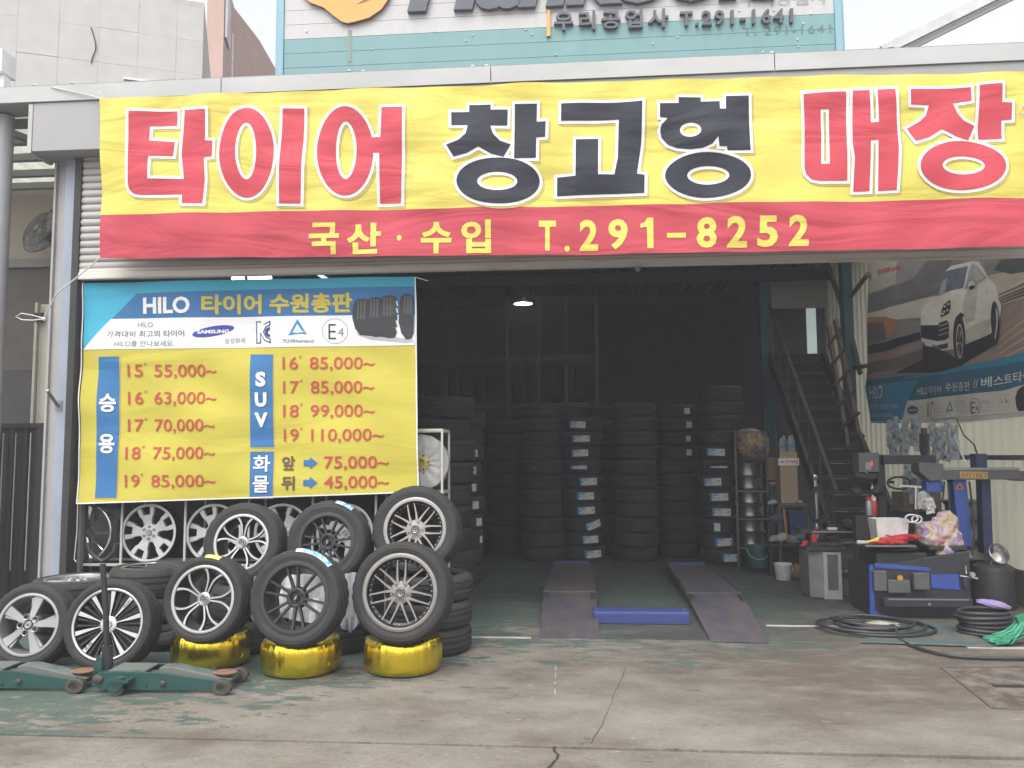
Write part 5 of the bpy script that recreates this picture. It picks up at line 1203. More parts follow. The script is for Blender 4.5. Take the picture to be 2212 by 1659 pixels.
# clear film stretched round the first rack wheel and the gold hubbed one
M_plas = mat('clear film', (0.55, 0.56, 0.57), 0.25, var=0.3, vs=6, bump=0.9, bs=9, alpha=0.025)
M_plas2 = mat('milky film', (0.36, 0.36, 0.355), 0.35, var=0.25, vs=7, bump=0.8, bs=8, stretch=(1, 1, 1))
pw = onY(912, 987, .20); pw.z = zm + .245
t = thing('rack_wheel', 'film wrapped wheel with a gold hub at the right end of the rack', 'wheel', group='loose wheels on the welded rack')
mb = MB(); mb.lathe([(.225, -.10), (.240, -.09), (.243, .06), (.234, .095), (.2, .103), (.12, .100), (.07, .094)], 56, 0, mod=lambda i, k, r, z: (r + .003 * math.sin(k * 1.9), z + .004 * math.sin(k * 1.3 + i))); mb.build('film', M_plas2, t, smooth=50)
mb = MB(); mb.lathe([(.075, .085), (.070, .100), (.030, .104), (.028, .07), (0, .07)], 30, 0)
for k in range(5): mb.box((*pol(.064, 2 * math.pi * k / 5), .098), (.036, .036, .02), 0, Matrix.Rotation(2 * math.pi * k / 5, 3, 'Z')); mb.lathe([(.009, .110), (0, .110)], 10, 1, Matrix.Translation((*pol(.062, 2 * math.pi * k / 5), 0)))
mb.build('hub', [mat('gold hub', (0.42, 0.34, 0.14), 0.4, 0.5), M_bore], t, smooth=40); face(t, pw, R_(6), .04)
def sheet_lump(name, label, cat, pts, Y, m, th=.05, seed=0, amp=.02, group=None):
    """crumpled thin film: an outline on its own plane, folded in depth"""
    rnd = random.Random(seed); bm = bmesh.new(); P0 = [onY(x, y, Y) for x, y in pts]; vs = [bm.verts.new(p) for p in P0]; bm.faces.new(vs)
    bmesh.ops.triangulate(bm, faces=bm.faces[:]); bmesh.ops.subdivide_edges(bm, edges=bm.edges[:], cuts=3, use_grid_fill=True)
    for v in bm.verts: v.co.y += rnd.uniform(-amp, amp); v.co.x += rnd.uniform(-amp, amp) * .3; v.co.z += rnd.uniform(-amp, amp) * .3
    me = bpy.data.meshes.new(name); bm.to_mesh(me); bm.free(); me.materials.append(m); o = bpy.data.objects.new(name, me); COL.objects.link(o)
    md = o.modifiers.new('thick', 'SOLIDIFY'); md.thickness = .003
    return tag(o, label, cat, group)
sheet_lump('plastic_bag', 'clear plastic film draped over the left rack wheel', 'plastic film', [(146, 1098), (200, 1092), (258, 1100), (262, 1160), (250, 1208), (190, 1214), (150, 1205)], -.02, M_plas, seed=2, amp=.02)
M_bag = mat('grey plastic bag', (0.30, 0.31, 0.33), 0.35, var=0.3, vs=9, bump=0.6, bs=25)
sheet_lump('plastic_bag', 'crumpled grey plastic bag between the two right front wheels', 'plastic bag', [(738, 1240), (768, 1235), (772, 1290), (764, 1330), (776, 1345), (757, 1368), (735, 1352), (744, 1325), (752, 1290)], -.86, M_bag, seed=3, amp=.02)
sheet_lump('plastic_bag', 'white plastic film showing through the front matt black wheel', 'plastic bag', [(607, 1246), (660, 1238), (716, 1243), (735, 1275), (730, 1330), (690, 1350), (640, 1340), (604, 1330), (620, 1290)], -.80, mat('pale film', (0.50, 0.50, 0.51), 0.35, var=0.35, vs=7, bump=0.6, bs=14), seed=4, amp=.025)
sheet_lump('plastic_bag', 'pale plastic bag left of the gap between the twin-spoke and black front wheels', 'plastic bag', [(548, 1246), (562, 1242), (566, 1320), (548, 1345), (540, 1320)], -.84, M_bag, seed=6, amp=.015)

# ------------------------------------------------------------------ trolley jacks
M_jack = mat('jack green', (0.010, 0.055, 0.050), 0.42, var=0.25, vs=5, bump=0.08, bs=30, col2=(0.025, 0.08, 0.070), thr=(0.35, 0.75))
M_jtop = mat('worn jack plate', (0.17, 0.18, 0.165), 0.55, 0.2, var=0.25, vs=9, col2=(0.06, 0.13, 0.115), thr=(0.5, 0.62))
M_iron = mat('grimy iron', (0.085, 0.078, 0.072), 0.6, 0.4, var=0.3, vs=12, bump=0.2, bs=60); M_sad = mat('saddle rust', (0.23, 0.125, 0.085), 0.75, 0.1, var=0.3, vs=14)
def make_jack(label):
    t = thing('trolley_jack', label, 'jack', group='green trolley jacks')
    L, W = .70, .235                                    # local +x points to the saddle end, origin under the rear axle
    for s in (-1, 1):
        mb = MB(); y0, y1 = s * W / 2, s * (W / 2 - .012)
        mb.prism([(-.06, .055), (-.02, .035), (.06, .022), (L - .03, .022), (L + .02, .038), (L + .02, .075), (L - .08, .098), (.32, .150), (.10, .158), (-.01, .152), (-.055, .12)], lambda a, b, k: Vector((a, y0 if k == 0 else y1, b)))
        mb.build('side_plate', M_jack, t, bevel=.003)
        mb = MB()
        for x, z, r in ((-.02, .105, .030), (.35, .075, .018), (.35, .075, .010)): mb.lathe([(r, 0), (r, .012), (r * .7, .016), (0, .017)], 16, 0, Matrix.Translation((x, y0, z)) @ Matrix.Rotation(R_(90 if s < 0 else -90), 4, 'X'))
        mb.lathe([(.009, 0), (.009, .004), (0, .004)], 10, 1, Matrix.Translation((.255, y0, .05)) @ Matrix.Rotation(R_(90 if s < 0 else -90), 4, 'X'))
        mb.build('bolts', [M_iron, M_bore], t, smooth=30)
        mb = MB(); mb.lathe([(.012, -.022), (.050, -.022), (.055, -.016), (.055, .016), (.050, .022), (.030, .022), (.028, .010), (.012, .012)], 24, 0, Matrix.Translation((L + .0, s * (W / 2 + .03), .055)) @ Matrix.Rotation(R_(90 if s < 0 else -90), 4, 'X')); mb.build('front_wheel', M_iron, t, smooth=35)
        mb = MB(); cx, cy = .13, s * (W / 2 + .055)
        mb.lathe([(.010, -.014), (.038, -.014), (.041, -.008), (.041, .008), (.038, .014), (.010, .014)], 20, 0, Matrix.Translation((cx - .02, cy, .041)) @ Matrix.Rotation(R_(90), 4, 'X') @ Matrix.Rotation(R_(14), 4, 'Y'))
        wh = mb.build('rear_caster', M_iron, t, smooth=35)
        mb = MB(); mb.bx(cx - .075, cx + .06, s * (W / 2), s * (W / 2 + .09), .100, .118); mb.prism([(cx - .06, .045), (cx - .01, .03), (cx + .04, .10), (cx - .06, .10)], lambda a, b, k: Vector((a, cy + .018 + .004 * k, b))); mb.prism([(cx - .06, .045), (cx - .01, .03), (cx + .04, .10), (cx - .06, .10)], lambda a, b, k: Vector((a, cy - .024 + .004 * k, b))); mb.lathe([(.028, 0), (.028, .018), (0, .02)], 14, 0, Matrix.Translation((cx, cy, .118))); mb.build('caster_fork', M_jack, wh)
    mb = MB(); mb.cyl((L, -W / 2 - .03, .055), (L, W / 2 + .03, .055), .014, 12); mb.build('axle', M_iron, t)
    mb = MB(); mb.add([(.03, -W / 2 + .02, .162), (.24, -W / 2 + .02, .158), (.24, W / 2 - .02, .158), (.03, W / 2 - .02, .162), (.03, -W / 2 + .02, .150), (.24, -W / 2 + .02, .146), (.24, W / 2 - .02, .146), (.03, W / 2 - .02, .150)], [(0, 1, 2, 3), (7, 6, 5, 4), (0, 4, 5, 1), (1, 5, 6, 2), (2, 6, 7, 3), (3, 7, 4, 0)]); mb.build('top_plate', M_jtop, t)
    mb = MB(); mb.prism([(.30, .165), (.38, .172), (L - .06, .100), (L + .02, .085), (L + .02, .070), (L - .1, .072), (.30, .12)], lambda a, b, k: Vector((a, -.055 + .11 * k, b))); mb.build('lift_arm', M_jtop, t, bevel=.004)
    mb = MB(); mb.lathe([(0, .085), (.02, .085), (.03, .105), (.062, .112), (.066, .122), (.058, .128), (.03, .122), (0, .122)], 22, 0, Matrix.Translation((L - .03, 0, 0))); mb.build('saddle', M_sad, t, smooth=35)
    mb = MB(); mb.cyl((.06, 0, .09), (.30, 0, .09), .045, 16); mb.bx(-.03, .06, -W / 2 + .013, W / 2 - .013, .06, .14); mb.build('pump_body', M_iron, t, smooth=35)
    mb = MB(); mb.tube([(-.03, 0, .12), (-.025, 0, .20)], .030, 14); mb.bx(-.075, -.03, -.06, .06, .14, .20); mb.prism([(-.09, .15), (-.05, .15), (-.04, .23), (-.075, .245)], lambda a, b, k: Vector((a, -.03 + .06 * k, b))); mb.build('handle_socket', M_jack, t, smooth=35)
    return t
def axis_from(pa, pb): d = pb - pa; return math.atan2(d.y, d.x)
jn, jf = g(477, 1503), g(512, 1482)
th = axis_from(g(262, 1505), jn) * .6
jk = make_jack('green trolley jack with tall black handle on the concrete in front of the bladed wheel')
Lx = Vector((math.cos(th), math.sin(th), 0)); Ly = Vector((-Lx.y, Lx.x, 0))
JS = Vector((1.13, 1.02, .86))
org = Vector((jn.x, jn.y + .02, 0)) - Lx * .70 * JS.x + Ly * (.235 / 2 + .03) * JS.y
jk.location = org; jk.rotation_euler = (0, 0, th); jk.scale = JS
# handle belongs to the right jack
inv = lambda p: (p - org)
hb = Vector((-.03, 0, .19)); ht_ = None
Yh = (org + Lx * -.03).y
def hpt(px, py, dy=0.0): p = onY(px, py, Yh + dy) - org; return Vector((p.dot(Lx) / JS.x, p.dot(Ly) / JS.y, p.z / JS.z))
mb = MB(); mb.tube([hb, hpt(229, 1330), hpt(222, 1218)], .0165, 12); mb.tube([hpt(233, 1438), hpt(231, 1395)], .030, 12)
mb.tube([hpt(189, 1172), hpt(192, 1188), hpt(206, 1204), hpt(221, 1213), hpt(236, 1204), hpt(248, 1190), hpt(251, 1174)], .014, 10); mb.build('handle', mat('handle black', (0.025, 0.025, 0.027), 0.45), jk, smooth=40)
j2 = dup(jk); j2['label'] = 'green trolley jack cut off by the left edge of the photo'
for ch in list(j2.children):
    if ch.name.startswith('handle') and not ch.name.startswith('handle_socket'): bpy.data.objects.remove(ch)
sh_ = g(164, 1498) - jn; j2.location = org + Vector((sh_.x - .005, sh_.y, 0)); j2.rotation_euler = (0, 0, th - .02)
# ================================================================== LIFT
M_lift = mat('lift deck', (0.060, 0.062, 0.098), 0.6, 0.1, var=0.3, vs=3.2, stretch=(2.2, 0.7, 1), col2=(0.125, 0.10, 0.09), thr=(0.34, 0.66), bump=0.25, bs=50)
M_liftb = mat('lift blue', (0.035, 0.055, 0.20), 0.5, vs=4, stretch=(1, 1, 3), col2=(0.07, 0.065, 0.10), thr=(.52, .72), bump=.2, bs=40)
lift = thing('vehicle_lift', 'low worn blue vehicle lift with two rusty ramps and a bright blue cross beam', 'vehicle lift', (.585, 0, 0)); o_ = lift.location
H_ = .115
def platform(fx0, fx1, fy0, fy1, by, bx0, bx1, ky, kx0, kx1, name='platform'):
    mb = MB(); off = o_.x
    mb.add([(fx0 - off, fy0, .008), (fx1 - off, fy1, .008), (bx1 - off, by, H_ - .012), (bx0 - off, by, H_ - .012), (fx0 - off, fy0, .0045), (fx1 - off, fy1, .0045), (bx1 - off, by, H_ - .05), (bx0 - off, by, H_ - .05)],
           [(0, 1, 2, 3), (4, 7, 6, 5), (0, 4, 5, 1), (1, 5, 6, 2), (2, 6, 7, 3), (3, 7, 4, 0)]); r = mb.build('ramp', M_lift, lift, bevel=.003)
    for x in (bx0 + .035, bx1 - .035): mb = MB(); mb.bx(x - .025 - off, x + .025 - off, by - .30, by - .03, H_ - .032, H_ - .004); mb.build('hinge_slot', M_black, r)
    mb = MB(); mb.prism([(bx0 - off, by + .012), (bx1 - off, by + .012), (kx1 - off, ky), (kx0 - off, ky)], lambda a, b, k: Vector((a, b, H_ - k * .07))); p = mb.build('platform', M_lift, lift, bevel=.004)
    mb = MB()
    for x in (bx0 + .012, bx1 - .012): mb.bar((x - off, by + .03, H_ + .006), (x - off + (kx0 - bx0), ky - .02, H_ + .006), .012, .014)
    mb.build('edge_rib', M_lift, p)
    mb = MB(); mb.bx(kx0 - off + .02, kx1 - off - .02, ky + .004, ky + .05, .03, H_ + .03); mb.build('end_stop', M_liftb, p)
    mb = MB(); mb.bx(bx0 + .08 - off, bx1 - .08 - off, by + .2, ky - .2, .006, H_ - .072); mb.build('scissor', M_black, p)
fl, fr_ = g(1167, 1379), g(1297, 1380); b0, b1 = onZ(1173, 1277, H_), onZ(1288, 1278, H_); k0, k1_ = onZ(1195, 1217, H_), onZ(1276, 1218, H_)
platform(fl.x, fr_.x, fl.y, fr_.y, (b0.y + b1.y) / 2, b0.x, b1.x, k0.y, k0.x, k1_.x)
fl2, fr2 = g(1536, 1388), g(1662, 1390); b2, b3 = onZ(1483, 1280, H_), onZ(1604, 1281, H_); k2_, k3 = onZ(1441, 1220, H_), onZ(1526, 1221, H_)
platform(fl2.x, fr2.x, fl2.y, fr2.y, (b2.y + b3.y) / 2, b2.x, b3.x, k2_.y, k2_.x, k3.x)
c0, c1 = g(1296, 1350), g(1512, 1350); yb = (c0.y + c1.y) / 2
mb = MB(); mb.prism([(yb, .006), (yb - .0, .10), (yb + .02, .115), (yb + .20, .115), (yb + .20, .006)], lambda a, b, k: Vector(((fr_.x - .045 if k == 0 else fl2.x + .035 - .12) - o_.x, a, b))); cbm = mb.build('cross_beam', [M_liftb], lift, bevel=.005)
mb = MB()
for f in (.04, .5, .96): x = (fr_.x - .045) * (1 - f) + (fl2.x - .085) * f - o_.x; mb.lathe([(.016, 0), (.015, .008), (0, .009)], 6, 0, Matrix.Translation((x, yb + .11, .115)))
mb.build('beam_bolts', M_steel, cbm)

# ================================================================== RIGHT-HAND WORK AREA
def at(px, py, Y): return onY(px, py, Y)
def span(x0, y0, x1, y1, Y, d, mb, mi=0, y_off=0):
    a, b = at(x0, y0, Y), at(x1, y1, Y); mb.bx(a.x, b.x, Y + y_off, Y + y_off + d, b.z, a.z, mi); return mb
def loc(o, P):
    for c in list(o.children): pass
def local(mb, P):
    mb.v = [(x - P.x, y - P.y, z - P.z) for x, y, z in mb.v]; return mb
# ---- stairs
SX0, SX1 = 3.06, 3.82
st = thing('staircase', 'dark steel staircase climbing to the doorway at the back right of the bay', 'stairs', ((SX0 + SX1) / 2, 3.1, 0)); o_ = st.location.copy()
M_stair = mat('stair steel', (0.02, 0.02, 0.021), 0.65, 0.2, var=0.25); M_tread = mat('stair tread', (0.045, 0.043, 0.043), 0.7, var=0.25, vs=4)
for i in range(15):
    y, z = 3.15 + i * .262, .20 * (i + 1); mb = MB(); sh_x = i * .012
    mb.bx(SX0 + sh_x, SX1 + sh_x, y, y + .27, z - .04, z); mb.bx(SX0 + sh_x, SX1 + sh_x, y + .262, y + .272, z, z + .155, 1); local(mb, o_).build('tread', [M_tread, M_stair], st)
for sx in (SX0 - .04, SX1 + .04):
    mb = MB(); mb.bar((sx, 3.0, .08), (sx + .17, 7.05, 3.12), .05, .22); local(mb, o_).build('stringer', mat('stringer', (0.07, 0.06, 0.054), 0.6, var=0.2), st)
mb = MB(); mb.tube([(SX0 - .04, 3.15, 1.05), (SX0 + .13, 7.0, 3.98)], .028, 8)
for k in range(7): y = 3.3 + k * .58; z = .2 + (y - 3.15) / .262 * .2; mb.tube([(SX0 - .04 + k * .024, y, z - .1), (SX0 - .04 + k * .024, y, z + .92)], .014, 6)
local(mb, o_).build('handrail', mat('rail brown', (0.085, 0.075, 0.066), 0.6, 0.1), st, smooth=40)
mb = MB(); p = at(1760, 1035, 3.12); q = at(1765, 1118, 3.12); mb.tube([q, p], .022, 10); mb.lathe([(0, .045), (.03, .03), (.036, .0), (.02, -.03)], 14, 0, Matrix.Translation(p + Vector((0, 0, .02)))); mb.tube([(p.x, p.y, .004), (q.x, q.y, q.z)], .03, 8)
local(mb, o_).build('newel_post', mat('chrome', (0.6, 0.6, 0.6), 0.2, 0.9), st, smooth=40)
# ---- ladder
ld = thing('wooden_ladder', 'brown wooden ladder leaning steeply against the wall beside the teal column', 'ladder', onY(1840, 1010, 5.6)); o_ = ld.location.copy()
M_wood = mat('old wood', (0.17, 0.12, 0.085), 0.75, var=0.25, vs=4, stretch=(6, 6, 1))
tl, tr, bl, br = at(1790, 706, 5.75), at(1805, 692, 5.75), at(1838, 1010, 5.0), at(1866, 1000, 5.0)
for a, b in ((tl, bl), (tr, br)): mb = MB(); mb.bar(a, b, .05, .09); local(mb, o_).build('rail', M_wood, ld)
for k in range(6):
    f = .10 + k * .15; a, b = tl.lerp(bl, f), tr.lerp(br, f); d = (b - a) * .5; mb = MB(); mb.bar(a - d + Vector((0, -.05, -.05)), b + d * .6 + Vector((0, -.05, .05)), .05, .04); local(mb, o_).build('rung', mat('rung', (0.05, 0.045, 0.042), 0.7), ld)
# ---- rims on a low rack, bundle of flowered cloth on top
M_rimd = mat('dark steel rim', (0.20, 0.20, 0.205), 0.30, 0.85, var=0.2)
M_flw = None
def flower_mat(name, s, cols):
    m = bpy.data.materials.new(name); m.use_nodes = True; t = m.node_tree; b = t.nodes['Principled BSDF']; L = t.links.new
    tc = t.nodes.new('ShaderNodeTexCoord'); n = t.nodes.new('ShaderNodeTexNoise'); n.inputs['Scale'].default_value = s; n.inputs['Detail'].default_value = 2; n.inputs['Distortion'].default_value = 1.2; L(tc.outputs['Object'], n.inputs['Vector'])
    r = t.nodes.new('ShaderNodeValToRGB'); r.color_ramp.interpolation = 'EASE'; e = r.color_ramp.elements
    while len(e) < len(cols): e.new(.5)
    for k, c in enumerate(cols): e[k].position = .30 + .42 * k / (len(cols) - 1); e[k].color = (*c, 1)
    L(n.outputs['Fac'], r.inputs['Fac']); L(r.outputs[0], b.inputs['Base Color']); b.inputs['Roughness'].default_value = .9; n2 = t.nodes.new('ShaderNodeTexNoise'); n2.inputs['Scale'].default_value = 16; n2.inputs['Detail'].default_value = 3; n2.inputs['Distortion'].default_value = 1.5; L(tc.outputs['Object'], n2.inputs['Vector']); bp = t.nodes.new('ShaderNodeBump'); bp.inputs['Strength'].default_value = .8; bp.inputs['Distance'].default_value = .03; L(n2.outputs['Fac'], bp.inputs['Height']); L(bp.outputs[0], b.inputs['Normal']); return m
M_fl1 = flower_mat('flowered cloth', 5.5, [(0.10, 0.07, 0.16), (0.24, 0.17, 0.18), (0.30, 0.16, 0.15), (0.38, 0.30, 0.20), (0.30, 0.26, 0.12), (0.36, 0.05, 0.09), (0.22, 0.17, 0.24)])
M_fl2 = flower_mat('pastel quilt', 6.0, [(0.20, 0.11, 0.34), (0.36, 0.26, 0.38), (0.48, 0.38, 0.36), (0.50, 0.42, 0.42), (0.45, 0.36, 0.13), (0.45, 0.13, 0.20), (0.28, 0.30, 0.38)])
def blob(name, label, cat, c, r, m, seed, amp=.18, parent=None, sub=4, fold=9):
    bm = bmesh.new(); bmesh.ops.create_icosphere(bm, subdivisions=sub, radius=1.0); rnd = random.Random(seed); ph = [rnd.uniform(0, 6) for _ in range(9)]
    for v in bm.verts:
        n = v.co.normalized(); k = 1 + amp * (.5 * math.sin(3 * n.x + ph[0] + 2 * n.z) + .4 * math.sin(5 * n.y + ph[1] + 3 * n.x) + .35 * math.sin(fold * n.z + ph[2] + 4 * n.x + 2 * math.sin(3 * n.y)) + .25 * math.sin(fold * 1.6 * n.x + ph[3] - 5 * n.z + 2 * math.sin(4 * n.z)))
        v.co = Vector((n.x * r[0] * k, n.y * r[1] * k, n.z * r[2] * k)); 
    me = bpy.data.meshes.new(name); bm.to_mesh(me); bm.free(); me.materials.append(m); me.polygons.foreach_set('use_smooth', [True] * len(me.polygons))
    o = bpy.data.objects.new(name, me); COL.objects.link(o); o.location = c
    if parent: o.parent = parent
    elif label: tag(o, label, cat)
    return o
YR = 4.15
rr_ = thing('rim_rack', 'small steel rack in the shade carrying three rows of dark rims', 'rack', (at(1630, 1200, YR).x, YR + .2, 0)); o_ = rr_.location.copy()
x0, x1 = at(1592, 1100, YR).x, at(1659, 1100, YR).x; zs = [at(1630, y, YR).z for y in (1058, 1118, 1180)]; ztop = at(1630, 930, YR).z
mb = MB()
for x in (x0, x1):
    for y in (YR, YR + .42): mb.bx(x - .012, x + .012, y - .012, y + .012, .004, ztop)
for z in zs + [ztop]: mb.bx(x0 + .013, x1 - .013, YR - .012, YR + .012, z - .03, z - .006); mb.bx(x0 + .013, x1 - .013, YR + .408, YR + .432, z - .03, z - .006)
for z in zs + [ztop]: mb.bx(x0 - .011, x0 + .011, YR + .013, YR + .407, z - .03, z - .006); mb.bx(x1 - .011, x1 + .011, YR + .013, YR + .407, z - .03, z - .006)
local(mb, o_).build('frame', M_steel, rr_)
mb = MB(); mb.lathe([(.10, -.083), (.186, -.083), (.194, -.078), (.194, -.070), (.180, -.066), (.176, -.05), (.176, .05), (.180, .066), (.194, .070), (.194, .078), (.186, .083), (.10, .083), (.09, .02), (.09, -.02)], 40, 0, closed=True); proto = mb.build('bare_wheel', M_rimd, None, smooth=35); first = True
for i, z in enumerate(zs):
    for j in range(2):
        o = proto if first else proto.copy()
        if not first: COL.objects.link(o)
        first = False
        o.location = ((x0 + x1) / 2 + .006 * (i - j), YR + .21, z + .088 + .172 * j); o.rotation_euler = (0, 0, i + j)
        tag(o, f"{'lower' if j == 0 else 'upper'} dark steel rim on the {['top', 'middle', 'bottom'][i]} shelf of the small rack", 'rim', 'dark steel rims on the small rack')
p = at(1627, 962, YR + .1); blob('cloth_bundle', 'round bundle of dull flowered cloth on top of the small rim rack', 'cloth bundle', (p.x, YR + .22, p.z - .0), (.235, .22, .235), M_fl1, 4, .10)
# ---- green bin, bucket, brown bag, mallets
def pail(name, label, px, pyt, pyb, rt, rb, m, extra=None, y=None, group=None):
    p = g(px, pyb) if y is None else onY(px, pyb, y); k = ppm(p); h_ = (pyb - pyt) / k; t = thing(name, label, 'bucket', p + Vector((0, rb, .004)), group=group); mb = MB()
    mb.lathe([(0, 0), (rb, 0), (rb + .004, .006), (rt - .004, h_ * .86), (rt + .006, h_ * .87), (rt + .006, h_ * .95), (rt + .004, h_), (rt - .004, h_), (rt - .008, h_ * .9), (rb - .004, .01), (0, .01)], 32); mb.build('body', m, t, smooth=35)
    mb = MB(); mb.tube([(rt * math.cos(a) * 1.04, -rt * .25 - rt * .75 * math.sin(a), h_ * .88 - .13 * math.sin(a)) for a in [math.pi * q / 10 for q in range(11)]], .004, 6); mb.build('handle', M_frame, t); return t
M_white = mat('white plastic', (0.62, 0.60, 0.59), 0.4, var=0.2, vs=6)
pail('plastic_bucket', 'grubby white bucket on the floor beside the brown bag', 1696, 1220, 1255, .100, .082, M_white)
pail('plastic_bin', 'dark green bin at the foot of the small rim rack', 1641, 1181, 1228, .135, .11, mat('bin green', (0.03, 0.085, 0.085), 0.5), y=3.7)
p = g(1735, 1256); blob('paper_bag', 'crumpled brown bag on the floor between the white bucket and the grey balancer', 'bag', p + Vector((0, .15, .085)), (.11, .10, .085), mat('brown paper', (0.20, 0.13, 0.06), 0.85, var=0.2, bump=.5, bs=14), 8, .25, fold=14)
for k, (xa, xb) in enumerate(((1735, 1749), (1740, 1752))):
    t = thing('mallet', ['red headed mallet', 'second mallet, just right of the first,'][k] + ' leaning against the grey wheel balancer', 'mallet', at(xb, 1228, 2.05), group='mallets by the balancer'); o_ = t.location.copy()
    mb = MB(); mb.tube([at(xb, 1228, 2.05) - o_, at(xa + 3, 1178, 2.05) - o_], .009, 8); mb.build('shaft', mat('pale wood', (0.45, 0.33, 0.17), 0.6), t)
    mb = MB(); mb.tube([at(xa - 1, 1181, 2.05) - o_, at(xa + 4, 1168, 2.05) - o_], .024, 12); mb.build('head', mat('red rubber', (0.45, 0.03, 0.035), 0.5), t)
# ---- cartons with the camera notice, bottles, blue bin, work bench
YC = 3.6
bench = thing('work_bench', 'small cluttered dark bench holding the tall carton under the stairs', 'bench', (at(1718, 1200, YC).x, YC + .2, 0)); o_ = bench.location.copy()
a, b = at(1680, 1088, YC), at(1750, 1094, YC)
mb = MB(); mb.bx(a.x, b.x, YC, YC + .45, a.z - .03, a.z); local(mb, o_).build('top', M_steel, bench); mb = MB(); mb.bx(a.x, b.x, YC + .02, YC + .43, .45, .48); local(mb, o_).build('shelf', M_steel, bench)
for x in (a.x + .02, b.x - .02):
    for y in (YC + .03, YC + .42): mb = MB(); mb.bx(x - .015, x + .015, y - .015, y + .015, .004, a.z - .031); local(mb, o_).build('leg', M_steel, bench)
cart = thing('carton', 'tall tan carton with a red and white camera notice, standing on the bench', 'carton', (at(1704, 1085, YC).x, YC + .14, a.z)); o_ = cart.location.copy()
M_cart = mat('cardboard', (0.36, 0.265, 0.185), 0.8, var=0.1, vs=4)
mb = MB(); P1, P2 = at(1684, 976, YC + .05), at(1725, 1087, YC + .05); mb.bx(P1.x, P2.x, YC + .05, YC + .28, a.z + .001, P1.z); local(mb, o_).build('box', M_cart, cart, bevel=.004)
mb = MB(); q0, q1 = at(1681, 990, YC + .045), at(1726, 1005, YC + .045); mb.bx(q0.x, q1.x, YC + .04, YC + .048, q1.z, q0.z); nb = local(mb, o_).build('notice', mat('notice white', (0.66, 0.66, 0.65), 0.5), cart)
Nn = Print(lambda x, y, l: at(x, y, YC + .04) - Vector((0, .0015 * l, 0)) - o_, (500, 500)); Nn.text('CCTV녹화중', 1697, 993, 1724, 1002, mat('notice red', (0.55, 0.03, 0.04), 0.5), 1, .03); Nn.poly(ell(1689, 997.5, 5.5, 3, 16), mat('notice grey', (0.3, 0.33, 0.4), 0.5), 1); Nn.build('notice_print', cart)
c2 = thing('carton', 'darker small carton behind the rim rack', 'carton', (at(1668, 1010, YC + .5).x, YC + .55, 0)); o_ = c2.location.copy()
mb = MB(); P1, P2 = at(1658, 988, YC + .5), at(1683, 1036, YC + .5); mb.bx(P1.x, P2.x, YC + .5, YC + .7, P2.z, P1.z); mb.bx(P1.x + .03, P1.x + .06, YC + .52, YC + .56, .004, P2.z - .001, 1); mb.bx(P2.x - .06, P2.x - .03, YC + .52, YC + .56, .004, P2.z - .001, 1); local(mb, o_).build('box', [mat('dark cardboard', (0.22, 0.16, 0.115), 0.8), M_steel], c2)
M_pet = mat('clear bottle', (0.55, 0.60, 0.62), 0.12, var=0.2, vs=20, trans=0.55); M_blu = mat('bottle label', (0.06, 0.20, 0.45), 0.4, var=0.3, vs=20)
def bottle(P, h_, r, label, cap=(0.6, 0.6, 0.6), group='bottles on the tall carton'):
    t = thing('plastic_bottle', label, 'bottle', P, group=group); mb = MB(); mb.lathe([(0, 0), (r, .002), (r * 1.02, h_ * .2), (r * .94, h_ * .4), (r * 1.02, h_ * .6), (r * .9, h_ * .75), (r * .4, h_ * .9), (r * .38, h_ * .95)], 16); mb.build('body', M_pet, t, smooth=40)
    mb = MB(); mb.lathe([(r * .42, h_ * .93), (r * .42, h_), (0, h_)], 12); mb.build('cap', mat('cap %.2f%.2f' % cap[:2], cap, 0.4), t)
    mb = MB(); mb.lathe([(r * 1.03, h_ * .32), (r * 1.05, h_ * .33), (r * 1.05, h_ * .52), (r * 1.03, h_ * .53)], 16); mb.build('label_band', M_blu, t, smooth=40); return t
zt2 = at(1704, 976, YC + .05).z + .002
for k, px in enumerate((1688, 1697, 1706, 1715)): bottle(Vector((at(px, 970, YC + .1).x, YC + .10 + .08 * (k % 2), zt2)), [.17, .20, .19, .21][k], .030, ['leftmost squat', 'tall second', 'third', 'rightmost tallest'][k] + ' clear plastic bottle on the tall tan carton')
bb = thing('storage_bin', 'dark blue plastic bin under the bench top by the stairs', 'bin', (at(1722, 1140, YC - .1).x, YC + .1, .482)); o_ = bb.location.copy()
P1, P2 = at(1703, 1096, YC + .03), at(1741, 1140, YC + .03); mb = MB(); mb.prism([(P1.x, P1.z - .05), (P2.x, P1.z - .05), (P2.x - .02, .483), (P1.x + .02, .483)], lambda x, z, k: Vector((x, YC + .03 + .3 * k, z))); local(mb, o_).build('body', mat('bin blue', (0.025, 0.045, 0.15), 0.5), bb, bevel=.008)
mb = MB(); mb.bx(P1.x - .015, P2.x + .015, YC + .015, YC + .345, P1.z - .049, P1.z - .035); local(mb, o_).build('lid', mat('lid grey', (0.10, 0.10, 0.11), 0.5), bb)
t = thing('orange_rod', 'orange rod leaning in front of the dark blue bin', 'rod', at(1698, 1140, YC - .06)); mb = MB(); mb.tube([Vector((0, 0, 0)), at(1693, 1098, YC - .02) - t.location], .014, 8); mb.tube([Vector((0, 0, -.0)), Vector((.01, .02, .484 - t.location.z))], .010, 8); mb.build('rod', mat('orange', (0.45, 0.19, 0.03), 0.5), t)
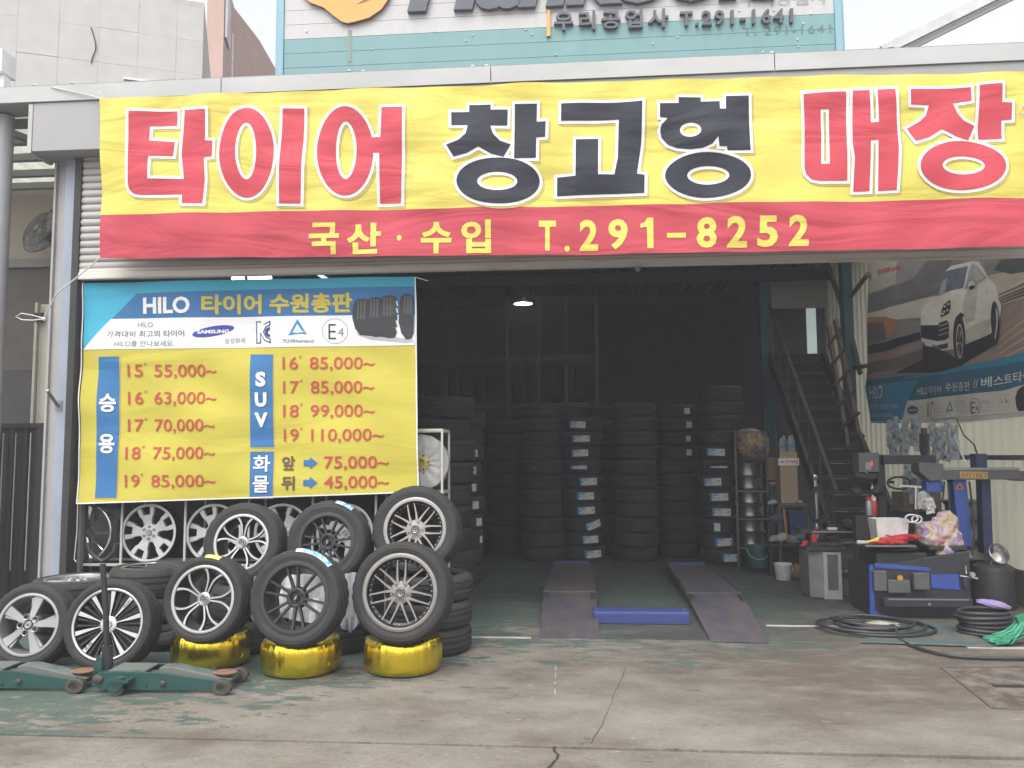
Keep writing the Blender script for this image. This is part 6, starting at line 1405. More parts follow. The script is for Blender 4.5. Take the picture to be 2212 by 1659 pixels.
for k, (px, py, c_, s) in enumerate(((1690, 1160, (0.40, 0.39, 0.38), .08), (1712, 1166, (0.22, 0.21, 0.21), .09), (1672, 1165, (0.28, 0.27, 0.27), .07), (1668, 1085, (0.35, 0.33, 0.31), .05), (1730, 1160, (0.12, 0.11, 0.11), .08), (1727, 1084, (0.40, 0.36, 0.33), .035), (1678, 1120, (0.07, 0.08, 0.10), .09), (1670, 1045, (0.30, 0.10, 0.07), .04))):
    p = at(px, py, YC + .02); blob('crumpled_rag', ['pale rag heap left of the brown bag shelf', 'grey rag heap on the lower bench shelf', 'dull rag heap at the shelf end near the green bin', 'small pale rag hanging by the cartons', 'dark rag heap right on the lower shelf', 'little pale rag on the bench top beside the carton', 'dark blue rag hanging beside the bench', 'small reddish rag hung beside the tall carton'][k], 'rag', p, (s, s * .7, s * .6), mat('rag %d' % k, c_, 0.85), 20 + k, .3, sub=3)
sh2 = thing('floor_shelf', 'low black shelf full of oddments under the stairs', 'shelf', (at(1712, 1200, YC - .1).x, YC + .1, 0)); o_ = sh2.location.copy()
mb = MB(); P1, P2 = at(1664, 1172, YC - .04), at(1750, 1215, YC - .04); mb.bx(P1.x, P2.x, YC - .04, YC + .35, P1.z - .05, P1.z - .02); mb.bx(P1.x, P2.x, YC + .3, YC + .35, .004, P1.z - .051); mb.bx(P1.x, P1.x + .03, YC - .02, YC + .299, .004, P1.z - .051); mb.bx(P2.x - .03, P2.x, YC - .02, YC + .299, .004, P1.z - .051); local(mb, o_).build('frame', M_black, sh2)
# ---- wheel balancer
YB = 1.92
bal = thing('wheel_balancer', 'old grey wheel balancer cabinet with white framed panel and black tray', 'machine', (at(1810, 1296, YB).x, YB + .2, .004)); o_ = bal.location.copy()
M_gry = mat('machine grey', (0.17, 0.165, 0.155), 0.55, var=0.22, vs=5); M_wfr = mat('machine white', (0.34, 0.34, 0.34), 0.5, var=0.12, vs=5); M_pan = mat('machine panel', (0.10, 0.10, 0.105), 0.5, var=0.2)
z_ = lambda py: at(1800, py, YB).z
x_ = lambda px: at(px, 1240, YB).x
mb = MB(); mb.prism([(x_(1752), .01), (x_(1780), .01), (x_(1780), z_(1186)), (x_(1750), z_(1183))], lambda x, z, k: Vector((x, YB + (.06 if x < x_(1765) else 0) + .38 * k, z))); mb.bx(x_(1780) + .001, x_(1817), YB + .02, YB + .40, .01, z_(1192)); local(mb, o_).build('cabinet', M_gry, bal, bevel=.008)
mb = MB(); X0, X1, Z0, Z1 = x_(1779), x_(1818), z_(1297), z_(1192)
for a_, b_, c_, d_ in ((X0, X0 + .04, Z0, Z1), (X1 - .035, X1, Z0, Z1), (X0 + .04, X1 - .035, Z1 - .03, Z1), (X0 + .04, X1 - .035, Z0, Z0 + .10)): mb.bx(a_, b_, YB - .012, YB + .018, c_, d_)
local(mb, o_).build('panel_frame', M_wfr, bal, bevel=.004)
mb = MB(); mb.bx(X0 + .041, X1 - .036, YB + .0, YB + .019, Z0 + .101, Z1 - .031); local(mb, o_).build('panel', M_pan, bal)
mb = MB(); mb.bx(x_(1742), x_(1828), YB - .04, YB + .42, z_(1189), z_(1181)); mb.bx(x_(1752), x_(1826), YB - .02, YB + .42, z_(1181) + .001, z_(1172)); local(mb, o_).build('lower_tray', M_black, bal, bevel=.006)
mb = MB(); mb.bx(x_(1759), x_(1776), YB + .14, YB + .3, z_(1172) + .001, z_(1154)); mb.bx(x_(1805), x_(1822), YB + .14, YB + .3, z_(1172) + .001, z_(1154)); mb.bx(x_(1736), x_(1858), YB + .06, YB + .36, z_(1154) + .001, z_(1149)); mb.bx(x_(1734), x_(1738), YB + .06, YB + .36, z_(1148.9), z_(1141)); local(mb, o_).build('upper_tray', M_black, bal, bevel=.004)
mb = MB(); mb.bx(x_(1760), x_(1852), YB + .055, YB + .059, z_(1151), z_(1149)); local(mb, o_).build('tray_edge', mat('bright edge', (0.4, 0.4, 0.4), 0.4, 0.5), bal)
mb = MB(); mb.bx(x_(1818) + .003, x_(1879), YB + .22, YB + .40, z_(1233), z_(1176)); mb.bx(x_(1818) + .003, x_(1879), YB + .06, YB + .40, z_(1240), z_(1234)); mb.bx(x_(1818) + .003, x_(1876), YB + .16, YB + .40, .01, z_(1241)); mb.bx(x_(1828), x_(1878), YB + .06, YB + .40, z_(1176) + .001, z_(1172)); local(mb, o_).build('side_body', [M_gry], bal, bevel=.006)
mb = MB(); mb.bx(x_(1824), x_(1868), YB + .148, YB + .158, .05, z_(1252)); local(mb, o_).build('side_panel', mat('panel green grey', (0.15, 0.17, 0.16), 0.5, var=.2), bal)
pb = at(1858, 1225, YB + .14); t = thing('plastic_bucket', 'small white tub standing in the recess of the grey balancer', 'bucket', Vector((pb.x, YB + .14, z_(1234) + .002)))
mb = MB(); mb.lathe([(0, 0), (.042, 0), (.050, .10), (.056, .10), (.056, .115), (.050, .118), (0, .118)], 24); mb.build('body', M_white, t, smooth=35); mb = MB(); mb.lathe([(.051, .1185), (.05, .125), (0, .126)], 24); mb.build('lid', mat('tub lid', (0.3, 0.3, 0.29), 0.5), t)
p = at(1797, 1141, YB + .2); t = thing('white_block', 'little white block lying on the balancer tray', 'block', Vector((p.x, YB + .2, z_(1149) + .002))); mb = MB(); mb.box((0, 0, .014), (.10, .05, .028)); mb.build('block', M_white, t, bevel=.005)
p = at(1800, 1160, YB + .1); blob('crumpled_rag', 'dark oily rag between the two balancer trays', 'rag', Vector((p.x, YB + .17, z_(1172) + .04)), (.06, .05, .035), mat('oily rag', (0.05, 0.05, 0.055), .8), 77, .25, sub=3)

# ---- tyre changer
YT = .95
ch = thing('tyre_changer', 'blue and black tyre changing machine with tall blue pillar and grey arm', 'machine', (at(1990, 1345, YT).x, YT + .3, .004)); o_ = ch.location.copy()
M_cblu = mat('changer blue', (0.035, 0.075, 0.30), 0.42, var=0.18, vs=4); M_cdk = mat('changer dark', (0.026, 0.027, 0.032), 0.55, var=0.3, vs=5); M_cnav = mat('changer navy', (0.02, 0.028, 0.085), 0.5, var=0.2); M_cgry = mat('changer grey', (0.085, 0.085, 0.085), 0.5, var=0.2)
def cz(py): return at(1990, py, YT).z
def cx(px): return at(px, 1250, YT).x
mb = MB(); mb.prism([(cx(1884), cz(1336)), (cx(1892), cz(1345)), (cx(2085), cz(1352)), (cx(2098), cz(1300)), (cx(2100), cz(1190)), (cx(1880), cz(1226)), (cx(1878), cz(1280))], lambda x, z, k: Vector((x, YT + .02 + .62 * k, z))); local(mb, o_).build('body', M_cdk, ch, bevel=.012)
mb = MB()
for poly in ([(1878, 1222), (1886, 1220), (1890, 1318), (1906, 1330), (1920, 1334), (1919, 1343), (1893, 1341), (1880, 1328)], [(2010, 1242), (2072, 1240), (2076, 1275), (2012, 1270)], [(1890, 1216), (2010, 1226), (2008, 1234), (1890, 1226)], [(1920, 1340), (2072, 1349), (2090, 1345), (2091, 1352), (1920, 1345)]):
    P_ = [(at(x, y, YT + .01).x, at(x, y, YT + .01).z) for x, y in poly]; mb.prism(P_, lambda x, z, k: Vector((x, YT + .008 + .02 * k, z)))
local(mb, o_).build('front_panel', M_cblu, ch)
mb = MB(); mb.bx(cx(1896), cx(2084), YT - .14, YT - .06, cz(1306), cz(1287)); mb.bx(cx(1900), cx(1912), YT - .058, YT + .02, cz(1306), cz(1292)); mb.bx(cx(2066), cx(2078), YT - .058, YT + .02, cz(1306), cz(1292)); local(mb, o_).build('pedal_bar', M_cdk, ch, bevel=.006)
mb = MB(); mb.bx(cx(1905), cx(2075), YT - .148, YT - .141, cz(1291), cz(1287.5)); mb.lathe([(.016, 0), (.013, .01), (0, .011)], 14, 0, Matrix.Translation((cx(1991), YT - .141, cz(1300))) @ Matrix.Rotation(R_(90), 4, 'X')); local(mb, o_).build('pedal_edge', mat('worn edge', (0.22, 0.21, 0.22), 0.4, 0.4), ch)
mb = MB(); mb.bx(cx(1914), cx(1962), YT - .05, YT + .007, cz(1280), cz(1252)); mb.bx(cx(1968), cx(2002), YT - .07, YT + .007, cz(1272), cz(1236)); mb.bx(cx(1884), cx(1912), YT - .05, YT + .007, cz(1276), cz(1232)); local(mb, o_).build('valve_boxes', M_cgry, ch, bevel=.008)
mb = MB(); mb.lathe([(.026, 0), (.024, .004), (0, .004)], 20, 0, Matrix.Translation((cx(1940), YT - .05, cz(1247) + .0)) @ Matrix.Rotation(R_(90), 4, 'X')); mb.v = [(x, y, z) for x, y, z in mb.v]; local(mb, o_).build('warning_disc', mat('disc amber', (0.50, 0.24, 0.03), 0.5), ch)
# upper deck block and turntable tray
mb = MB(); mb.bx(cx(2015), cx(2098), YT + .05, YT + .60, cz(1190) + .002, cz(1180)); mb.bx(cx(1900), cx(2010), YT + .06, YT + .55, cz(1224), cz(1196)); local(mb, o_).build('deck', M_cdk, ch, bevel=.006)
mb = MB(); mb.lathe([(0, -.035), (.20, -.035), (.23, -.02), (.235, .0), (0, .0)], 30, 0, Matrix.Translation((cx(1955), YT + .3, cz(1188)))); local(mb, o_).build('turntable', M_cdk, ch, smooth=35)
ty_ = at(1920, 1178, YT - .06).z
mb = MB(); mb.bx(cx(1868), cx(1978), YT - .06, YT + .32, ty_ - .018, ty_); local(mb, o_).build('tool_tray', mat('tray steel', (0.16, 0.16, 0.165), 0.4, 0.5), ch, bevel=.004)
# tilting blue pillar, navy column, arm
mb = MB(); P_ = [(at(x, y, YT + .42).x, at(x, y, YT + .42).z) for x, y in ((2058, 1032), (2087, 1032), (2102, 1181), (2073, 1181))]; mb.prism(P_, lambda x, z, k: Vector((x, YT + .42 + .14 * k, z))); local(mb, o_).build('pillar', M_cblu, ch, bevel=.006)
mb = MB(); P_ = [(at(x, y, YT + .415).x, at(x, y, YT + .415).z) for x, y in ((2073, 1042), (2083, 1057), (2064, 1057))]; mb.prism(P_, lambda x, z, k: Vector((x, YT + .412 + .006 * k, z))); wtri = local(mb, o_).build('warning_sign', mat('sign orange paint', (0.50, 0.17, 0.05), 0.5), ch)
mb = MB(); P_ = [(at(x, y, YT + .41).x, at(x, y, YT + .41).z) for x, y in ((2073, 1047), (2079, 1055), (2068, 1055))]; mb.prism(P_, lambda x, z, k: Vector((x, YT + .410 + .0015 * k, z))); local(mb, o_).build('sign_mark', M_cdk, wtri)
mb = MB(); P_ = [(at(x, y, YT + .5).x, at(x, y, YT + .5).z) for x, y in ((2120, 1036), (2140, 1036), (2146, 1196), (2126, 1196))]; mb.prism(P_, lambda x, z, k: Vector((x, YT + .5 + .12 * k, z))); q0 = at(2116, 980, YT + .5); mb.bx(q0.x - .05, q0.x + .05, YT + .46, YT + .60, at(2116, 1010, YT + .5).z, q0.z); local(mb, o_).build('column', M_cnav, ch, bevel=.005)
mb = MB(); a0, a1 = at(2036, 1016, YT + .36), at(2204, 1036, YT + .36); mb.bx(a0.x, a1.x, YT + .36, YT + .64, a1.z, a0.z); mb.bx(a0.x, a1.x, YT + .355, YT + .645, a0.z + .001, a0.z + .022, 1); a2 = at(2212, 1040, YT + .4); mb.bx(a1.x + .001, a1.x + .06, YT + .38, YT + .62, a1.z - .015, a0.z - .01); local(mb, o_).build('arm', [M_cgry, mat('arm top', (0.24, 0.24, 0.235), 0.5)], ch, bevel=.004)
mb = MB(); mb.prism([(at(x, y, YT + .3).x, at(x, y, YT + .3).z) for x, y in ((1986, 998), (2040, 1002), (2042, 1036), (2012, 1040), (1988, 1020))], lambda x, z, k: Vector((x, YT + .32 + .2 * k, z))); mb.bx(at(2002, 1040, YT + .36).x, at(2038, 1040, YT + .36).x, YT + .37, YT + .5, at(2000, 1064, YT + .36).z, at(2000, 1038, YT + .36).z, 1); local(mb, o_).build('mount_head', [M_cgry, M_cblu], ch, bevel=.01)
Ln = Print(lambda x, y, l: at(x, y, YT + .355) - Vector((0, .002 + .002 * l, 0)) - o_, (500, 500)); Ln.poly([(2073, 1018.5), (2133, 1019.5), (2133, 1034), (2074, 1033)], mat('plate gold', (0.46, 0.31, 0.115), 0.45), 0); Ln.poly([(2075.5, 1020), (2131, 1021), (2131, 1032.6), (2076, 1031.8)], mat('plate dark', (0.16, 0.085, 0.03), 0.5), .5); Ln.poly([(2077, 1021), (2130, 1022), (2130, 1031.8), (2077, 1031)], mat('plate gold', (0.5, 0.3, 0.1), .5), 1.0); Ln.text('HT155', 2079, 1022.5, 2122, 1030.5, mat('plate dark', (0.1, 0.05, 0.02), .5), 1.6, .05, slope=.01); Ln.poly([ell(2126.5, 1026.5, 3.6, 4, 14), ell(2125.5, 1026.5, 2.2, 2.6, 14)], mat('plate dark', (0.1, 0.05, 0.02), .5), 1.6); Ln.build('name_plate', ch)
# rod, hoses and regulator on the changer
mb = MB()
for pts in ([(1977, 1040), (1976, 1090), (1984, 1140), (1990, 1180)], [(2040, 1040), (2036, 1080), (2010, 1092), (1996, 1084)], [(2094, 1040), (2101, 1100), (2104, 1160), (2100, 1200)], [(2048, 1046), (2052, 1100), (2056, 1160)]): mb.tube([at(x, y, YT + .35) for x, y in pts], .010, 8)
local(mb, o_).build('hoses', M_black, ch, smooth=60)
mb = MB(); mb.tube([at(1978, 1052, YT + .3), at(1978, 1100, YT + .3)], .016, 8); mb.bar(at(1940, 1049, YT + .3), at(1990, 1052, YT + .3), .02, .02); local(mb, o_).build('chrome_bar', mat('chrome', (0.6, 0.6, 0.6), 0.2, 0.9), ch)
reg = MB(); pr_ = at(2085, 1256, YT - .02); reg.lathe([(0, 0), (.022, .004), (.026, .05), (.022, .10), (0, .105)], 16, 0, Matrix.Translation(pr_ + Vector((0, 0, -.06)))); reg.lathe([(.026, 0), (.026, .02), (.022, .026), (0, .026)], 18, 1, Matrix.Translation(at(2099, 1241, YT - .03)) @ Matrix.Rotation(R_(90), 4, 'X')); reg.tube([at(2074, 1244, YT - .02), at(2112, 1250, YT - .02)], .008, 8, 1); reg.tube([at(2086, 1222, YT - .02), at(2087, 1240, YT - .02)], .008, 8, 1); reg.bx(pr_.x - .04, pr_.x + .05, YT - .0, YT + .019, pr_.z - .06, pr_.z + .08, 0)
local(reg, o_).build('air_regulator', [M_cdk, mat('bright fitting', (0.55, 0.53, 0.5), 0.25, 0.8)], ch, smooth=35)
# helper arm machine to the left
hp = thing('changer_helper_arm', 'black post with horizontal arm and control box standing left of the blue tyre changer', 'machine', (at(1906, 1200, YT + .8).x, YT + .8, .004)); o_ = hp.location.copy(); YH = YT + .8
mb = MB(); P1, P2 = at(1894, 982, YH), at(1917, 1117, YH); mb.bx(P1.x, P2.x, YH, YH + .14, .004, P1.z); local(mb, o_).build('post', M_cdk, hp, bevel=.005)
mb = MB(); P1, P2 = at(1904, 984, YH - .01), at(2018, 1002, YH - .01); mb.bx(P1.x, P2.x, YH - .06, YH - .001, P2.z, P1.z); local(mb, o_).build('arm', M_cdk, hp, bevel=.005)
mb = MB(); P1, P2 = at(1848, 978, YH - .01), at(1893, 1019, YH - .01); mb.bx(P1.x, P2.x, YH - .1, YH + .1, P2.z, P1.z); mb.bx(at(1861, 1000, YH).x, at(1874, 1000, YH).x, YH - .108, YH - .101, at(1860, 1014, YH).z, at(1860, 998, YH).z, 1); bx_ = local(mb, o_).build('control_box', [mat('box grey', (0.10, 0.10, 0.105), 0.5), mat('box plate', (0.26, 0.25, 0.24), 0.5)], hp, bevel=.006)
mb = MB(); P1 = at(1883, 1001, YH - .1); mb.box((P1.x, YH - .104, P1.z), (.012, .006, .045)); local(mb, o_).build('red_display', mat('red light', (1.0, 0.03, 0.05), 0.4, emit=1.0), bx_)
mb = MB(); mb.tube([at(1846, 1026, YH - .05), at(1880, 1030, YH - .05), at(1893, 1026, YH - .05)], .035, 10); local(mb, o_).build('bent_hose', M_black, hp, smooth=60)
mb = MB(); mb.tube([at(1884, 1050, YH - .05), at(1887, 1119, YH - .05)], .018, 10); mb.tube([at(1884, 1100, YH - .05), at(1906, 1108, YH + .05)], .012, 8); local(mb, o_).build('chrome_rod', mat('chrome', (0.6, 0.6, 0.6), 0.2, 0.9), hp, smooth=40)
mb = MB(); P1, P2 = at(1994, 930, YH), at(2000, 985, YH); mb.tube([at(1997, 985, YH - .03), at(1996, 925, YH - .03)], .03, 10)
for k in range(12): q = at(1997, 950, YH - .03); mb.lathe([(.045, 0), (.050, .008), (.045, .016)], 16, 0, Matrix.Translation((q.x, q.y, at(1997, 982, YH).z + .018 * k)))
local(mb, o_).build('spring_column', M_cdk, hp, smooth=40)
mb = MB(); mb.tube([Vector((at(1940, 1043, YH - .1).x + .11 * math.cos(a), YH - .12, at(1940, 1043, YH - .1).z + .06 * math.sin(a))) for a in [2 * math.pi * k / 18 for k in range(18)]], .012, 6, closed=True); mb.tube([at(1918, 1040, YH - .06), at(1930, 1042, YH - .12)], .015, 6); local(mb, o_).build('hand_ring', M_black, hp, smooth=60)
# things lying on the changer
tr_ = thing('plastic_tray', 'white plastic tub on the tyre changer tray above the red gloves', 'tub', Vector((at(1930, 1150, YT + .22).x, YT + .24, ty_ + .001))); o_ = tr_.location.copy()
w0 = at(1894, 1150, YT + .1); w1 = at(1966, 1150, YT + .1); hh = at(1930, 1122, YT + .1).z - ty_
X0, X1 = w0.x - o_.x, w1.x - o_.x
mb = MB(); tp = [(X0, -.13, hh), (X1, -.13, hh), (X1, .10, hh), (X0, .10, hh)]; bt_ = [(X0 + .02, -.11, 0), (X1 - .02, -.11, 0), (X1 - .02, .08, 0), (X0 + .02, .08, 0)]; ti = [(x * .97, y * .95, hh) for x, y, _ in tp]; bi = [(x * .95, y * .93, .006) for x, y, _ in bt_]
mb.add(tp + bt_ + ti + bi, [(0, 1, 5, 4), (1, 2, 6, 5), (2, 3, 7, 6), (3, 0, 4, 7), (4, 5, 6, 7), (8, 9, 1, 0), (9, 10, 2, 1), (10, 11, 3, 2), (11, 8, 0, 3), (8, 12, 13, 9), (9, 13, 14, 10), (10, 14, 15, 11), (11, 15, 12, 8), (12, 15, 14, 13)]); mb.build('tub', M_white, tr_, bevel=.004)
M_glv = mat('glove red', (0.42, 0.022, 0.030), 0.65, var=0.2, vs=12, bump=.3, bs=60)
def glove(P, yaw, seed, label, roll=0.0):
    """rubber work glove lying flat: palm, cuff, four fingers and a thumb"""
    rnd = random.Random(seed); bm = bmesh.new(); sk = bm.verts.layers.skin.verify()
    def chain(pts, rad, root=None):
        pv = root
        for p, r in zip(pts, rad):
            v = bm.verts.new(p); v[sk].radius = (r, r * .7)
            if pv is not None: bm.edges.new((pv, v))
            pv = v
        return pv
    r0 = bm.verts.new((0, 0, .022)); r0[sk].radius = (.040, .022); r0[sk].use_root = True
    chain([(-.055, 0, .02), (-.11, .004, .022)], [.034, .038], r0); k = chain([(.04, 0, .022)], [.042], r0)
    for j, (dy, L) in enumerate(((-.030, .060), (-.010, .075), (.011, .072), (.031, .055))): c_ = rnd.uniform(-.012, .02); chain([(.062, dy, .020), (.062 + L * .55, dy * 1.25, .022 + c_ * .5), (.062 + L, dy * 1.35 + rnd.uniform(-.008, .008), .014 + c_)], [.0115, .011, .009], k)
    chain([(.012, -.052, .018), (.045, -.078, .016)], [.012, .010], r0)
    me = bpy.data.meshes.new('rubber_glove'); bm.to_mesh(me); bm.free(); me.materials.append(M_glv); o = bpy.data.objects.new('rubber_glove', me); COL.objects.link(o)
    o.modifiers.new('skin', 'SKIN'); s = o.modifiers.new('sub', 'SUBSURF'); s.levels = 1; s.render_levels = 2
    o.location = P; o.rotation_euler = (roll, 0, yaw); return tag(o, label, 'glove', 'red rubber work gloves')
ly = YT - .0
for k, (px, yaw, dz, rl, lab) in enumerate(((1905, R_(190), 0, 0, 'red rubber glove at the left end of the tray with yellow tip'), (1925, R_(15), .02, .2, 'red rubber glove in the middle of the pile'), (1948, R_(170), .035, -.2, 'red rubber glove lying across the others'), (1966, R_(110), .05, .3, 'red rubber glove drooping at the right by the quilt'), (1938, R_(40), .0, 0, 'lowest red rubber glove on the tray edge'))):
    glove(Vector((at(px, 1170, ly).x, ly + .02 * (k % 3), ty_ + dz + .002)), yaw, k, lab, rl)
t = thing('yellow_brush', 'small brush with yellow and white bristles at the left end of the tray', 'brush', Vector((at(1885, 1168, ly - .02).x, ly - .02, ty_ + .002))); mb = MB(); mb.tube([(-.06, 0, .02), (.0, 0, .03), (.05, 0, .05)], [.012, .016, .022], 8); mb.build('bristles', mat('yellow bristle', (0.60, 0.46, 0.06), .6), t); mb = MB(); mb.tube([(-.14, 0, .02), (-.062, 0, .02)], [.02, .016], 8); mb.build('handle', mat('brush grey', (0.4, .42, .42), .5), t)
# quilt bundle: three lumps of one cloth
pq_ = at(2018, 1158, YT + .2)
def joined_blob(name, label, cat, parts, m, seed):
    bm = bmesh.new(); rnd = random.Random(seed)
    for c, r, amp in parts:
        b2 = bmesh.new(); bmesh.ops.create_icosphere(b2, subdivisions=4, radius=1.0); ph = [rnd.uniform(0, 6) for _ in range(6)]; vs = []
        for v in b2.verts:
            n = v.co.normalized(); k = 1 + amp * (.5 * math.sin(4 * n.x + ph[0]) + .4 * math.sin(6 * n.z + ph[1] + 3 * n.x) + .35 * math.sin(13 * n.z + ph[2] + 5 * n.x) + .3 * math.sin(11 * n.x + ph[3] - 6 * n.z))
            vs.append(bm.verts.new(Vector(c) + Vector((n.x * r[0], n.y * r[1], n.z * r[2])) * k))
        b2.verts.index_update()
        for f in b2.faces: bm.faces.new([vs[v.index] for v in f.verts])
        b2.free()
    me = bpy.data.meshes.new(name); bm.to_mesh(me); bm.free(); me.materials.append(m); o = bpy.data.objects.new(name, me); COL.objects.link(o)
    r = o.modifiers.new('one skin', 'REMESH'); r.mode = 'VOXEL'; r.voxel_size = .010; r.use_smooth_shade = True
    return tag(o, label, cat)
o = joined_blob('quilt_bundle', 'pastel flowered quilt bundled and tied over the tyre changer deck', 'quilt', [((0, 0, 0), (.16, .15, .13), .12), ((.11, .02, .11), (.12, .11, .12), .14), ((.155, -.03, -.05), (.085, .09, .13), .14), ((.055, -.09, -.16), (.085, .07, .13), .16), ((-.06, -.02, .05), (.11, .10, .09), .12)], M_fl2, 5); o.location = pq_ + Vector((0, 0, 0))
t = thing('cord_coil', 'loose coil of white cord beside the quilt bundle', 'cord', at(1969, 1120, YT + .05)); mb = MB()
for k in range(2): mb.tube([(.055 * math.cos(a) * (1 - .2 * k) + .05 * k, .01 * k, .035 * math.sin(a) - .01 * k) for a in [2 * math.pi * q / 18 for q in range(18)]], .009, 6, closed=True)
mb.build('cord', M_white, t, smooth=60)
# bottles and packets hanging on the right wall
M_pk = mat('packet film', (0.42, 0.45, 0.48), 0.25, var=0.4, vs=14, col2=(0.08, 0.19, 0.36), thr=(0.50, 0.66))
rnd = random.Random(12)
def packet(px, py, w_, h_, label, group, m=M_pk, X=None):
    P = onX(px, py, X or XW - .16); bm = bmesh.new(); bmesh.ops.create_grid(bm, x_segments=4, y_segments=6, size=.5)
    for v in bm.verts: x, y = v.co.x, v.co.y; v.co = Vector((rnd.uniform(-.02, .02) + .05 * (.25 - x * x), x * w_, y * h_ * (1 + .1 * rnd.uniform(-1, 1))))
    me = bpy.data.meshes.new('plastic_packet'); bm.to_mesh(me); bm.free(); me.materials.append(m); o = bpy.data.objects.new('plastic_packet', me); COL.objects.link(o); o.location = P; o.rotation_euler = (rnd.uniform(-.25, .25), 0, R_(-60) + rnd.uniform(-.4, .4)); s = o.modifiers.new('thick', 'SOLIDIFY'); s.thickness = .02
    return tag(o, label, 'packet', group)
for k in range(16): packet(1924 + (k % 6) * 12 + rnd.uniform(-4, 4), 926 + (k // 6) * 22 + rnd.uniform(-6, 6), .10, rnd.uniform(.2, .3), 'clear blue printed packet among those hung below the poster', 'packets hung below the poster')
for k in range(8): packet(2020 + (k % 4) * 14 + rnd.uniform(-4, 4), 940 + (k // 4) * 32 + rnd.uniform(-6, 6), .12, rnd.uniform(.2, .3), 'pale blue printed packet hung right of the spring column', 'packets hung right of the spring column')
for k in range(14): packet(1962 + (k % 5) * 14 + rnd.uniform(-5, 5), 1015 + (k // 5) * 28 + rnd.uniform(-8, 8), .11, rnd.uniform(.15, .25), 'crumpled blue and clear packet behind the changer head', 'packets behind the changer head', X=3.6)
packet(1995, 1080, .12, .17, 'whitish plastic packet dangling below the changer head', None, mat('white film', (0.5, 0.5, 0.49), .4, var=.2), 3.3)
packet(2010, 1092, .10, .15, 'second whitish packet dangling lower below the changer head', None, mat('white film', (0.5, 0.5, 0.49), .4, var=.2), 3.3)
# ---- air tank, pot, rims stack, reel, broom, plate, hoses
tk = thing('air_tank', 'squat black cylindrical air tank at the right under the tilted pot', 'tank', Vector((g(2164, 1322).x + .03, g(2164, 1322).y + .2, .004)))
k_ = ppm(tk.location); hT = at(2162, 1218, tk.location.y).z
mb = MB(); mb.lathe([(0, 0), (.185, 0), (.19, .02), (.19, hT - .07), (.175, hT - .02), (.13, hT), (0, hT + .005)], 36); mb.build('body', mat('tank black', (0.040, 0.040, 0.043), 0.55, var=.2), tk, smooth=40); mb = MB(); mb.lathe([(.191, hT - .075), (.194, hT - .07), (.191, hT - .065)], 36); mb.build('seam', M_cdk, tk)
pt_ = thing('metal_pot', 'dented silver pot lying tilted on top of the black air tank', 'pot', Vector((at(2146, 1197, tk.location.y).x, tk.location.y - .04, hT + .085)), (R_(62), R_(28), 0))
mb = MB(); mb.lathe([(0, -.06), (.085, -.06), (.095, -.05), (.10, .055), (.106, .06), (.102, .064), (.096, .056), (.09, -.048), (0, -.052)], 32); mb.build('bowl', mat('pot steel', (0.62, 0.61, 0.60), 0.3, 0.85, var=.15, bump=.15, bs=20), pt_, smooth=35); mb = MB(); mb.tube([(-.04, -.10, .03), (-.045, -.14, .03), (.045, -.14, .03), (.04, -.10, .03)], .005, 6); mb.build('handle', M_sil, pt_)
mb = MB(); mb.lathe([(.12, -.1), (.20, -.098), (.21, -.09), (.195, -.07), (.17, -.02), (.17, .03), (.195, .07), (.21, .09), (.20, .098), (.12, .1), (.10, .02), (.10, -.02)], 40, 0, closed=True); pr2 = mb.build('bare_wheel', M_rimd, None, smooth=35)
RX = XW - .33; RYy = tk.location.y + .55
for k in range(5):
    o = pr2 if k == 0 else pr2.copy()
    if k: COL.objects.link(o)
    o.location = (RX + .01 * (k % 2), RYy, .105 + .201 * k); o.rotation_euler = (0, 0, k); tag(o, ['lowest', 'second lowest', 'middle', 'second highest', 'highest'][k] + ' dark steel rim of the pile between the air tank and the ribbed wall', 'rim', 'steel rims piled by the wall')
M_hose = mat('hose black', (0.032, 0.032, 0.034), 0.45)
rl = thing('hose_reel', 'black coiled hose pile at the right edge under a purple cushion', 'hose', g(2155, 1384) + Vector((0, .2, .005)))
mb = MB()
for k in range(6):
    r = .20 + .012 * math.sin(k * 2.1); mb.tube([(r * math.cos(a) + .01 * math.sin(k), .75 * r * math.sin(a), .02 + .033 * k + .006 * math.sin(2 * a + k)) for a in [2 * math.pi * q / 28 for q in range(28)]], .017, 8, closed=True)
mb.build('coils', M_hose, rl, smooth=60)
cu = blob('cushion', 'flat purple cushion on the black hose pile at the right edge', 'cushion', rl.location + Vector((.075, .0, .245)), (.13, .075, .035), mat('purple cloth', (0.25, 0.19, 0.36), .85, var=.15), 6, .10); cu.rotation_euler = (0, R_(12), 0)
bt2 = thing('green_broom', 'bright green bristle broom head at the lower right edge', 'broom', g(2212, 1398) + Vector((.06, .05, .03))); rnd = random.Random(3)
mb = MB()
for k in range(150):
    f = rnd.random(); a = Vector((-.02, rnd.uniform(-.05, .05), .20 - .16 * f)); b = Vector((-.27 - .05 * rnd.random() + .1 * (1 - f), rnd.uniform(-.12, .12), .003 + .05 * (1 - f) * rnd.random())); m_ = a.lerp(b, .5) + Vector((0, 0, -.025)); mb.tube([a, m_, b], [.005, .004, .003], 4, cap=False)
mb.build('bristles', mat('bristle green', (0.03, 0.30, 0.17), .5, var=.2), bt2); mb = MB(); mb.bar((-.02, 0, .21), (.03, 0, .04), .14, .05); mb.tube([(.02, 0, .12), (.45, .25, 1.3)], .014, 8); mb.build('head', mat('broom head', (0.03, 0.22, 0.13), .5), bt2)
pl2 = thing('steel_plate', 'flat worn teal painted steel plate lying on the floor under the hose coil', 'plate', g(2000, 1375) + Vector((0, 0, .006))); o_ = pl2.location.copy()
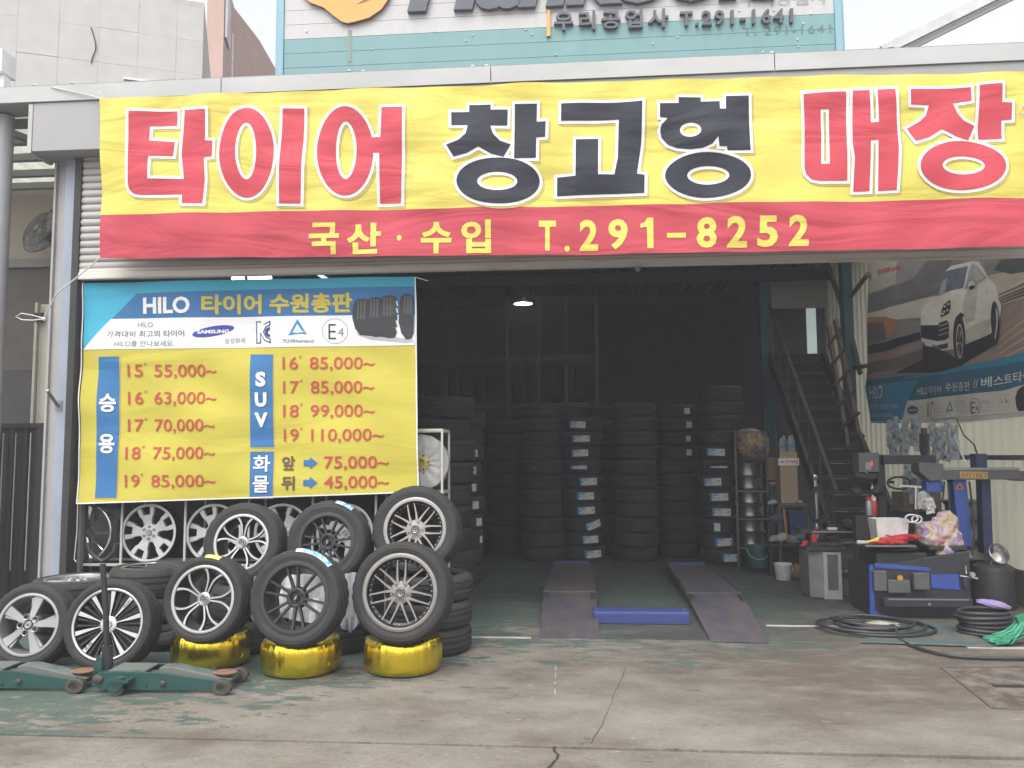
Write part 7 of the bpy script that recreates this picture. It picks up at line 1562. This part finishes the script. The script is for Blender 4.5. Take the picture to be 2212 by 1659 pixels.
mb = MB(); Q_ = [g(1858, 1391), g(1932, 1349), g(2066, 1352), g(2146, 1401)]; mb.prism([(p.x, p.y) for p in Q_], lambda a, b, k: Vector((a, b, .020 - .012 * k))); local(mb, o_).build('plate', mat('plate teal', (0.085, 0.125, 0.125), .6, .2, var=.2, vs=5, col2=(0.17, 0.14, 0.115), thr=(.48, .62)), pl2, bevel=.003)
hs_ = thing('hose_coil', 'black rubber hose coiled loosely on the floor with its end running off to the right', 'hose', g(1890, 1365) + Vector((0, 0, .02))); o_ = hs_.location.copy()
ca, cb_ = g(1782, 1366), g(1997, 1362); cm = (ca + cb_) / 2; ax = (cb_ - ca).length / 2; front, backp = g(1890, 1381), g(1890, 1345); ay = (backp - front).length / 2; cm.y = (front.y + backp.y) / 2
mb = MB(); pts = []
for q in range(0, 150):
    a = 2 * math.pi * q / 34 + 2.6; k = q / 150; e = 1 - .10 * (q // 34) + .05 * math.sin(k * 9)
    pts.append(Vector((cm.x + ax * e * math.cos(a) + .05 * math.sin(q * .13), cm.y + ay * e * math.sin(a), .036 + .014 * (q // 34) * .9 + .004 * math.sin(q * .5))))
last = pts[-1]
for px, py in ((1946, 1388), (1996, 1409), (2056, 1422), (2130, 1427), (2225, 1428), (2300, 1426)): pts.append(g(px, py) + Vector((0, 0, .018)))
# smooth the run-out
sm = []
for i in range(len(pts) - 1):
    for t_ in (0, .5):
        p0, p1, p2, p3 = pts[max(0, i - 1)], pts[i], pts[i + 1], pts[min(len(pts) - 1, i + 2)]; sm.append(.5 * ((2 * p1) + (p2 - p0) * t_ + (2 * p0 - 5 * p1 + 4 * p2 - p3) * t_ ** 2 + (3 * p1 - p0 - 3 * p2 + p3) * t_ ** 3))
mb.tube(sm, .0125, 10); mb.v = [(x, y, max(z, .0)) for x, y, z in mb.v]; local(mb, o_).build('hose', M_hose, hs_, smooth=60)
p = g(1908, 1366); blob('plastic_bag', 'grubby beige plastic bag lying inside the hose coil', 'plastic bag', p + Vector((0, 0, .055)), (.15, .08, .035), mat('beige bag', (0.36, 0.34, 0.29), .5, var=.2, bump=.5, bs=20), 13, .22, fold=12)

# ---- further clutter round the tyre machine
cb2 = thing('tool_cabinet', 'low black cabinet squeezed between the grey balancer and the blue tyre changer', 'cabinet', (at(1889, 1300, YT + .55).x, YT + .55, .004)); o_ = cb2.location.copy()
P1, P2 = at(1884, 1118, YT + .5), at(1916, 1300, YT + .5); mb = MB(); mb.bx(P1.x - .10, P2.x - .06, YT + .68, YT + .79, .01, P1.z); mb.bx(P1.x - .08, P2.x - .08, YT + .672, YT + .679, .25, P1.z - .05, 1); local(mb, o_).build('case', [M_cdk, M_black], cb2, bevel=.006)
for k, (px, py, c_, lb) in enumerate(((1889, 1116, (0.45, 0.03, 0.04), 'red topped spray can on the low black cabinet'), (1878, 1116, (0.30, 0.30, 0.31), 'grey spray can beside the red topped one'))):
    t = thing('spray_can', lb, 'can', Vector((at(px, py, YT + .72).x, YT + .72, P1.z + .005))); mb = MB(); mb.lathe([(0, 0), (.032, 0), (.033, .005), (.033, .13), (.022, .15)], 18); mb.build('body', mat('can %d' % k, c_, .35, .3), t, smooth=35); mb = MB(); mb.lathe([(.024, .148), (.024, .185), (0, .187)], 14); mb.build('cap', [M_white, mat('red rubber', (0.45, 0.03, 0.035), 0.5)][k], t, smooth=35)
for k, (pts, lb) in enumerate((([(2052, 905), (2060, 935), (2076, 975), (2090, 1012)], 'thin pale cable slanting down the ribbed wall to the changer arm'), ([(2066, 905), (2082, 940), (2104, 960), (2112, 985)], 'thin dark cable looping down the ribbed wall to the navy column'))):
    P_ = [onX(x, y, XW - .10) for x, y in pts[:2]] + [at(x, y, YT + .55) for x, y in pts[2:]]; t = thing('air_cable', lb, 'cable', P_[-1]); mb = MB(); mb.tube([p - t.location for p in P_], .008, 6); mb.build('cable', [M_white, M_black][k], t, smooth=60)
dr = thing('oil_drum', 'dark dented drum standing behind the tyre changer by the wall', 'drum', (3.72, 2.6, .004)); mb = MB(); mb.lathe([(0, 0), (.28, 0), (.285, .02), (.28, .04), (.28, .27), (.29, .29), (.28, .31), (.28, .55), (.29, .57), (.28, .59), (.28, .84), (.285, .86), (.27, .86), (.26, .84), (0, .84)], 40); mb.build('drum', mat('drum paint', (0.035, 0.045, 0.07), .5, .2, var=.3), dr, smooth=35)
mb = MB(); mb.lathe([(.03, .84), (.03, .87), (0, .87)], 14, 0, Matrix.Translation((.1, -.1, 0))); mb.build('bung', M_steel, dr)
bx2 = thing('parts_box', 'open dark carton of parts on top of the drum behind the tyre changer', 'box', (3.70, 2.58, .866)); mb = MB(); mb.bx(-.2, .2, -.17, .17, 0, .02); mb.bx(-.2, .2, -.17, -.155, .021, .2); mb.bx(-.2, .2, .155, .17, .021, .2); mb.bx(-.2, -.185, -.154, .154, .021, .2); mb.bx(.185, .2, -.154, .154, .021, .2); mb.build('box', mat('dark cardboard', (0.22, 0.16, 0.115), 0.8), bx2)

blob('tool_bag', 'slumped black tool bag on the balancer tray in front of the stairs', 'bag', Vector((at(1838, 1130, YB + .2).x, YB + .21, z_(1149) + .055)), (.10, .08, .06), mat('bag black', (0.022, 0.022, 0.025), .7, bump=.4, bs=30), 41, .2, fold=11)
t = thing('oil_can', 'small red oil can at the left end of the balancer lower tray', 'can', Vector((at(1757, 1168, YB + .1).x, YB + .08, z_(1172) + .002))); mb = MB(); mb.lathe([(0, 0), (.035, 0), (.036, .06), (.012, .085), (.008, .10)], 18); mb.tube([(0, 0, .095), (.03, 0, .14), (.06, 0, .155)], [.006, .004, .003], 6); mb.build('can', mat('red rubber', (0.45, 0.03, 0.035), 0.5), t, smooth=35)
t = thing('hung_hose', 'black air hose hung in loops over the chrome newel post', 'hose', at(1762, 1050, 3.05)); mb = MB()
for k in range(3): mb.tube([(.01 * k + (.10 + .015 * k) * math.sin(a), -.03 - .015 * k, -.20 - .19 * math.cos(a) * -1 - .02 * k) for a in [2 * math.pi * q / 20 for q in range(20)]], .011, 6, closed=True)
mb.build('loops', M_hose, t, smooth=60)
t = thing('blue_crate', 'scuffed blue plastic crate on the floor between the bench and the grey balancer', 'crate', Vector((at(1775, 1215, 3.0).x, 3.05, .004))); mb = MB()
for a_ in ((-.2, .2, -.15, .15, 0, .015), (-.2, .2, -.15, -.135, .016, .24), (-.2, .2, .135, .15, .016, .24), (-.2, -.185, -.134, .134, .016, .24), (.185, .2, -.134, .134, .016, .24)): mb.bx(*a_)
mb.build('crate', mat('crate blue', (0.03, 0.06, 0.17), .5, var=.3), t, bevel=.004)
mb = MB()
for k in range(4): mb.bx(-.21, .21, -.156, -.1505, .03 + .055 * k, .045 + .055 * k)
mb.build('slats', mat('crate blue light', (0.045, 0.085, 0.22), .5), t)
for k, (px, py, Y, s_, c_, lb) in enumerate(((1772, 1180, 3.02, .11, (0.20, 0.19, 0.18), 'grey rag heap filling the blue crate'), (1868, 1160, YB + .3, .055, (0.30, 0.29, 0.27), 'pale crumpled rag on the balancer side shelf'), (1893, 1060, YH - .05, .06, (0.03, 0.03, 0.033), 'black cable bundle hung on the helper arm post'), (1850, 1062, YH - .02, .055, (0.035, 0.035, 0.04), 'black motor lump hanging under the control box'))):
    p = at(px, py, Y); blob(['crumpled_rag', 'crumpled_rag', 'cable_bundle', 'hanging_motor'][k], lb, ['rag', 'rag', 'cable', 'motor'][k], p if k else Vector((t.location.x, t.location.y, .25)), (s_ * (1.5 if k == 0 else 1), s_, s_ * .8), mat('lump %d' % k, c_, .8), 60 + k, .28, sub=3)

# ================================================================== TUBE LAMPS AND LENS VEIL
for k, (px, py) in enumerate(((514, 603), (561, 602))):
    P = onY(px, py, 3.0); t = thing('tube_lamp', ['left', 'right'][k] + ' lit ceiling tube seen through the slit above the price banner', 'lamp', P, group='ceiling tubes')
    L_ = .16 if k == 0 else .30
    mb = MB(); mb.bx(-L_ / 2, L_ / 2, -.04, .04, .03, .07); mb.tube([(0, 0, .07), (0, 0, 4.6 - P.z)], .008, 6); mb.build('holder', M_panel, t)
    mb = MB(); mb.tube([(-L_ / 2, 0, .012), (L_ / 2, 0, .012)], .016, 10); mb.build('tube', mat('tube light', (1, .98, .95), .4, emit=14.0), t)
mb = MB(); mb.bx(-14, 9, -9.5, 13, -1.2, 8.0)
hz = struct(mb.build('veil_haze', mat('veil_haze', (1, 1, 1))), 'stuff')
hm = bpy.data.materials.new('thin haze'); hm.use_nodes = True; t = hm.node_tree; t.nodes.remove(t.nodes['Principled BSDF'])
pv = t.nodes.new('ShaderNodeVolumePrincipled'); pv.inputs['Color'].default_value = (0.92, 0.92, 1.0, 1); pv.inputs['Density'].default_value = 0.0078; pv.inputs['Anisotropy'].default_value = 0.3  # even scattering volume added in place of a lens veil
t.links.new(pv.outputs[0], t.nodes['Material Output'].inputs['Volume']); hz.data.materials.clear(); hz.data.materials.append(hm)
